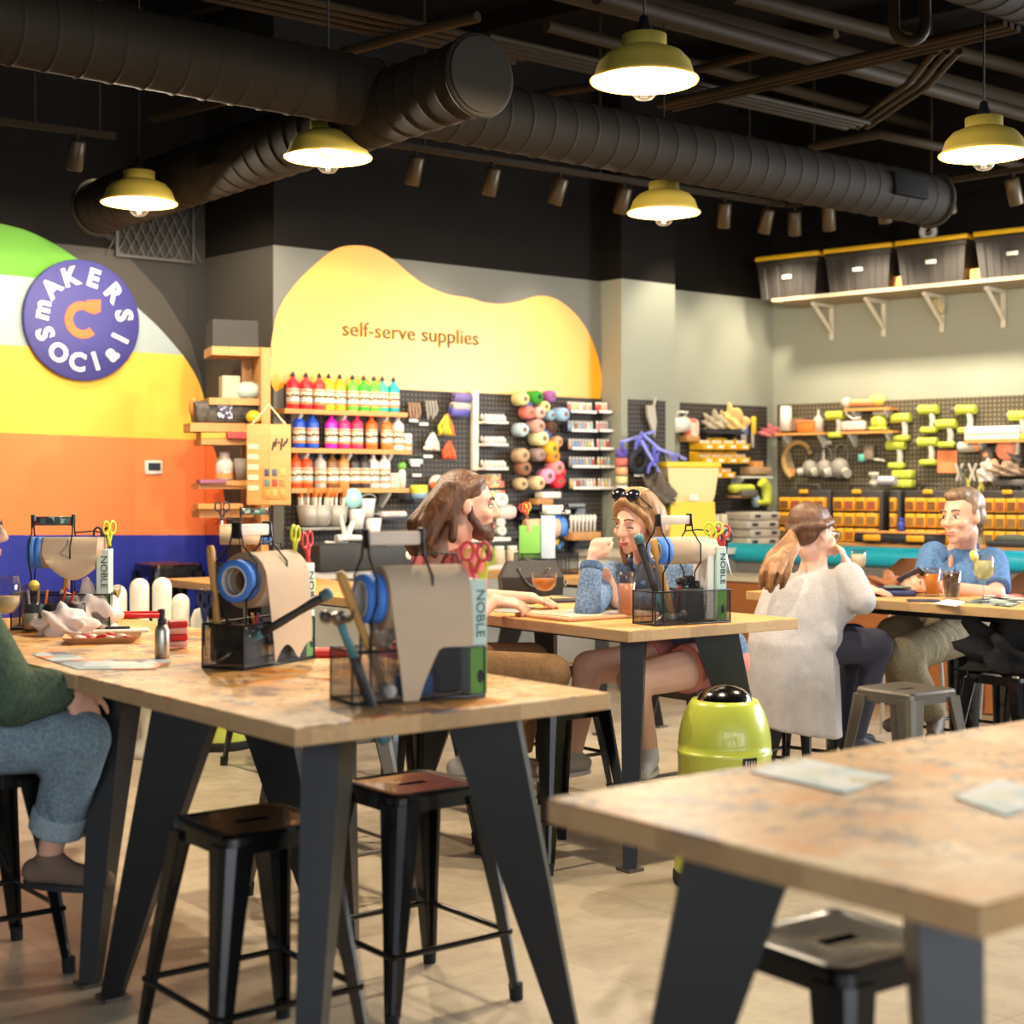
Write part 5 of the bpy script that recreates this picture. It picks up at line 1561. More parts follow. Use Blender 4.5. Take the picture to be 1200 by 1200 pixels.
# items on the lower pegboard right of the man
simple('paper_reel', WB, 584, 586, .1, [('roll', MB().lathe([(.018, -.05), (.05, -.05), (.05, .05), (.018, .05), (.018, -.05)], 20, axis=(0, -1, 0)), m_white)], None, 'white paper reel on the wall just right of the man\'s face', 'reel')
simple('tissue_bag', WB, 592, 600, .1, MB().rbox((0, 0, 0), (.17, .1, .1), .04), mat('pink_white_bag', (226, 206, 196), .7), 'pale pink soft bag right of the man\'s nose', 'bag')
for i, (x, y, w, m_, lab) in enumerate([(642, 580, .17, m_white, 'row of white bottles below the red yarn'), (634, 588, .15, m_ply, 'plain wood block on the small black shelf'), (650, 600, .22, m_white, 'white strip shelf right of the wood block'), (655, 623, .13, m_white, 'white lidded box under the blue tape rolls'), (681, 574.5, .001, m_white, '')]):
    if lab: simple('craft_box', WB, x, y, .12, MB().rbox((0, 0, 0), (w, .1, .045 if i != 2 else .03), .006), m_, lab, 'box')
for i, y in enumerate((594, 606, 630)):
    wshelf(WB, 604 + i * 6, 690, y, .13, ('upper', 'middle', 'lower')[i] + ' thin black shelf right of the man\'s face', m_ink, .014, 2, bm_=m_ink)
simple('notice', WB, 676, 600, .03, [('sheet', MB().box((0, 0, 0), (.16, .003, .12)), mat('grey_notice', (166, 170, 168), .6)), ('heading', MB().box((-.02, -.003, .035), (.09, .002, .012)), mat('teal_ink', (70, 120, 140), .6))], None, 'pale grey notice sheet on the pegboard below the tube racks', 'notice')
for i in range(2): simple('tape_roll', WB, 651 + i * 5, 611, .12, [('tape', MB().lathe([(.03, -.014), (.045, -.014), (.045, .014), (.03, .014), (.03, -.014)], 24, axis=(1, 0, 0)), m_tape)], None, ('left', 'right')[i] + ' blue tape roll hanging on the far pegboard', 'tape')
for i, c in enumerate(((232, 140, 50), (50, 80, 190), (236, 200, 60), (70, 130, 200))): simple('clip', WB, 643 + i * 4.5, 634 + (i % 2) * 5, .12, MB().rbox((0, 0, 0), (.035, .03, .06), .01, 0, (0, .4 * (i - 1), 0)), mat('clip_%d' % i, c, .5), ('orange', 'deep blue', 'yellow', 'light blue')[i] + ' clip hanging below the blue tape rolls', 'clip')
t = simple('brush_rack', WB, 683, 628, .2, [('block', MB().rbox((0, 0, 0), (.27, .1, .06), .006), m_ply)], None, 'wooden rack of white tipped brushes left of the denim woman', 'rack')
for j in range(7): MB().lathe([(0, .03), (.008, .03), (.01, .1), (.016, .12), (.012, .15), (0, .155)], 8, (-.11 + j * .037, 0, 0)).build('brush', m_white, t)
for i, (x, y, s) in enumerate(((585, 612, 1), (586, 622, 1.1))): simple('spool', WB, x, y, .09, [('spool', MB().lathe([(.01, -.03), (.035, -.03), (.03, 0), (.035, .03), (.01, .03), (.01, -.03)], 18, axis=(0, -1, 0)), m_white)], None, ('upper', 'lower')[i] + ' white spool right of the beard', 'spool')
simple('white_shelf', WB, 565, 632, .22, MB().rbox((0, 0, 0), (.35, .2, .025), .004), m_white, 'white ledge behind the bearded man\'s neck', 'ledge')
for i, x in enumerate((585, 600, 615, 700)): simple('craft_jar', WB, x, 660, .3, [('jar', MB().lathe([(0, 0), (.04, 0), (.04, .09), (.03, .1), (0, .1)], 16), mat('jar_cream', (206, 190, 164), .5)), ('lid', MB().lathe([(.034, .1), (.034, .12), (0, .12)], 16), m_white)], None, ('first cream jar on the back counter behind the red scissors', 'second cream jar on the back counter behind the red scissors', 'cream jar left of the green carton', 'cream jar on the counter left of the denim elbow')[i], 'jar', z=.921)

# ------------------------------------------------------------------ column and corner
simple('hand_tool', WC, 762, 494, .05, [('blade', MB().prism([(-.05, 0, .12), (.03, 0, .12), (.05, 0, .0), (.03, 0, -.12), (.0, 0, -.05), (-.04, 0, .03)], (0, -.02, 0)), mat('pale_metal', (180, 174, 160), .5)), ('grip', MB().tube([(.02, -.01, .1), (.045, -.01, .18)], .012, 6), mat('pale_metal', (180, 174, 160), .5))], None, 'grey scraper hanging high on the column pegboard', 'tool')
m_clamp = mat('violet_clamp', (92, 96, 206), .45); m_clampd = mat('pale_violet_clamp', (140, 146, 226), .4)


def make_clamp():
    t = thing('bar_clamp', '', 'clamp')
    MB().rbox((0, 0, 0), (.42, .018, .03), .006).build('bar', m_clampd, t)
    MB().tube([(-.19, 0, .0), (-.2, -.01, -.06), (-.16, -.01, -.11)], .018, 8, r1=.012).build('jaw', m_clamp, t)
    MB().tube([(.06, 0, .0), (.05, -.01, -.07), (.09, -.01, -.12)], .02, 8, r1=.013).build('jaw', m_clamp, t)
    MB().tube([(.1, 0, .0), (.16, -.01, -.06), (.18, -.01, -.1)], .012, 8).build('trigger', m_ink, t)
    return t


for i, (x, y, r_, lab) in enumerate(((747, 512, -.25, 'uppermost violet bar clamp, sloping down to the left'), (768, 522, .55, 'violet bar clamp sloping steeply down beside the hopper bin'), (785, 531, .25, 'violet bar clamp pointing right just above the hopper bin'), (762, 535, .9, 'violet bar clamp hanging steepest behind the others'))):
    spawn('clamp', make_clamp, lab, WC.at(x, y, .09 + .05 * i), (0, r_, A0), 'violet bar clamps', .85)
t = simple('cord_coil', WC, 748, 540, .07, [('coil', MB().ring((0, 0, 0), .075, .03, (0, 1, .15), 22, 8), m_ink)], None, 'thick black coil hanging under the violet clamps', 'coil')
simple('price_tag', WC, 749, 557, .05, MB().rbox((0, 0, 0), (.1, .006, .02), .003), m_white, 'white tag under the black coil', 'tag')
for i in range(5):
    c = [(110, 90, 190), (226, 120, 110), (236, 180, 130), (226, 214, 150), (214, 206, 196)][i]
    simple('tape_roll', WC, 728.5, 531 + i * 10.5, .03, MB().lathe([(.0, -.028), (.045, -.028), (.045, .028), (0, .028)], 18), mat('fat_tape_%d' % i, c, .6), '%s roll in the tape column beside the sage column edge' % ('violet', 'coral', 'apricot', 'butter yellow', 'greyish')[i], 'tape')
crumple('cloth_bundle', WC.at(770, 590, .2), (.11, .09, .14), mat('mottled_grey', (104, 94, 84), .9, var=.5, scale=25), 'dark mottled bundle behind the denim woman\'s head', 'bundle', 4)
# hopper bin
p = WC.at(806, 668, .22); p.z = .99 if p.z < .99 else p.z
zb = .995; pz = lambda y: P(806, y, p.y).z - zb; w_ = 62 * p.y / FPX
t = thing('hopper_bin', 'tall yellow bin with translucent hopper top on the corner counter', 'bin', (p.x, p.y, zb), .2)
m_hy = mat('bin_yellow', (240, 206, 60), .45, var=.04); m_ht = mat('translucent_cream', (232, 216, 160), .5, var=.03)
b = MB(); zt = pz(588); b.loft([[(sx * w_ * .46, sy * .13, 0) for sx, sy in ((-1, -1), (1, -1), (1, 1), (-1, 1))], [(sx * w_ * .43, sy * .12, zt) for sx, sy in ((-1, -1), (1, -1), (1, 1), (-1, 1))]]); b.build('base', m_hy, t)
b = MB(); b.loft([[(sx * w_ * a, sy * .12 * a * 2.2, z) for sx, sy in ((-1, -1), (1, -1), (1, 1), (-1, 1))] for a, z in ((.40, zt), (.44, zt + .05), (.5, pz(548)))]); b.build('hopper', m_ht, t)
MB().rbox((0, 0, pz(545)), (w_ * 1.08, .3, .045), .012).build('lid', m_hy, t)
MB().rbox((0, -.135, zt + .03), (.07, .02, .05), .02).build('scoop', m_white, t)
b = MB(); b.box((-w_ * .47, -.1, zt + .03), (.03, .03, .12)); b.box((-w_ * .42, -.11, zt + .01), (.07, .02, .02)); b.build('latch', m_ink, t)
b = MB(); b.lathe([(0, 0), (.035, 0), (.05, .22), (.046, .22), (0, .21)], 18)
for i in range(2): simple('cup_stack', WB, 838 + i * 9, 640, .5 - i * .05, [('cups', MB().lathe([(0, 0), (.05, 0), (.035, .24), (.03, .25), (0, .25)], 18), mat('frosted_cup', (214, 200, 170), .4))], None, ('left', 'right')[i] + ' stack of upturned clear cups beside the hopper bin', 'cups', z=.991)

# pegboard right of the column
simple('drawer_pull', WB, 797, 483, .04, MB().tube([(-.05, 0, -.03), (-.05, -.03, 0), (.05, -.03, 0), (.05, 0, -.03)], .01, 6), m_white, 'white grab handle at the top left of the corner pegboard', 'handle')
simple('towel_roll', WB, 795, 498, .1, [('roll', MB().lathe([(.02, -.08), (.06, -.08), (.06, .08), (.02, .08), (.02, -.08)], 20, axis=(1, 0, .1)), m_white)], None, 'white paper towel roll on the corner pegboard', 'roll')
simple('sand_bag', WB, 810, 503, .1, MB().rbox((0, 0, 0), (.12, .1, .17), .04), mat_strip('redwhite_print', [(226, 206, 180), (226, 190, 170), (214, 110, 90), (230, 214, 196)], .05), 'cream and red printed bag right of the towel roll', 'bag')
simple('wood_block', WB, 808, 514, .1, MB().rbox((0, 0, 0), (.14, .09, .05), .006), m_ply, 'small wood block under the printed bag', 'block')
t, z_ = wshelf(WB, 827, 872, 505, .16, 'short black shelf of grips on the corner pegboard', m_ink, .02, 2, bm_=m_ink)
crumple('work_gloves', WB.at(838, 503, .09), (.09, .05, .09), mat('grey_glove', (170, 156, 132), .8, var=.3), 'grey bundled gloves on the short black shelf', 'gloves', 2)
crumple('work_gloves', WB.at(858, 503, .09), (.10, .05, .12), mat('tan_glove', (206, 176, 110), .8, var=.3), 'tan bundled gloves right of the grey ones', 'gloves', 6)
for i, (x, c, lab) in enumerate(((874, (70, 120, 200), 'blue handled tool hanging right of the glove shelf'), (883, (240, 190, 40), 'yellow handled tool right of the blue one'), (871, (150, 170, 190), 'pale steel tool left of the blue handled one'))):
    t = thing('hand_tool', lab, 'tool', WB.at(x, 506, .06), A0)
    MB().rbox((0, 0, .05), (.05, .03, .15), .015).build('grip', mat('grip_%d' % i, c, .45), t); MB().rbox((-.01, 0, -.07), (.03, .015, .12), .004).build('shank', m_bucket, t)


def make_stackbin():
    t = thing('parts_bin', '', 'bin')
    b = MB(); y0, y1 = -.075, .075
    b.loft([[(-.055, y0, 0), (.055, y0, 0), (.055, y1, 0), (-.055, y1, 0)], [(-.06, y0 - .01, .045), (.06, y0 - .01, .045), (.06, y1, .045), (-.06, y1, .045)]])
    b.box((0, y1 - .004, .06), (.12, .008, .07)); b.box((-.058, .02, .058), (.004, .1, .035)); b.box((.058, .02, .058), (.004, .1, .035)); b.build('bin', mat('bin_amber', (248, 192, 30), .4), t)
    b = MB()
    for j in range(5): b.ell((-.035 + .018 * j, -.03 + .02 * (j % 2), .055), (.018, .02, .02), 8, 5)
    b.build('contents', mat('bin_contents', (216, 200, 170), .6, var=.4, scale=50), t)
    MB().rbox((0, y0 - .012, .02), (.06, .003, .02), .001).build('label', m_white, t)
    return t


k_ = 0
for r_, (y, xs) in enumerate(((527, (822, 836, 850, 864)), (543, (822, 836, 850, 864)), (560, (833, 847)))):
    for j, x in enumerate(xs):
        spawn('stackbin', make_stackbin, 'yellow parts bin, %s from left in the %s row beside the column' % (ORD[j], ('upper', 'middle', 'bottom')[r_]), WB.at(x, y, .11), A0, 'yellow parts bins on the corner pegboard')
simple('clear_box', WB, 886, 556, .12, MB().rbox((0, 0, .03), (.25, .12, .06), .006), mat('clear_amber', (170, 140, 104), .3), 'clear amber box on the ledge right of the yellow bins', 'box')
simple('wood_block', WB, 886, 549, .12, MB().rbox((0, 0, .03), (.1, .07, .055), .006), m_shelfw, 'orange wood block on top of the clear amber box', 'block')
wshelf(WB, 868, 905, 558, .16, 'thin pale ledge under the clear amber box', m_white, .016, 1)
m_limet = mat('tool_lime', (190, 200, 72), .4, var=.04); m_tgrey = mat('tool_grey', (96, 92, 84), .5); m_tool = mat('pale_tool', (190, 184, 170), .5)
t = thing('power_tool', 'long pale lime jigsaw lying on the ledge beside the hopper bin', 'power tool', WB.at(869, 577, .2), A0)
b = MB(); b.rbox((0, 0, .03), (.26, .09, .07), .03); b.build('body', m_limet, t); MB().rbox((.02, -.05, -.01), (.18, .06, .06), .015).build('motor', m_tgrey, t); MB().rbox((-.05, -.02, -.035), (.2, .08, .02), .005).build('sole', mat('sole_brown', (150, 110, 70), .6), t)
t = thing('power_tool', 'upright lime tool body right of the lime jigsaw', 'power tool', WB.at(896, 588, .2), A0)
MB().tube([(-.03, 0, .16), (.02, 0, .12), (.03, 0, .02), (.0, 0, -.02)], .045, 10).build('body', m_limet, t); MB().rbox((-.04, 0, -.005), (.16, .09, .04), .015).build('foot', m_limet, t)
simple('bottle', WB, 886, 594, .2, MB().lathe([(0, 0), (.03, 0), (.03, .08), (.012, .1), (0, .1)], 14), mat('blue_grey_bottle', (150, 166, 190), .4), 'pale blue bottle standing under the lime tools', 'bottle')
wshelf(WB, 850, 905, 599, .26, 'black shelf below the lime power tools', m_ink, .02, 2, bm_=m_ink)


def make_case():
    t = thing('organizer_case', '', 'case')
    MB().rbox((0, 0, .032), (.36, .26, .06), .01).build('case', mat('clear_grey_case', (186, 176, 160), .35, var=.08), t)
    for x in (-.1, .1):
        b = MB(); b.rbox((x, -.134, .034), (.06, .012, .022), .004); b.build('latch', m_ink, t)
    MB().rbox((0, -.1, .0625), (.3, .03, .004), .002).build('lid_rib', mat('case_rib', (206, 198, 184), .4), t)
    return t


for i in range(4): spawn('case', make_case, '%s clear organizer case from the bottom of the corner stack' % ORD[i], V((*WB.at(880 + (2 if i % 2 else 0), 640, .42).xy, .992 + i * .0655)), A0 + (.06 if i % 2 else 0), 'clear organizer cases in the corner')

# ------------------------------------------------------------------ tool wall
counter(WR, 899, 1360, .56, 1.02, 'wood topped counter below the green tools', m_ply, m_shelfw, .075, 636)


def make_drill():
    t = thing('cordless_drill', '', 'drill')
    b = MB(); b.tube([(-.07, 0, .0), (-.03, 0, 0), (.04, 0, 0), (.075, 0, 0)], .036, 12, r1=.034); b.build('motor', m_limet, t)
    MB().cyl((-.07, 0, 0), (-.115, 0, 0), .025, .016, 12).build('chuck', m_tgrey, t)
    MB().tube([(.025, 0, -.02), (.035, 0, -.08), (.03, 0, -.125)], .023, 10).build('grip', m_tool, t)
    MB().rbox((.005, 0, -.15), (.125, .07, .045), .015).build('battery', m_limet, t)
    return t


DR = [(979, 487, 0, 'lime drill left of the upper tool shelf'), (1056, 490, 0, 'upper lime drill just right of the tool shelves'), (1050, 522, 0, 'lime drill below the one right of the tool shelves'), (1088, 480, 0, 'lime drill highest in the middle of the tool wall'), (1087, 518, 0, 'lime drill below the highest middle one'), (1109, 497, 0, 'lime drill between the two middle columns, above the orange sheet'), (1132, 480, 0, 'lime drill left of the long white box'), (1194, 487, 0, 'lime drill at the right edge above the white box end')]
for x, y, r_, lab in DR: spawn('drill', make_drill, lab, WR.at(x, y, .06), WR.rz, 'lime cordless drills on the pegboard', 1.04)


def rshelf(x0, x1, y, label, m=None): return wshelf(WR, x0, x1, y, .15, label, m or m_shelfw, .02, 2)


rshelf(908, 966, 507, 'left pine ledge holding cups and an orange box'); rshelf(990, 1043, 478, 'upper pine ledge with the orange sander'); rshelf(984, 1046, 505, 'pine ledge under the orange sander one'); rshelf(1130, 1240, 515, 'pine ledge under the long white box')
simple('cup_stack', WR, 921, 505, .1, MB().lathe([(0, 0), (.055, 0), (.045, .2), (0, .2)], 18), m_white, 'tall stack of white cups at the left of the tool wall', 'cups')
simple('box', WR, 936, 505, .07, MB().rbox((0, 0, .05), (.1, .08, .1), .005), mat('brown_box', (140, 106, 76), .7), 'brown box between the white cups and orange tub', 'box')
simple('tub', WR, 947, 507, .1, [('tub', MB().rbox((0, 0, .045), (.14, .1, .09), .01, top=(1.08, 1.08)), mat('orange_tub', (240, 124, 50), .5)), ('rim', MB().rbox((0, 0, .09), (.16, .12, .014), .005), mat('orange_rim', (236, 150, 90), .5))], None, 'orange plastic tub on the left pine ledge', 'tub')
simple('squeeze_bottle', WR, 959, 506, .08, [('body', MB().lathe([(0, 0), (.04, 0), (.04, .1), (.015, .13), (0, .13)], 16), m_tool), ('nozzle', MB().lathe([(.013, .13), (.006, .18), (0, .182)], 10), m_tool)], None, 'pale squeeze bottle right of the orange tub', 'bottle')
crumple('clamp_pile', WR.at(905, 512, .12), (.1, .05, .06), mat('red_grey_metal', (170, 90, 90), .6, var=.4, scale=30), 'small reddish clamp heap at the corner end of the left ledge', 'clamps', 12)
t = simple('sander', WR, 1013, 476, .1, [('body', MB().rbox((0, 0, .03), (.26, .08, .05), .02), mat('salmon_plastic', (232, 160, 110), .5)), ('head', MB().ell((-.15, -.01, .03), (.045, .045, .045)), m_tool), ('grip', MB().ell((.11, 0, .045), (.07, .045, .045)), mat('pale_lime', (216, 206, 100), .5)), ('cord', MB().tube([(-.16, -.02, .0), (-.14, -.03, -.06), (-.08, -.03, -.1), (-.02, -.02, -.09)], .009, 6), m_white)], None, 'salmon coloured long tool on the upper pine ledge', 'power tool')
simple('clear_box', WR, 1003, 504, .08, [('box', MB().rbox((0, 0, .035), (.2, .1, .07), .008), mat('clear_pinkish', (214, 200, 190), .3)), ('lid', MB().rbox((.02, 0, .075), (.08, .06, .012), .003), mat('salmon_plastic', (232, 160, 110), .5))], None, 'clear box with pink lid on the lower pine ledge', 'box')
simple('sander', WR, 1030, 504, .09, [('body', MB().ell((0, 0, .06), (.07, .055, .065)), m_limet), ('base', MB().rbox((0, 0, .012), (.14, .09, .022), .008), m_limet), ('top', MB().rbox((.01, 0, .13), (.12, .05, .03), .012), m_tool)], None, 'lime palm sander at the right of the lower pine ledge', 'power tool')
t = thing('hand_saw', 'old hand saw hanging at the left of the tool wall', 'saw', WR.at(921, 528, .04), WR.rz)
MB().prism([(-.06, 0, .2), (-.03, 0, .2), (.09, 0, -.16), (.03, 0, -.2)], (0, -.006, 0)).build('blade', mat('dull_blade', (166, 150, 124), .5, .4), t); MB().rbox((.05, -.003, -.18), (.08, .02, .06), .012, 0, (0, .3, 0)).build('handle', m_shelfw, t)
t = thing('band_blade', 'curved tan hose ring hanging beside the hand saw', 'hose', WR.at(935, 540, .05), WR.rz)
MB().tube([(.13 * math.cos(R(a)), 0, .15 * math.sin(R(a))) for a in range(20, 250, 15)], .02, 7, r1=.028).build('hose', mat('tan_hose', (180, 146, 90), .7), t)
for i, (x, s) in enumerate(((949, 1), (966, 1.05), (984, 1.2))):
    t = thing('respirator', '%s grey respirator mask hanging over the yellow drawers' % ('left', 'middle', 'right')[i], 'mask', WR.at(x, 549, .09), WR.rz); t.scale = (s,) * 3
    MB().ell((0, 0, 0), (.065, .06, .07)).build('mask', mat('mask_grey', (146, 140, 130), .5, var=.2), t)
    for q in (-1, 1): MB().cyl((q * .05, -.02, -.02), (q * .085, -.05, -.035), .03, n=14).build('filter', m_tool, t)
    MB().ring((0, .02, .09), .05, .007, (0, 1, 0), 16, 5, 0, 1, 1.4).build('strap', m_tgrey, t)
t = thing('wrench', 'pale adjustable wrench hanging above the masks', 'wrench', WR.at(965, 532, .05), WR.rz); MB().rbox((0, 0, 0), (.022, .016, .18), .006).build('shaft', m_tool, t); MB().rbox((.025, 0, .09), (.09, .02, .035), .008).build('jaw', m_tool, t)
t = thing('heat_gun', 'small grey tool with teal block right of the masks', 'tool', WR.at(1019, 535, .06), WR.rz); MB().rbox((0, 0, .03), (.08, .06, .12), .015).build('body', mat('brown_grey', (140, 124, 104), .5), t); MB().rbox((-.06, 0, -.01), (.06, .05, .06), .01).build('block', mat('teal_block', (96, 186, 170), .5), t); MB().tube([(.03, 0, -.02), (.1, 0, -.03), (.13, 0, -.035)], .01, 6).build('arm', m_tool, t)
for i, (x, y, m_, lab) in enumerate(((1024, 570, m_tool, 'grey pipe fitting standing on the drawer cases'), (1040, 568, mat('bluish_roll', (186, 186, 196), .5), 'pale roll lying right of the pipe fitting'))):
    simple('fitting', WR, x, y, .2, MB().lathe([(0, 0), (.035, 0), (.035, .04), (.02, .045), (.02, .07), (.04, .075), (.04, .11), (0, .11)], 16) if i == 0 else MB().cyl((-.07, 0, .03), (.07, 0, .03), .035, n=16), m_, lab, 'fitting')
for i, (y, c) in enumerate(((556, 0), (567, 1))):
    simple('tool_battery', WR, 1059, y, .1, [('pack', MB().rbox((0, 0, 0), (.17, .09, .065), .014), m_limet), ('seam', MB().box((.02, -.046, 0), (.006, .004, .06)), mat('pale_lime', (216, 206, 100), .5))], None, ('upper', 'lower')[i] + ' lime box of the pair above the yellow drawers', 'box')
simple('sandpaper', WR, 1110, 541, .03, MB().box((0, 0, 0), (.16, .006, .17)), mat('orange_sheet', (240, 140, 90), .8, var=.15), 'orange sandpaper sheet pinned below the drills', 'sandpaper')
simple('white_box', WR, 1164, 513, .08, [('box', MB().rbox((0, 0, .035), (.42, .08, .1), .006), m_white), ('stripe', MB().box((0, -.042, .03), (.4, .003, .008)), m_gry)], None, 'long white box on the right pine ledge', 'box')
simple('tube', WR, 1136, 524, .07, [('tube', MB().cyl((-.08, 0, 0), (.05, 0, 0), .04, n=16), m_tool), ('cap', MB().cyl((.05, 0, 0), (.09, 0, 0), .036, n=16), mat('salmon_plastic', (232, 160, 110), .5))], None, 'white tube with salmon end right of the orange sheet', 'tube')
t = thing('grinder', 'round salmon disc grinder under the right ledge', 'grinder', WR.at(1180, 527, .08), WR.rz); MB().lathe([(0, 0), (.075, 0), (.08, .012), (.075, .02), (0, .02)], 28, axis=(.2, -1, 0)).build('disc', mat('salmon_disc', (232, 150, 116), .6), t); MB().cyl((0, .01, -.02), (.1, .02, -.09), .03, n=12).build('body', m_tgrey, t); MB().rbox((.09, -.02, .02), (.03, .04, .12), .01).build('guard', m_tool, t)
t = thing('grinder', 'small dark grinder with pale hub left of the salmon disc', 'grinder', WR.at(1157, 533, .08), WR.rz); MB().lathe([(0, 0), (.05, 0), (.055, .02), (.03, .03), (0, .03)], 24, axis=(0, -1, 0)).build('disc', m_tgrey, t); MB().lathe([(0, .03), (.02, .03), (.02, .036), (0, .036)], 14, axis=(0, -1, 0)).build('hub', mat('salmon_plastic', (232, 160, 110), .5), t); MB().ell((.06, -.02, -.07), (.035, .03, .04)).build('knob', mat('salmon_disc', (232, 150, 116), .6), t)
for i in range(7):
    t = thing('spring_clamp', 'one of the small steel and yellow clamps bunched above the man\'s head', 'clamp', WR.at(1124 + 5.2 * i, 558 + (i % 3) * 6 - 4, .1 + .02 * (i % 2)), WR.rz, 'bunched spring clamps above the man')
    m_ = (m_tool, m_tgrey, mat('pale_lime', (216, 206, 100), .5))[i % 3]
    for s in (-1, 1): MB().tube([(s * .03, 0, .07), (s * .004, 0, 0), (s * .018, 0, -.06)], .011, 6).build('arm', m_, t)
crumple('gloves', WR.at(1158, 564, .12), (.06, .05, .11), mat('grey_white_cloth', (206, 196, 186), .9, var=.2), 'pale grey cloth bundle right of the spring clamps', 'cloth', 13)
crumple('cap', WR.at(1182, 558, .14), (.12, .08, .07), mat('brown_mix', (150, 126, 104), .8, var=.3, scale=20), 'brown heap under the salmon disc grinder', 'cloth', 15)
simple('shelf_box', WR, 1186, 566, .13, MB().rbox((0, 0, 0), (.26, .12, .05), .01), m_tgrey, 'dark flat box under the brown heap at right', 'box')

# yellow drawer organizers
m_am = mat('drawer_amber', (244, 176, 40), .4, var=.04); m_amt = mat('drawer_window', (196, 126, 40), .3, var=.3, scale=30)


def organizer(x0, x1, cols, label, z0=1.022):
    pa, pb = WR.at(x0, 600, .3), WR.at(x1, 600, .3); w = (pb - pa).dot(WR.ux); H = .40
    c_ = (pa + pb) / 2; c_.z = z0
    t = thing('drawer_organizer', label, 'organizer', c_, WR.rz, 'yellow drawer organizers on the tool counter')
    MB().rbox((0, .05, H / 2), (w, .14, H), .015).build('case', mat('organizer_black', (48, 46, 46), .5), t)
    if cols > 1:
        MB().tube([(-w * .22, .04, H - .01), (-w * .2, .04, H + .035), (w * .2, .04, H + .035), (w * .22, .04, H - .01)], .012, 6).build('handle', MATS['organizer_black'], t)
        MB().rbox((.0, -.03, H - .012), (.07, .03, .03), .006).build('latch', m_am, t)
    dw = (w - .05) / cols; dh = .118
    for r_ in range(3):
        for q in range(cols):
            x = -w / 2 + .025 + dw * (q + .5); z = H - .05 - dh * (r_ + .5)
            b = MB(); b.rbox((x, -.035, z), (dw * .88, .06, dh * .84), .005); d = b.build('drawer', m_am, t)
            b = MB(); b.box((x, -.067, z - .008), (dw * .7, .004, dh * .55)); b.build('window', mat('drawer_fill_%d' % ((q * 3 + r_ * 5) % 6), [(130, 84, 46), (150, 96, 40), (140, 106, 64), (160, 86, 62), (110, 100, 70), (150, 112, 60)][(q * 3 + r_ * 5) % 6], .35, var=.35, scale=60), d)
    return t


organizer(914, 975, 4, 'leftmost black organizer with four columns of yellow drawers'); organizer(977, 1036, 4, 'second four column yellow drawer organizer, behind the ponytail woman'); organizer(1043, 1057, 1, 'narrow single column yellow drawer organizer'); organizer(1061, 1119, 4, 'yellow drawer organizer left of the man in blue'); organizer(1152, 1214, 4, 'yellow drawer organizer at the right edge behind the man')
t = simple('tool_case', WR, 1054, 637, .48, [('case', MB().rbox((0, 0, .045), (.66, .2, .07), .02), m_ink), ('lid', MB().rbox((0, 0, .085), (.68, .2, .016), .006), m_shelfw)], None, 'flat black case with wooden lid on the tool counter', 'case', z=1.022)
for x in (-.17, .18): MB().rbox((x, -.105, .045), (.14, .016, .045), .006).build('latch', m_am, t)
t = simple('spray_bottle', WR, 1056, 634, .46, [('body', MB().lathe([(0, 0), (.022, 0), (.022, .06), (.01, .075), (0, .075)], 14), mat('royal_blue_bottle', (50, 70, 190), .35)), ('trigger', MB().rbox((0, 0, .088), (.04, .015, .022), .005), mat('royal_blue_bottle', (50, 70, 190), .35))], None, 'small royal blue bottle standing on the black case', 'bottle', z=1.116)
simple('tool_pile', WR, 1187, 634, .45, [('tray', MB().rbox((0, 0, .02), (.34, .16, .04), .01), m_ink), ('pile', MB().ell((0, 0, .05), (.14, .06, .04)), mat('dark_green_mix', (70, 80, 66), .7, var=.4, scale=30))], None, 'black tray of dark tools behind the man\'s shoulder', 'tray', z=1.022)

# bench with teal bolster
pa, pb = WR.at(846, 660, 1.15), WR.at(1330, 660, 1.15); w = (pb - pa).dot(WR.ux)
t = thing('bench', 'wood panelled booth bench with long teal bolster', 'bench', (pa.x, pa.y, 0), WR.rz)
m_bw = mat_wood('bench_panel', (176, 112, 66), (160, 98, 54), board=.4, blen=2.4)
MB().box((w / 2, -.25, .39), (w, .5, .76)).build('base', m_bw, t); MB().box((w / 2, -.25, .79), (w, .54, .035)).build('seat', mat('bench_seat', (190, 180, 160), .6), t)
MB().box((w / 2, .03, .85), (w, .06, .08)).build('back_panel', mat('bench_grey', (112, 108, 104), .7), t)
MB().lathe([(0, 0), (.062, 0), (.07, .012), (.07, w - .012), (.062, w), (0, w)], 24, (0, .0, .955), (1, 0, 0)).build('bolster', mat('teal_vinyl', (26, 176, 204), .45), t)
for i in range(6): MB().box((w * (i + .5) / 6, -.506, .4), (.014, .012, .74)).build('seam', mat('bench_seam', (120, 70, 40), .6), t)


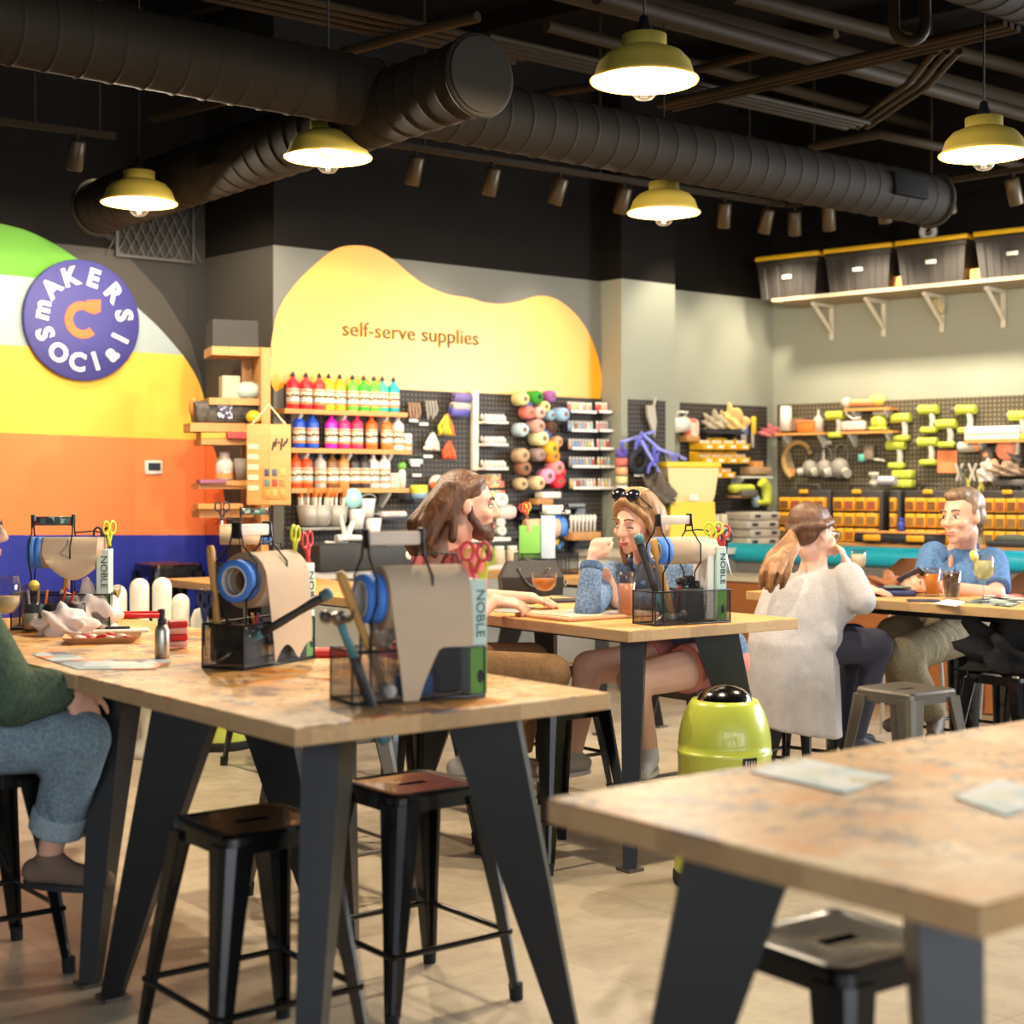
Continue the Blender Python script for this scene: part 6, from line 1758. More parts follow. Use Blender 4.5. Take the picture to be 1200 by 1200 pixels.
def make_chair():
    t = thing('plywood_chair', '', 'chair')
    m_ = mat_wood('walnut_ply', (124, 80, 50), (110, 70, 42), board=.5, blen=2)
    b = MB(); n = 12; vs = []
    for j in range(7):
        z = .62 + .30 * j / 6
        hw = .2 * (1 - (max(0, j - 3) / 3) ** 2.2 * .55)
        for i in range(n + 1):
            f = -1 + 2 * i / n; vs.append((hw * f, .19 - .05 * (1 - f * f) * -1 + .02 * j / 6, z))
    fs = [(j * (n + 1) + i, j * (n + 1) + i + 1, (j + 1) * (n + 1) + i + 1, (j + 1) * (n + 1) + i) for j in range(6) for i in range(n)]
    m0 = len(vs); b.add(vs + [(x, y + .012, z) for x, y, z in vs], fs + [tuple(m0 + k for k in f[::-1]) for f in fs], 0, True); b.build('backrest', m_, t)
    MB().rbox((0, 0, .55), (.4, .4, .02), .008).build('seat', m_, t)
    for sx in (-1, 1):
        for sy in (-1, 1): MB().cyl((sx * .17, sy * .16, .55), (sx * .2, sy * .19, 0), .012, n=8).build('leg', m_bucket, t)
        MB().cyl((sx * .15, .19, .54), (sx * .16, .235, .75), .01, n=8).build('back_post', m_bucket, t)
    return t


spawn('chair', make_chair, 'walnut plywood chair left of the man in the blue shirt', (*P(1053, 700, 8.75).xy, 0), R(-40), 'walnut plywood chairs by the bench', (1, 1, 1.12))
spawn('chair', make_chair, 'walnut plywood chair cut off by the right edge', (*P(1203, 700, 8.3).xy, 0), R(-40), 'walnut plywood chairs by the bench', (1, 1, 1.08))

# shelf of totes
DPT = .5
zs = WR.at(1050, 336, DPT).z
u0 = (WR.at(904, 348, DPT) - WR.o).dot(WR.ux); u1 = u0 + 3.4
t = thing('tote_shelf', 'long grey shelf on white brackets high on the right wall', 'shelf', WR.pt(u0, zs), WR.rz)
MB().box(((u1 - u0) / 2, -DPT / 2, -.015), (u1 - u0, DPT - .004, .03)).build('board', mat('shelf_grey_wood', (150, 136, 112), .6), t)
for x in (975, 1036, 1104, 1176):
    u = (WR.at(x, 350, .02) - WR.o).dot(WR.ux) - u0
    b = MB(); b.box((u, -.02, -.17), (.035, .025, .28)); b.box((u, -.17, -.045), (.035, .3, .025)); b.tube([(u, -.3, -.05), (u, -.02, -.25)], .018, 6); b.build('bracket', mat('bracket_white', (214, 206, 186), .5), t)


def make_tote():
    t = thing('storage_tote', '', 'tote')
    w, d, h = .5, .38, .30
    prof = []
    def ring(k, z):
        pts = []
        hw, hd = w / 2 * k, d / 2 * k
        n = 9
        for i in range(n):
            x0 = -hw + 2 * hw * i / n; x1 = -hw + 2 * hw * (i + 1) / n; g = .008 if i % 2 else 0
            pts += [(x0 + .004, -hd + g, z), (x1 - .004, -hd + g, z)]
        pts += [(hw, -hd, z), (hw, hd, z), (-hw, hd, z), (-hw, -hd, z)]
        return pts
    b = MB(); b.loft([ring(.86, 0), ring(.97, h - .02)]); b.build('body', mat('tote_black', (46, 42, 38), .5, var=.1), t)
    MB().rbox((0, 0, h - .03), (w * 1.0, d * 1.0, .04), .01).build('rim', MATS['tote_black'], t)
    MB().rbox((0, 0, h + .008), (w * 1.03, d * 1.04, .035), .012).build('lid', mat('tote_yellow', (240, 190, 30), .45), t)
    MB().rbox((.0, -d / 2 * .93 - .006, h * .52), (.075, .006, .026), .002, 0, (.09, 0, 0)).build('label', m_white, t)
    return t


for i, (x, lab) in enumerate(((936, 'leftmost black storage tote with yellow lid on the high shelf'), (1018, 'second black storage tote from the left on the high shelf'), (1104, 'third black tote, with the white ring on its lid'), (1198, 'black tote cut by the right edge on the high shelf'))):
    p = WR.at(x, 340, .27); p.z = zs + .001
    spawn('tote', make_tote, lab, p, WR.rz + .02 * (i % 2), 'black and yellow storage totes', (1.12, 1, 1.06))
for i, x in enumerate((1059, 1150)):
    p = WR.at(x, 325, .25); p.z = zs + .05; o = MB().rbox((0, 0, 0), (.09, .2, .1), .006).build('wood_block', m_shelfw, loc=p, rz=WR.rz); tag(o, ('wooden block between second and third totes', 'wooden block between third and fourth totes')[i], 'block')
p = WR.at(1088, 260, .27); p.z = zs + .35 + .07
t = thing('tape_ring', 'white ring of tape with loose loop on the third tote', 'tape', p, WR.rz); MB().lathe([(.03, -.02), (.065, -.02), (.065, .02), (.03, .02), (.03, -.02)], 24, axis=(.2, -1, 0)).build('tape', m_white, t); MB().ring((-.02, .03, .06), .05, .005, (0, 1, 0), 14, 5, 0, .7, 1.3).build('loop', m_tool, t)
crumple('cord_bundle', WR.at(1100, 368, .06), (.04, .04, .09), mat('cream_cord', (206, 186, 140), .9), 'cream cord bundle hanging from the third shelf bracket', 'cord', 9)
# ------------------------------------------------------------------ people
def blob(name, prims, m, parent, vox=.011, smooth=5, keep=.5):
    """one continuous skin over capsules 'c', frusta 'f', ellipsoids 'e' and lofts 'l' (world coordinates)"""
    o = V(parent.location); b = MB()
    for p in prims:
        k = p[0]
        if k in 'cf':
            p0, p1 = V(p[1]) - o, V(p[2]) - o; r0 = p[3]; r1 = p[4] if len(p) > 4 else r0
            if (p1 - p0).length > 1e-4: b.cyl(p0, p1, r0, r1, 14)
            if k == 'c': b.ell(p0, (r0,) * 3, 14, 9); b.ell(p1, (r1,) * 3, 14, 9)
        elif k == 'e': b.ell(V(p[1]) - o, p[2], 16, 11, 0, p[3] if len(p) > 3 else None)
        elif k == 'l': b.loft([[V(q) - o for q in ring] for ring in p[1]])
    ob = b.build(name, m, parent)
    md = ob.modifiers.new('r', 'REMESH'); md.mode = 'VOXEL'; md.voxel_size = vox; md.use_smooth_shade = True
    if smooth:
        s = ob.modifiers.new('s', 'SMOOTH'); s.factor = keep; s.iterations = smooth
    bpy.context.view_layer.update()
    me = bpy.data.meshes.new_from_object(ob.evaluated_get(bpy.context.evaluated_depsgraph_get()))
    ob.modifiers.clear(); old = ob.data; ob.data = me; bpy.data.meshes.remove(old)
    me.materials.clear(); me.materials.append(m)
    me.polygons.foreach_set('use_smooth', [True] * len(me.polygons))
    return ob


def hand_prims(w, d, n, side=1, s=1., curl=(.35, .4, .45, .5), thumb=.6, spread=.1):
    """w wrist, d pointing direction, n back-of-hand normal; side +1 puts the thumb along n x d"""
    d = V(d).normalized(); n = V(n); n = (n - d * n.dot(d)).normalized(); t = n.cross(d) * side
    w = V(w); out = [('c', w - d * .02, w + d * .03, .026 * s, .026 * s)]
    for i, (off, L, c) in enumerate(zip((.032, .011, -.011, -.031), (.074, .082, .076, .06), curl)):
        k = w + d * .088 * s * (1, 1.03, 1, .94)[i] + t * off * s
        out.append(('c', w + d * .02 + t * off * .7 * s, k, .0155 * s, .0115 * s))
        fd = (d + t * off * spread * 20).normalized(); p = k; a = 0
        for j, f in enumerate((.44, .31, .25)):
            a += c * (1, 1.15, .8)[j]
            dd = fd * math.cos(a) - n * math.sin(a)
            q = p + dd * L * f * s
            out.append(('c', p, q, (.0098, .009, .0082)[j] * s, (.009, .0082, .0072)[j] * s)); p = q
    b0 = w + d * .022 * s + t * .024 * s
    d1 = (d * .75 + t * .75 - n * .15).normalized(); p1 = b0 + d1 * .045 * s
    d2 = (d * .9 + t * (.6 - thumb) - n * thumb * .5).normalized(); p2 = p1 + d2 * .034 * s
    d3 = (d * .9 + t * (.3 - thumb) - n * thumb * .6).normalized()
    out += [('c', b0, p1, .0155 * s, .0115 * s), ('c', p1, p2, .0115 * s, .0102 * s), ('c', p2, p2 + d3 * .026 * s, .0102 * s, .0082 * s)]
    return out


class Head:
    def __init__(self, c, f, tilt=0., s=1.):
        self.c = V(c); self.s = s
        f = V(f).normalized(); r = f.cross(V((0, 0, 1))).normalized(); u = r.cross(f)
        if tilt:
            Q = Matrix.Rotation(tilt, 3, f); r = Q @ r; u = Q @ u
        self.M = Matrix((r, f, u)).transposed()

    def p(self, x, y, z): return self.c + self.M @ (V((x, y, z)) * self.s)

    def e(self, x, y, z, a, b, c): return ('e', self.p(x, y, z), (a * self.s, b * self.s, c * self.s), self.M)

    def cap(self, a, b, r0, r1=None): return ('c', self.p(*a), self.p(*b), r0 * self.s, (r0 if r1 is None else r1) * self.s)

    def prims(self, female=False):
        j = .9 if female else 1.
        o = [self.e(0, -.018, .035, .076, .098, .088), self.e(0, .024, -.02, .063 * j, .066, .085), self.e(0, .035, -.072, .05 * j, .05, .042), self.e(0, .072, -.1, .021 * j, .02, .018),
             self.cap((0, .088, .018), (0, .112, -.026), .009, .0125), self.cap((-.034, .076, .026), (.034, .076, .026), .0125 if not female else .009),
             self.e(0, .083, -.066, .026, .018, .02)]
        for q in (-1, 1):
            o += [self.e(q * .011, .1, -.031, .0095, .011, .009), self.e(q * .038, .062, -.024, .026, .026, .024), self.e(q * .077, -.008, -.004, .009, .02, .032)]
        return o

    def face(self, root, brow, lip, iris=(60, 44, 34), closed=False, glasses=None):
        L = V(root.location)
        for q in (-1, 1):
            if not closed:
                MB().ell(self.p(q * .033, .0795, .004) - L, [v * self.s for v in (.0135, .009, .008)], 12, 8, 0, self.M).build('eye', mat('eye_white', (226, 218, 210), .3), root)
                MB().ell(self.p(q * .033, .0865, .004) - L, [v * self.s for v in (.0062, .004, .0066)], 10, 7, 0, self.M).build('iris', mat('iris', iris, .2), root)
            MB().tube([self.p(q * (.02 + .026 * k / 4), .0885 - .0085 * (k / 4) ** 2, (.012 if not closed else -.001) - (.004 if k in (0, 4) else 0)) - L for k in range(5)], .0022 * self.s, 6).build('eyelid', mat('lash_line', (84, 56, 44), .6), root)
            MB().tube([self.p(q * (.014 + .04 * k / 4), .0915 - .0125 * (k / 4) ** 2, .03 + .006 * math.sin(PI * k / 4)) - L for k in range(5)], .0042 * self.s, 6, 0).build('eyebrow', brow, root)
        b = MB(); b.tube([self.p(-.024 + .048 * k / 6, .1005 - .010 * ((k - 3) / 3) ** 2, -.062 + .001 * math.cos(k)) - L for k in range(7)], .0046 * self.s, 7); b.build('upper_lip', lip, root)
        b = MB(); b.tube([self.p(-.02 + .04 * k / 6, .099 - .009 * ((k - 3) / 3) ** 2, -.0715) - L for k in range(7)], .0056 * self.s, 7); b.build('lower_lip', lip, root)
        if glasses:
            g = MB()
            for q in (-1, 1):
                g.ring(self.p(q * .034, .098, .002) - L, .021 * self.s, .0022 * self.s, self.M @ V((0, 1, 0)), 16, 5)
                g.tube([self.p(q * .056, .094, .006) - L, self.p(q * .072, .05, .008) - L, self.p(q * .08, -.02, .004) - L], .0018 * self.s, 5)
            g.tube([self.p(-.012, .106, .004) - L, self.p(.012, .106, .004) - L], .002 * self.s, 5)
            g.build('glasses', glasses, root)


def mat_hair(name, c1, c2):
    if name in MATS: return MATS[name]
    k = NT(name)
    nz = k.noise(k.coord((1, 1, .22)), 55, 4, .6); n2 = k.noise(k.coord((1, 1, .35)), 9, 2)
    c = k.mix(k.ramp(nz, [(.3, 0.), (.7, 1.)]), lin(c1), lin(c2)); c = k.mix(k.math('MULTIPLY', n2, .4), c, lin(c2))
    k.l(c, k.b.inputs['Base Color']); k.b.inputs['Roughness'].default_value = .45; k.bump(nz, .6, .01)
    MATS[name] = k.m; return k.m


def locks(starts, r0, r1):
    """list of polylines -> capsule chains"""
    o = []
    for pl in starts:
        n = len(pl) - 1
        for i in range(n): o.append(('c', pl[i], pl[i + 1], r0 + (r1 - r0) * i / n, r0 + (r1 - r0) * (i + 1) / n))
    return o


sk_m = mat('skin_light', (226, 172, 146), .5, var=.05, scale=25)
sk_w = mat('skin_fair', (232, 184, 160), .5, var=.04, scale=25)
m_lip = mat('lips', (196, 112, 102), .45); m_lipm = mat('lips_pale', (196, 128, 112), .5)
Zu = V((0, 0, 1))


def foot(name, ank, d, m, root, L=.25, sole=None, high=.05):
    d = V((d[0], d[1], 0)).normalized(); a = V(ank)
    pr = [('c', a + d * -.05 + Zu * -.055, a + d * .05 + Zu * -.05, .04, .042), ('c', a + d * .05 + Zu * -.055, a + d * (L - .08) + Zu * -.066, .04, .03), ('c', a + Zu * -.02, a + d * .04 + Zu * -.05, .045, .042)]
    o = blob(name, pr, m, root, .009, 4)
    if sole:
        t = V((-d.y, d.x, 0)); z = a.z - .1 - root.location.z; b = MB(); pts = []
        for i in range(16):
            g = 2 * PI * i / 16; pts.append(a - root.location.xyz + d * (L / 2 - .085 + math.cos(g) * L * .52) + t * math.sin(g) * .045); pts[-1].z = z
        b.prism(pts, (0, 0, .018)); b.build('sole', sole, o)
    return o


def torso(hL, hR, sL, sR, nk, w=1., belly=.12):
    h = (V(hL) + V(hR)) / 2; s = (V(sL) + V(sR)) / 2; c = h.lerp(s, .72)
    return [('c', hL, hR, .115 * w), ('c', h, c, belly * w, .125 * w), ('c', V(hL), V(sL).lerp(s, .3) - Zu * .05, .09 * w, .09 * w), ('c', V(hR), V(sR).lerp(s, .3) - Zu * .05, .09 * w, .09 * w),
            ('c', V(sL).lerp(s, .35) - Zu * .1, V(sR).lerp(s, .35) - Zu * .1, .105 * w), ('c', V(sL) - Zu * .01, V(sR) - Zu * .01, .06 * w), ('c', s, nk, .075 * w, .06)]


def tri(a, b, t): return V(a).lerp(V(b), t)


# --- bearded man in the pink shirt
r = thing('person', 'long haired bearded man in a pink t-shirt seated in profile at the middle table', 'person', (-.42, 6.27, 0))
hL, hR = V((-.47, 6.36, .70)), V((-.36, 6.16, .70)); sL, sR = V((-.35, 6.42, 1.15)), V((-.17, 6.12, 1.15)); nk = P(527, 645, 6.27)
eR, wR = V((-.16, 6.02, .93)), P(578, 704, 6.3); eL, wL = V((-.16, 6.72, .965)), V((.06, 6.74, .96))
kR, aR = P(645, 790, 5.95), P(548, 884, 6.0); kL, aL = V((.08, 6.5, .71)), V((.02, 6.52, .3))
H = Head(P(549, 593, 6.25), (.99, .05, -.05), 0, 1.1)
body = H.prims() + [H.cap((0, -.02, -.06), (0, -.035, -.1), .06), ('c', H.p(0, -.03, -.08), nk, .062, .068), ('c', sL, sR, .04), ('c', tri(hL, hR, .5), nk, .08),
                    ('c', sR, eR, .045, .042), ('c', eR, wR, .043, .028), ('c', sL, eL, .045, .042), ('c', eL, wL, .042, .028), ('c', hL, kL, .07, .055), ('c', kL, aL, .055, .04), ('c', hR, kR, .07, .055), ('c', kR, aR, .055, .04)]
body += hand_prims(wR, (.93, .15, -.12), (.1, -.25, .95), 1, 1.12, (.3, .45, .5, .55), .4) + hand_prims(wL, (.95, .1, -.1), (0, 0, 1), -1, 1.08)
blob('body', body, sk_m, r, .008, 4)
blob('t_shirt', torso(hL, hR, sL, sR, nk, 1.02) + [('f', sR, tri(sR, eR, .72), .075, .068), ('c', sR, sR, .075), ('f', sL, tri(sL, eL, .72), .075, .068), ('c', sL, sL, .075)], mat_fabric('pink_jersey', (206, 110, 112), (190, 96, 100), 160, bump=.6, wrinkle=.4), r, .011, 4)
blob('trousers', [('c', hL, hR, .112), ('c', hR, kR, .105, .082), ('f', kR, tri(kR, aR, .93), .08, .064), ('c', kR, kR, .082), ('c', hL, kL, .105, .082), ('f', kL, tri(kL, aL, .93), .08, .064), ('c', kL, kL, .082)], mat_fabric('khaki_twill', (160, 124, 86), (140, 106, 72), 140, bump=.6, wrinkle=.4), r, .012, 4)
foot('shoe', aR, (.9, -.3), mat('grey_sneaker', (188, 184, 180), .7), r, .28, mat('sole_white', (226, 224, 220), .6)); foot('shoe', aL, (.9, .2), MATS['grey_sneaker'], r, .28, MATS['sole_white'])
hb = mat_hair('brown_wavy_hair', (50, 30, 19), (108, 68, 38))
hp = [H.e(0, -.03, .052, .084, .102, .085)]
for i in range(15):
    a = -1.9 + 3.8 * i / 14; x = math.sin(a)
    st = (x * .072, -.02 - .075 * abs(math.cos(a * .8)), .07)
    back = -.06 - .085 * max(0, math.cos(a)); wv = .012 * math.sin(i * 2.1)
    hp += locks([[H.p(*st), H.p(x * .09 + wv, back * .8 - .035, .0), H.p(x * .1, back - .055 + wv, -.07), H.p(x * .098 + wv, back - .06 - .02 * math.cos(i), -.125 - .02 * (i % 3)), H.p(x * .085, back - .055, -.165 - .02 * (i % 2))]], .03, .014)
for q in (-1, 1): hp += locks([[H.p(q * .028, .045, .108), H.p(q * .066, .026, .085), H.p(q * .088, -.02, .05), H.p(q * .094, -.05, -.03), H.p(q * .092, -.055, -.12)]], .015, .02)
blob('hair', hp, hb, r, .009, 2)
blob('beard', [H.e(0, .048, -.088, .055, .05, .038), H.e(0, .07, -.108, .034, .032, .03), H.cap((-.058, .012, -.04), (-.045, .05, -.085), .017), H.cap((.058, .012, -.04), (.045, .05, -.085), .017), H.cap((-.07, .006, .0), (-.06, .012, -.045), .01, .014), H.cap((.07, .006, .0), (.06, .012, -.045), .01, .014), H.cap((-.028, .088, -.062), (0, .102, -.051), .008), H.cap((.028, .088, -.062), (0, .102, -.051), .008)], mat_hair('dark_beard', (58, 38, 28), (96, 64, 44)), r, .007, 2)
H.face(r, hb, m_lipm)

# --- woman in the denim jacket
r = thing('person', 'woman in denim jacket and pink shorts leaning on one hand, sunglasses on head', 'person', (.83, 6.6, 0))
hR, hL = V((.77, 6.68, .70)), V((.90, 6.55, .70)); sR, sL = P(718, 674, 6.64), P(808, 674, 6.58); nk = P(757, 657, 6.62)
eR, wR = P(688, 716, 6.27), P(694, 656, 6.36); eL, wL = P(812, 709, 6.55), P(720, 702, 6.45)
kR, aR = P(690, 782, 6.42), P(672, 880, 6.45); kL, aL = P(742, 797, 6.2), P(760, 876, 6.28)
H = Head(P(745, 612, 6.5), (-.66, -.72, -.22), -.06, 1.03)
body = H.prims(True) + [('c', H.p(0, -.03, -.07), nk, .048, .052), ('c', sL, sR, .04), ('c', tri(hL, hR, .5), nk, .08, .06),
                        ('c', sR, eR, .042, .036), ('c', eR, wR, .036, .024), ('c', sL, eL, .042, .036), ('c', eL, wL, .036, .024), ('c', hL, hR, .1), ('c', hL, kL, .1, .07), ('c', kL, aL, .066, .04), ('c', hR, kR, .1, .07), ('c', kR, aR, .066, .04), ('c', tri(kR, aR, .15), tri(kR, aR, .4), .06, .055), ('c', tri(kL, aL, .15), tri(kL, aL, .4), .06, .055)]
body += hand_prims(wR, (.36, .06, .93), (-.5, -.8, .1), -1, .9, (.5, .8, .95, 1.), .5) + hand_prims(wL, (-.42, -.05, .85), (-.2, -.95, .1), 1, .9, (.1, .12, .15, .2), .1)
blob('body', body, sk_w, r, .008, 4)
den = mat_fabric('denim', (66, 92, 128), (128, 152, 182), 90, bump=.6, wrinkle=.5)
blob('denim_jacket', torso(hL + Zu * .05, hR + Zu * .05, sL, sR, nk - Zu * .03, .95) + [('c', hL.lerp(hR, .3) + Zu * .04, hR + Zu * .04, .122), ('c', sR, eR, .064, .056), ('f', eR, tri(eR, wR, .86), .055, .046), ('c', eR, eR, .056), ('c', sL, eL, .066, .058), ('f', eL, tri(eL, wL, .9), .056, .046), ('c', eL, eL, .058)], den, r, .01, 3)
cuffs = tri(eR, wR, .8)
blob('cuff', [('f', tri(eR, wR, .76), tri(eR, wR, .93), .05, .049)], mat_fabric('denim_dark', (56, 78, 112), (96, 120, 152), 90), r, .007, 2)
blob('collar', [('c', nk + V((-.09, -.02, -.02)), nk + V((-.06, -.1, -.1)), .022, .016), ('c', nk + V((.05, -.06, .01)), nk + V((-.02, -.12, -.09)), .024, .016), ('c', nk + V((-.09, -.02, -.02)), nk + V((-.02, .06, .02)), .022), ('c', nk + V((.05, -.06, .01)), nk + V((.02, .05, .03)), .024)], MATS['denim_dark'], r, .007, 2)
blob('dark_top', [('e', tri(nk, (V(hL) + V(hR)) / 2, .24) + V((-.055, -.075, 0)), (.075, .06, .12))], mat('charcoal_top', (52, 58, 74), .8), r, .009, 2)
blob('shorts', [('c', hL, hR, .118), ('f', hL, tri(hL, kL, .45), .115, .107), ('f', hR, tri(hR, kR, .42), .115, .105)], mat_fabric('pink_shorts', (230, 150, 138), (216, 134, 124), 140), r, .01, 3)
foot('shoe', aR, (-.7, -.5), MATS['grey_sneaker'], r, .24, MATS['sole_white']); foot('shoe', aL, (-.2, -.9), mat('white_sneaker', (230, 230, 232), .6), r, .24, MATS['sole_white'])
hb = mat_hair('dark_blond_hair', (100, 68, 42), (178, 136, 90))
hp = [H.e(0, -.032, .048, .083, .1, .087)]
for i in range(13):
    a = -1.75 + 3.5 * i / 12; x = math.sin(a); y = -.03 - .08 * math.cos(a)
    hp += locks([[H.p(x * .05, y * .4, .115), H.p(x * .086, y - .005, .04), H.p(x * .094, y - .02, -.04), H.p(x * .095 + .02, y - .03, -.11), H.p(x * .09 + .04 + .01 * math.sin(i), y - .045, -.19 + .02 * (i % 3))]], .026, .016)
for q in (-1, 1): hp += locks([[H.p(q * .008, .066, .106), H.p(q * .05, .058, .075), H.p(q * .077, .025, .03), H.p(q * .082, .0, -.04), H.p(q * .078, .01, -.12), H.p(q * .07, .005, -.18)]], .017, .012)
blob('hair', hp, hb, r, .008, 1)
H.face(r, mat('brow_brown', (110, 76, 54), .7), m_lip, closed=True)
L = V(r.location); g = MB()
for q in (-1, 1):
    g.ell(H.p(q * .036, .05, .128) - L, [v * H.s for v in (.036, .014, .028)], 14, 9, 0, H.M @ Euler((.75, 0, 0)).to_matrix())
sg_ = g.build('sunglasses', mat('dark_lens', (22, 22, 26), .12), r)
MB().tube([H.p(q * .001, .06, .13) - L for q in (-14, 14)], .004, 6).build('bridge', m_ink, sg_)
for q in (-1, 1): MB().tube([H.p(q * .07, .045, .12) - L, H.p(q * .088, .0, .07) - L, H.p(q * .088, -.045, .03) - L], .004, 5).build('temple_arm', m_ink, sg_)
for k_, f_ in enumerate(((-.2, 0), (.05, 0))):
    pass

# --- woman in the long white cardigan
r = thing('person', 'woman with ponytail in long pale grey cardigan seen from behind, dark leggings', 'person', (1.34, 7.24, 0))
hL, hR = V((1.25, 7.32, .71)), V((1.42, 7.15, .71)); sL, sR = P(914, 688, 7.4), P(994, 678, 7.12); nk = P(955, 655, 7.26)
eR, wR = P(1010, 704, 7.05), P(993, 665, 7.2); eL, wL = V((1.5, 7.55, .955)), V((1.72, 7.5, .95))
kR, aR = P(1028, 756, 7.25), P(1003, 862, 7.3); kL, aL = V((1.70, 7.62, .70)), V((1.62, 7.5, .27))
H = Head(P(953, 625, 7.24), (.83, .55, -.12), 0, 1.12)
body = H.prims(True) + [('c', H.p(0, -.03, -.07), nk, .048, .055), ('c', sL, sR, .04), ('c', tri(hL, hR, .5), nk, .09, .06), ('c', sR, eR, .04), ('c', eR, wR, .035, .024), ('c', sL, eL, .04), ('c', eL, wL, .035, .024), ('c', hL, kL, .07, .055), ('c', kL, aL, .05, .035), ('c', hR, kR, .07, .055), ('c', kR, aR, .05, .035)]
body += hand_prims(wR, (-.2, .3, .9), (.9, -.2, .1), 1, .95, (.7, .8, .9, .95), .5) + hand_prims(wL, (.95, 0, -.1), (0, 0, 1), -1)
blob('body', body, sk_w, r, .008, 4)
card = mat_fabric('pale_grey_knit', (204, 201, 201), (186, 181, 181), 220, bump=.5, wrinkle=.6)
f2 = V((.72, .69, 0)); r2 = V((.69, -.72, 0)); hc = V((1.335, 7.235, 0))
rings = []
for z, ra, rb, sh in ((.30, .225, .19, .02), (.45, .225, .195, .01), (.60, .225, .195, 0), (.72, .222, .19, 0), (.85, .212, .17, .03), (.96, .195, .14, .06), (1.03, .16, .10, .08)):
    ring = []
    for i in range(36):
        a = 2 * PI * i / 36; fl = 1 + .05 * math.sin(9 * a + 1) * max(0, (.75 - z) / .45)
        ring.append(hc + r2 * (ra * fl * math.cos(a) + .0) + f2 * (rb * fl * math.sin(a) + sh - .02) + V((0, 0, z + (.03 * math.cos(a + 2.2) if z < .4 else 0))))
    rings.append(ring)
blob('cardigan', torso(hL + Zu * .04, hR + Zu * .04, sL, sR, nk - Zu * .02, 1.08, .14) + [('l', rings), ('c', sR, eR, .08, .068), ('f', eR, tri(eR, wR, .85), .066, .05), ('c', eR, eR, .068), ('c', sL, eL, .075, .06), ('c', eL, tri(eL, wL, .8), .058, .05)], card, r, .011, 3)
blob('leggings', [('c', hL, kL, .098, .072), ('c', kL, aL, .066, .045), ('c', hR, kR, .102, .08), ('c', kR, aR, .07, .046)], mat('navy_leggings', (44, 44, 60), .75), r, .011, 4)
foot('shoe', aR, (.8, .3), m_ink, r, .23); foot('shoe', aL, (.8, .3), m_ink, r, .23)
hb = mat_hair('brown_hair', (64, 40, 26), (112, 74, 46)); hb2 = mat_hair('light_brown_tail', (104, 68, 40), (170, 120, 72))
tie = H.p(0, -.125, -.005)
hp = [H.e(0, -.03, .045, .084, .102, .088), H.e(0, -.06, .0, .074, .06, .06)]
for i in range(11):
    a = -1.7 + 3.4 * i / 10; x = math.sin(a)
    hp += locks([[H.p(x * .07, .055 - .03 * abs(x), .10 - .05 * abs(x)), H.p(x * .086, -.03, .06 - .03 * abs(x)), H.p(x * .05, -.1, .02), tie]], .02, .02)
blob('hair', hp, hb, r, .008, 2)
tq = [(tie, .018), (P(927, 643, 7.1), .036), (P(914, 660, 7.03), .042), (P(906, 676, 7.0), .034), (P(903, 692, 7.0), .014)]
tp = [('c', tq[i][0], tq[i + 1][0], tq[i][1], tq[i + 1][1]) for i in range(4)]
for i in range(16):
    a = i * 2.4; k = .011 * math.sqrt(i); dx, dz = k * math.cos(a), k * math.sin(a)
    tp += locks([[tie, P(926, 640, 7.1) + V((dx, 0, dz)), P(912, 655, 7.03) + V((dx * 1.6, dz, dz * .6)), P(906, 672, 7.0) + V((dx * 1.8, dz * 1.5, 0)), P(903 + 5 * math.cos(a), 686 + 4 * math.sin(i), 7.0) + V((dx, dz, 0))]], .014, .008)
blob('ponytail', tp, hb2, r, .007, 1)
MB().ring(tie - V(r.location), .022, .009, H.M @ V((0, 1, 0)), 14, 6).build('hair_tie', m_ink, r)
H.face(r, mat('brow_brown', (110, 76, 54), .7), m_lip, glasses=m_chrome)

# --- man in the blue shirt
r = thing('person', 'smiling man in blue short sleeved shirt and khaki trousers holding a phone', 'person', (2.36, 8.08, 0))
KF = 1.055
P0_, V0_ = P, V


def P(x, y, d): return P0_(x, y, d * KF)


def Q(v): return V((v[0] * KF, v[1] * KF, HCAM + (v[2] - HCAM) * KF))


hR, hL = Q((2.17, 7.76, .75)), Q((2.33, 7.60, .75)); sR, sL = P(1094, 652, 7.66), P(1162, 660, 7.4); nk = P(1128, 645, 7.56)
eR, wR = P(1083, 690, 7.5), P(1068, 685, 7.22); eL, wL = P(1168, 698, 7.17), P(1094, 686, 7.1)
kL, aL = P(1056, 768, 6.95), P(1096, 840, 7.15); kR, aR = Q((1.86, 7.5, .73)), Q((1.93, 7.55, .36))
H = Head(P(1127, 606, 7.45), (-.80, -.60, -.04), .05, 1.14)
body = H.prims() + [('c', H.p(0, -.03, -.07), nk, .058, .064), ('c', sL, sR, .045), ('c', tri(hL, hR, .5), nk, .09, .08), ('c', sR, eR, .048, .042), ('c', eR, wR, .042, .03), ('c', sL, eL, .05, .044), ('c', eL, wL, .045, .03), ('c', hL, kL, .07, .055), ('c', kL, aL, .05, .04), ('c', hR, kR, .07, .055), ('c', kR, aR, .05, .04)]
body += hand_prims(wR, (-.35, -.75, .15), (-.75, .2, .5), 1, 1.1, (.5, .6, .7, .75), .5) + hand_prims(wL, (-.9, .05, .1), (-.1, -.8, .5), -1, 1.1, (.5, .6, .65, .7), .5)
blob('body', body, sk_m, r, .008, 4)
blu = mat_fabric('blue_chambray', (64, 102, 150), (96, 132, 176), 70, stretch=(1, 1, .4), bump=.6, wrinkle=.5)
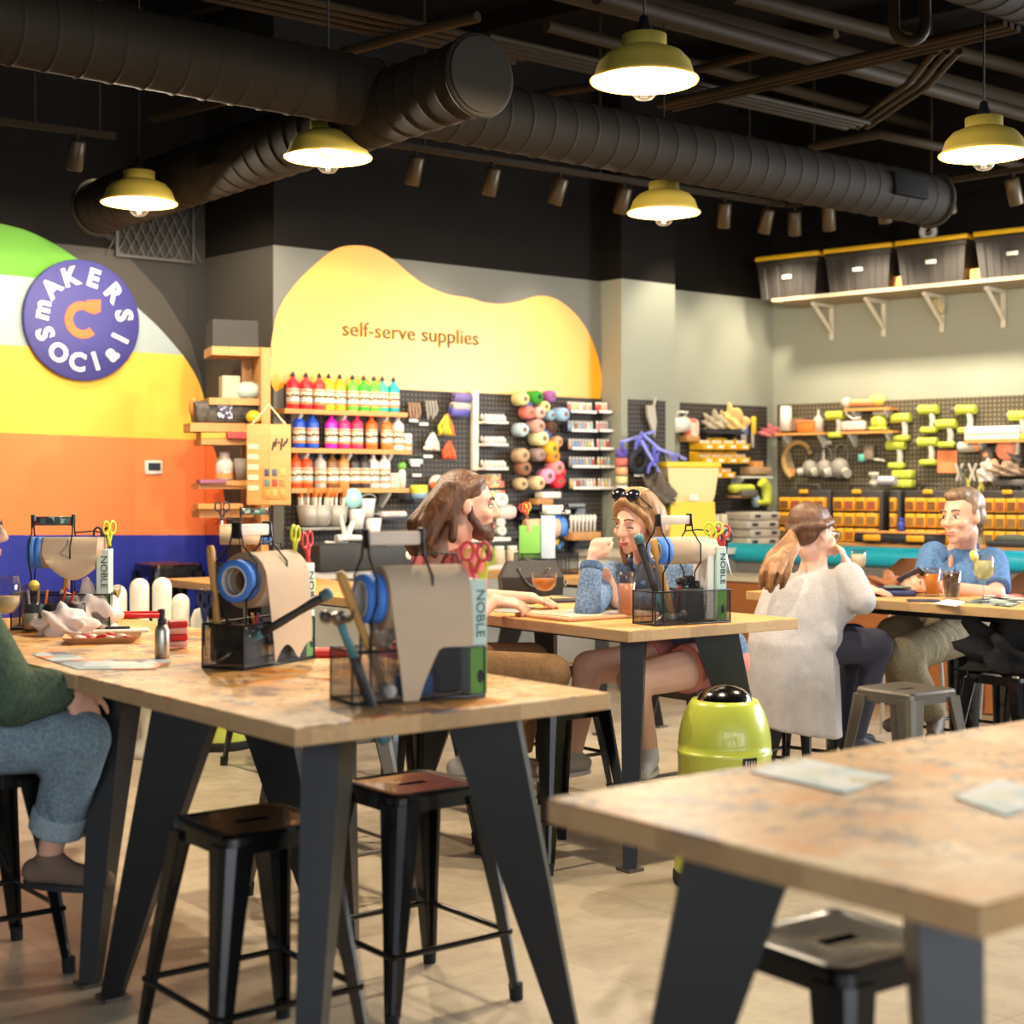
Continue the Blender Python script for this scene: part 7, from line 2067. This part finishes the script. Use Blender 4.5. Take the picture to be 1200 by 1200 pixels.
blob('shirt', torso(hL, hR, sL, sR, nk - Zu * .02, 1.08) + [('f', sR, tri(sR, eR, .75), .082, .072), ('c', sR, sR, .082), ('f', sL, tri(sL, eL, .82), .085, .076), ('c', sL, sL, .085)], blu, r, .01, 4)
fw = V((-.72, -.69, 0)); rt = V((-.69, .72, 0))
blob('collar', [('c', nk + rt * q * .06 - fw * .03 + Zu * .02, nk + rt * q * .045 + fw * .085 - Zu * .035, .02, .017) for q in (-1, 1)] + [('c', nk + rt * q * .045 + fw * .085 - Zu * .035, nk + rt * q * .075 + fw * .1 - Zu * .09, .018, .008) for q in (-1, 1)] + [('c', nk + rt * -.06 - fw * .03 + Zu * .02, nk + rt * .06 - fw * .03 + Zu * .02, .02)], mat_fabric('blue_collar', (56, 92, 138), (84, 120, 164), 70), r, .007, 2)
blob('neck_opening', [('e', nk + fw * .112 - Zu * .06, (.016, .012, .045))], sk_m, r, .006, 2)
blob('trousers', [('c', hL, hR, .118), ('c', hL, kL, .112, .09), ('f', kL, tri(kL, aL, .95), .085, .066), ('c', kL, kL, .09), ('c', hR, kR, .112, .09), ('f', kR, tri(kR, aR, .95), .085, .066), ('c', kR, kR, .09)], mat_fabric('olive_khaki', (146, 134, 106), (122, 112, 88), 120, bump=.7, wrinkle=.6), r, .012, 4)
foot('shoe', aL, (-.3, -.9), mat('brown_shoe', (84, 66, 52), .6), r, .27, m_ink); foot('shoe', aR, (-.6, -.7), MATS['brown_shoe'], r, .27, m_ink)
hb = mat_hair('short_brown_grey_hair', (84, 62, 44), (146, 122, 96))
hp = [H.e(0, -.035, .055, .082, .098, .083), H.e(0, .02, .098, .06, .06, .035), H.e(.0, .045, .1, .05, .035, .026)]
for q in (-1, 1): hp += [H.cap((q * .074, -.01, .05), (q * .078, .015, .015), .014, .008), H.e(q * .06, -.055, .0, .018, .04, .042)]
blob('hair', hp, hb, r, .008, 2)
H.face(r, hb, m_lipm, (70, 80, 90))
P = P0_
t = thing('phone', 'dark phone held in the hands of the man in blue', 'phone', P(1068, 675, 7.12 * KF)); MB().rbox((0, 0, 0), (.068, .011, .135), .005, 0, (1.0, .5, .6)).build('body', mat('phone_dark', (52, 56, 70), .25), t)
crumple('jacket', V((2.27, 7.0, .615)), (.2, .17, .17), mat('black_cloth', (20, 20, 22), .9), 'black jacket heaped on the stool at the right edge', 'jacket', 21)

# --- person at the left edge
r = thing('person', 'person in green knit sweater and cuffed jeans cut off by the left edge', 'person', (-1.66, 4.6, 0))
hL, hR = V((-1.72, 4.72, .71)), V((-1.63, 4.5, .71)); sL, sR = V((-1.72, 4.78, 1.14)), V((-1.60, 4.42, 1.13)); nk = V((-1.66, 4.6, 1.2))
eR, wR = P(14, 818, 4.38), P(84, 806, 4.48); eL, wL = V((-1.82, 4.98, .93)), V((-1.86, 5.22, .95))
kR, aR = P(94, 866, 4.5), P(58, 1000, 4.58); kL, aL = P(112, 852, 4.8), P(104, 908, 4.88)
H = Head(P(-42, 618, 4.6), (.97, .22, -.05), 0, 1.05)
body = H.prims() + [('c', H.p(0, -.03, -.07), nk, .055, .06), ('c', sL, sR, .045), ('c', tri(hL, hR, .5), nk, .09, .07), ('c', sR, eR, .045), ('c', eR, wR, .04, .027), ('c', sL, eL, .045), ('c', eL, wL, .04, .027), ('c', hL, kL, .07, .055), ('c', kL, aL, .05, .038), ('c', hR, kR, .07, .055), ('c', kR, aR, .05, .038), ('c', aR, aR - Zu * .05, .038)]
body += hand_prims(wR, (.45, .1, -.9), (.6, -.7, .3), 1, 1.08, (.2, .25, .3, .35), .3) + hand_prims(wL, (-.4, .9, 0), (0, 0, 1), -1)
blob('body', body, sk_m, r, .008, 4)
grn = mat_fabric('green_knit', (92, 108, 88), (66, 84, 68), 150, stretch=(1, 1, .3), bump=.9, wrinkle=.5)
blob('sweater', torso(hL + Zu * .05, hR + Zu * .05, sL, sR, nk, 1.08, .15) + [('c', sR, eR, .085, .085), ('c', eR, tri(eR, wR, .6), .085, .07), ('f', tri(eR, wR, .55), tri(eR, wR, .97), .07, .05), ('c', sL, eL, .08, .08), ('c', eL, tri(eL, wL, .8), .075, .055)], grn, r, .012, 4)
jn = mat_fabric('faded_jeans', (96, 118, 134), (140, 158, 168), 110, bump=.7, wrinkle=.6)
blob('jeans', [('c', hL, hR, .12), ('c', hR, kR, .115, .092), ('c', kR, kR, .092), ('f', kR, tri(kR, aR, .74), .09, .076), ('c', hL, kL, .11, .085), ('f', kL, tri(kL, aL, .55), .082, .075), ('c', kL, kL, .085)], jn, r, .012, 4)
blob('trouser_cuff', [('f', tri(kR, aR, .62), tri(kR, aR, .80), .084, .084)], mat_fabric('jeans_cuff', (132, 150, 162), (160, 174, 182), 110), r, .009, 2)
foot('clog', aR, (.85, -.25), mat('taupe_suede', (122, 100, 84), .9), r, .27, m_ink)
foot('clog', aL, (.6, -.6), mat('brown_strap', (96, 74, 60), .8), r, .25, m_ink)
H.face(r, mat('grey_brow', (130, 124, 120), .7), m_lipm, glasses=m_ink)
blob('hair', [H.e(0, -.04, .045, .081, .094, .083), H.e(0, -.06, .0, .078, .06, .06)], mat_hair('grey_hair', (120, 116, 112), (176, 172, 168)), r, .009, 3)
# ------------------------------------------------------------------ light and camera
def area(name, loc, target, sx, sy, e, col):
    li = bpy.data.lights.new(name, 'AREA'); li.shape = 'RECTANGLE'; li.size = sx; li.size_y = sy; li.energy = e; li.color = col
    o = bpy.data.objects.new(name, li); COL.objects.link(o); o.location = loc
    o.rotation_euler = (V(target) - V(loc)).to_track_quat('-Z', 'Y').to_euler()


def spot(name, loc, target, e, ang, col=(1, .86, .66), blend=.7, size=.06):
    li = bpy.data.lights.new(name, 'SPOT'); li.energy = e; li.spot_size = R(ang); li.spot_blend = blend; li.color = col; li.shadow_soft_size = size
    o = bpy.data.objects.new(name, li); COL.objects.link(o); o.location = loc
    o.rotation_euler = (V(target) - V(loc)).to_track_quat('-Z', 'Y').to_euler()


for x, e in ((-3.9, 40), (.7, 130), (5.3, 190), (9.8, 180)):
    area('window_daylight', (x, -5.85, 2.2), (x, 3, 1.6), 3.8, 3.4, e, (.86, .93, 1))
for u in (5.3, 7.7):
    p = WR.pt(u, 2.45, .06); area('window_daylight', p, p + WR.n, 2.3, 1.8, 210, (.88, .94, 1))
for (x, y, e) in ((401, 500, 26), (500, 500, 42), (620, 500, 42)):
    p = WB.at(x, y); spot('track_beam', p + WB.n * .75 + V((0, 0, 3.38 - p.z)), p, e, 66)
for (x, y, e) in ((760, 470, 35), (850, 470, 40)):
    p = WB.at(x, y); spot('track_beam', p + WB.n * .75 + V((0, 0, 3.38 - p.z)), p, e, 75)
for (x, y, e) in ((960, 520, 70), (1060, 520, 100), (1160, 500, 100), (1260, 500, 90)):
    p = WR.at(x, y); spot('track_beam', p + WR.n * .95 + V((0, 0, 3.38 - p.z)), p, e, 80)
for (x, y, e) in ((-120, 470, 36), (60, 470, 36), (190, 500, 26)):
    p = WM.at(x, y); spot('track_beam', p + WM.n * 1.1 + V((0, 0, 3.4 - p.z)), p, e, 95)

w = bpy.data.worlds.new('World'); SC.world = w; w.use_nodes = True
w.node_tree.nodes['Background'].inputs[0].default_value = (.75, .85, 1, 1)
w.node_tree.nodes['Background'].inputs[1].default_value = .15

cam = bpy.data.cameras.new('Camera'); co = bpy.data.objects.new('Camera', cam); COL.objects.link(co)
co.location = (0, 0, HCAM); co.rotation_euler = (PI / 2, 0, 0)
cam.sensor_width = 36; cam.lens = 54; cam.shift_y = -30 / 1200
cam.clip_start = .05
cam.dof.use_dof = True; cam.dof.focus_distance = 6.2; cam.dof.aperture_fstop = 2.4
SC.camera = co
SC.view_settings.view_transform = 'Standard'; SC.view_settings.look = 'None'; SC.view_settings.gamma = 1; SC.view_settings.use_curve_mapping = False
SC.view_settings.exposure = 0.65
SC.cycles.max_bounces = 6; SC.cycles.diffuse_bounces = 4; SC.cycles.transparent_max_bounces = 16
SC.cycles.caustics_reflective = False; SC.cycles.caustics_refractive = False
SC.cycles.sample_clamp_indirect = 6
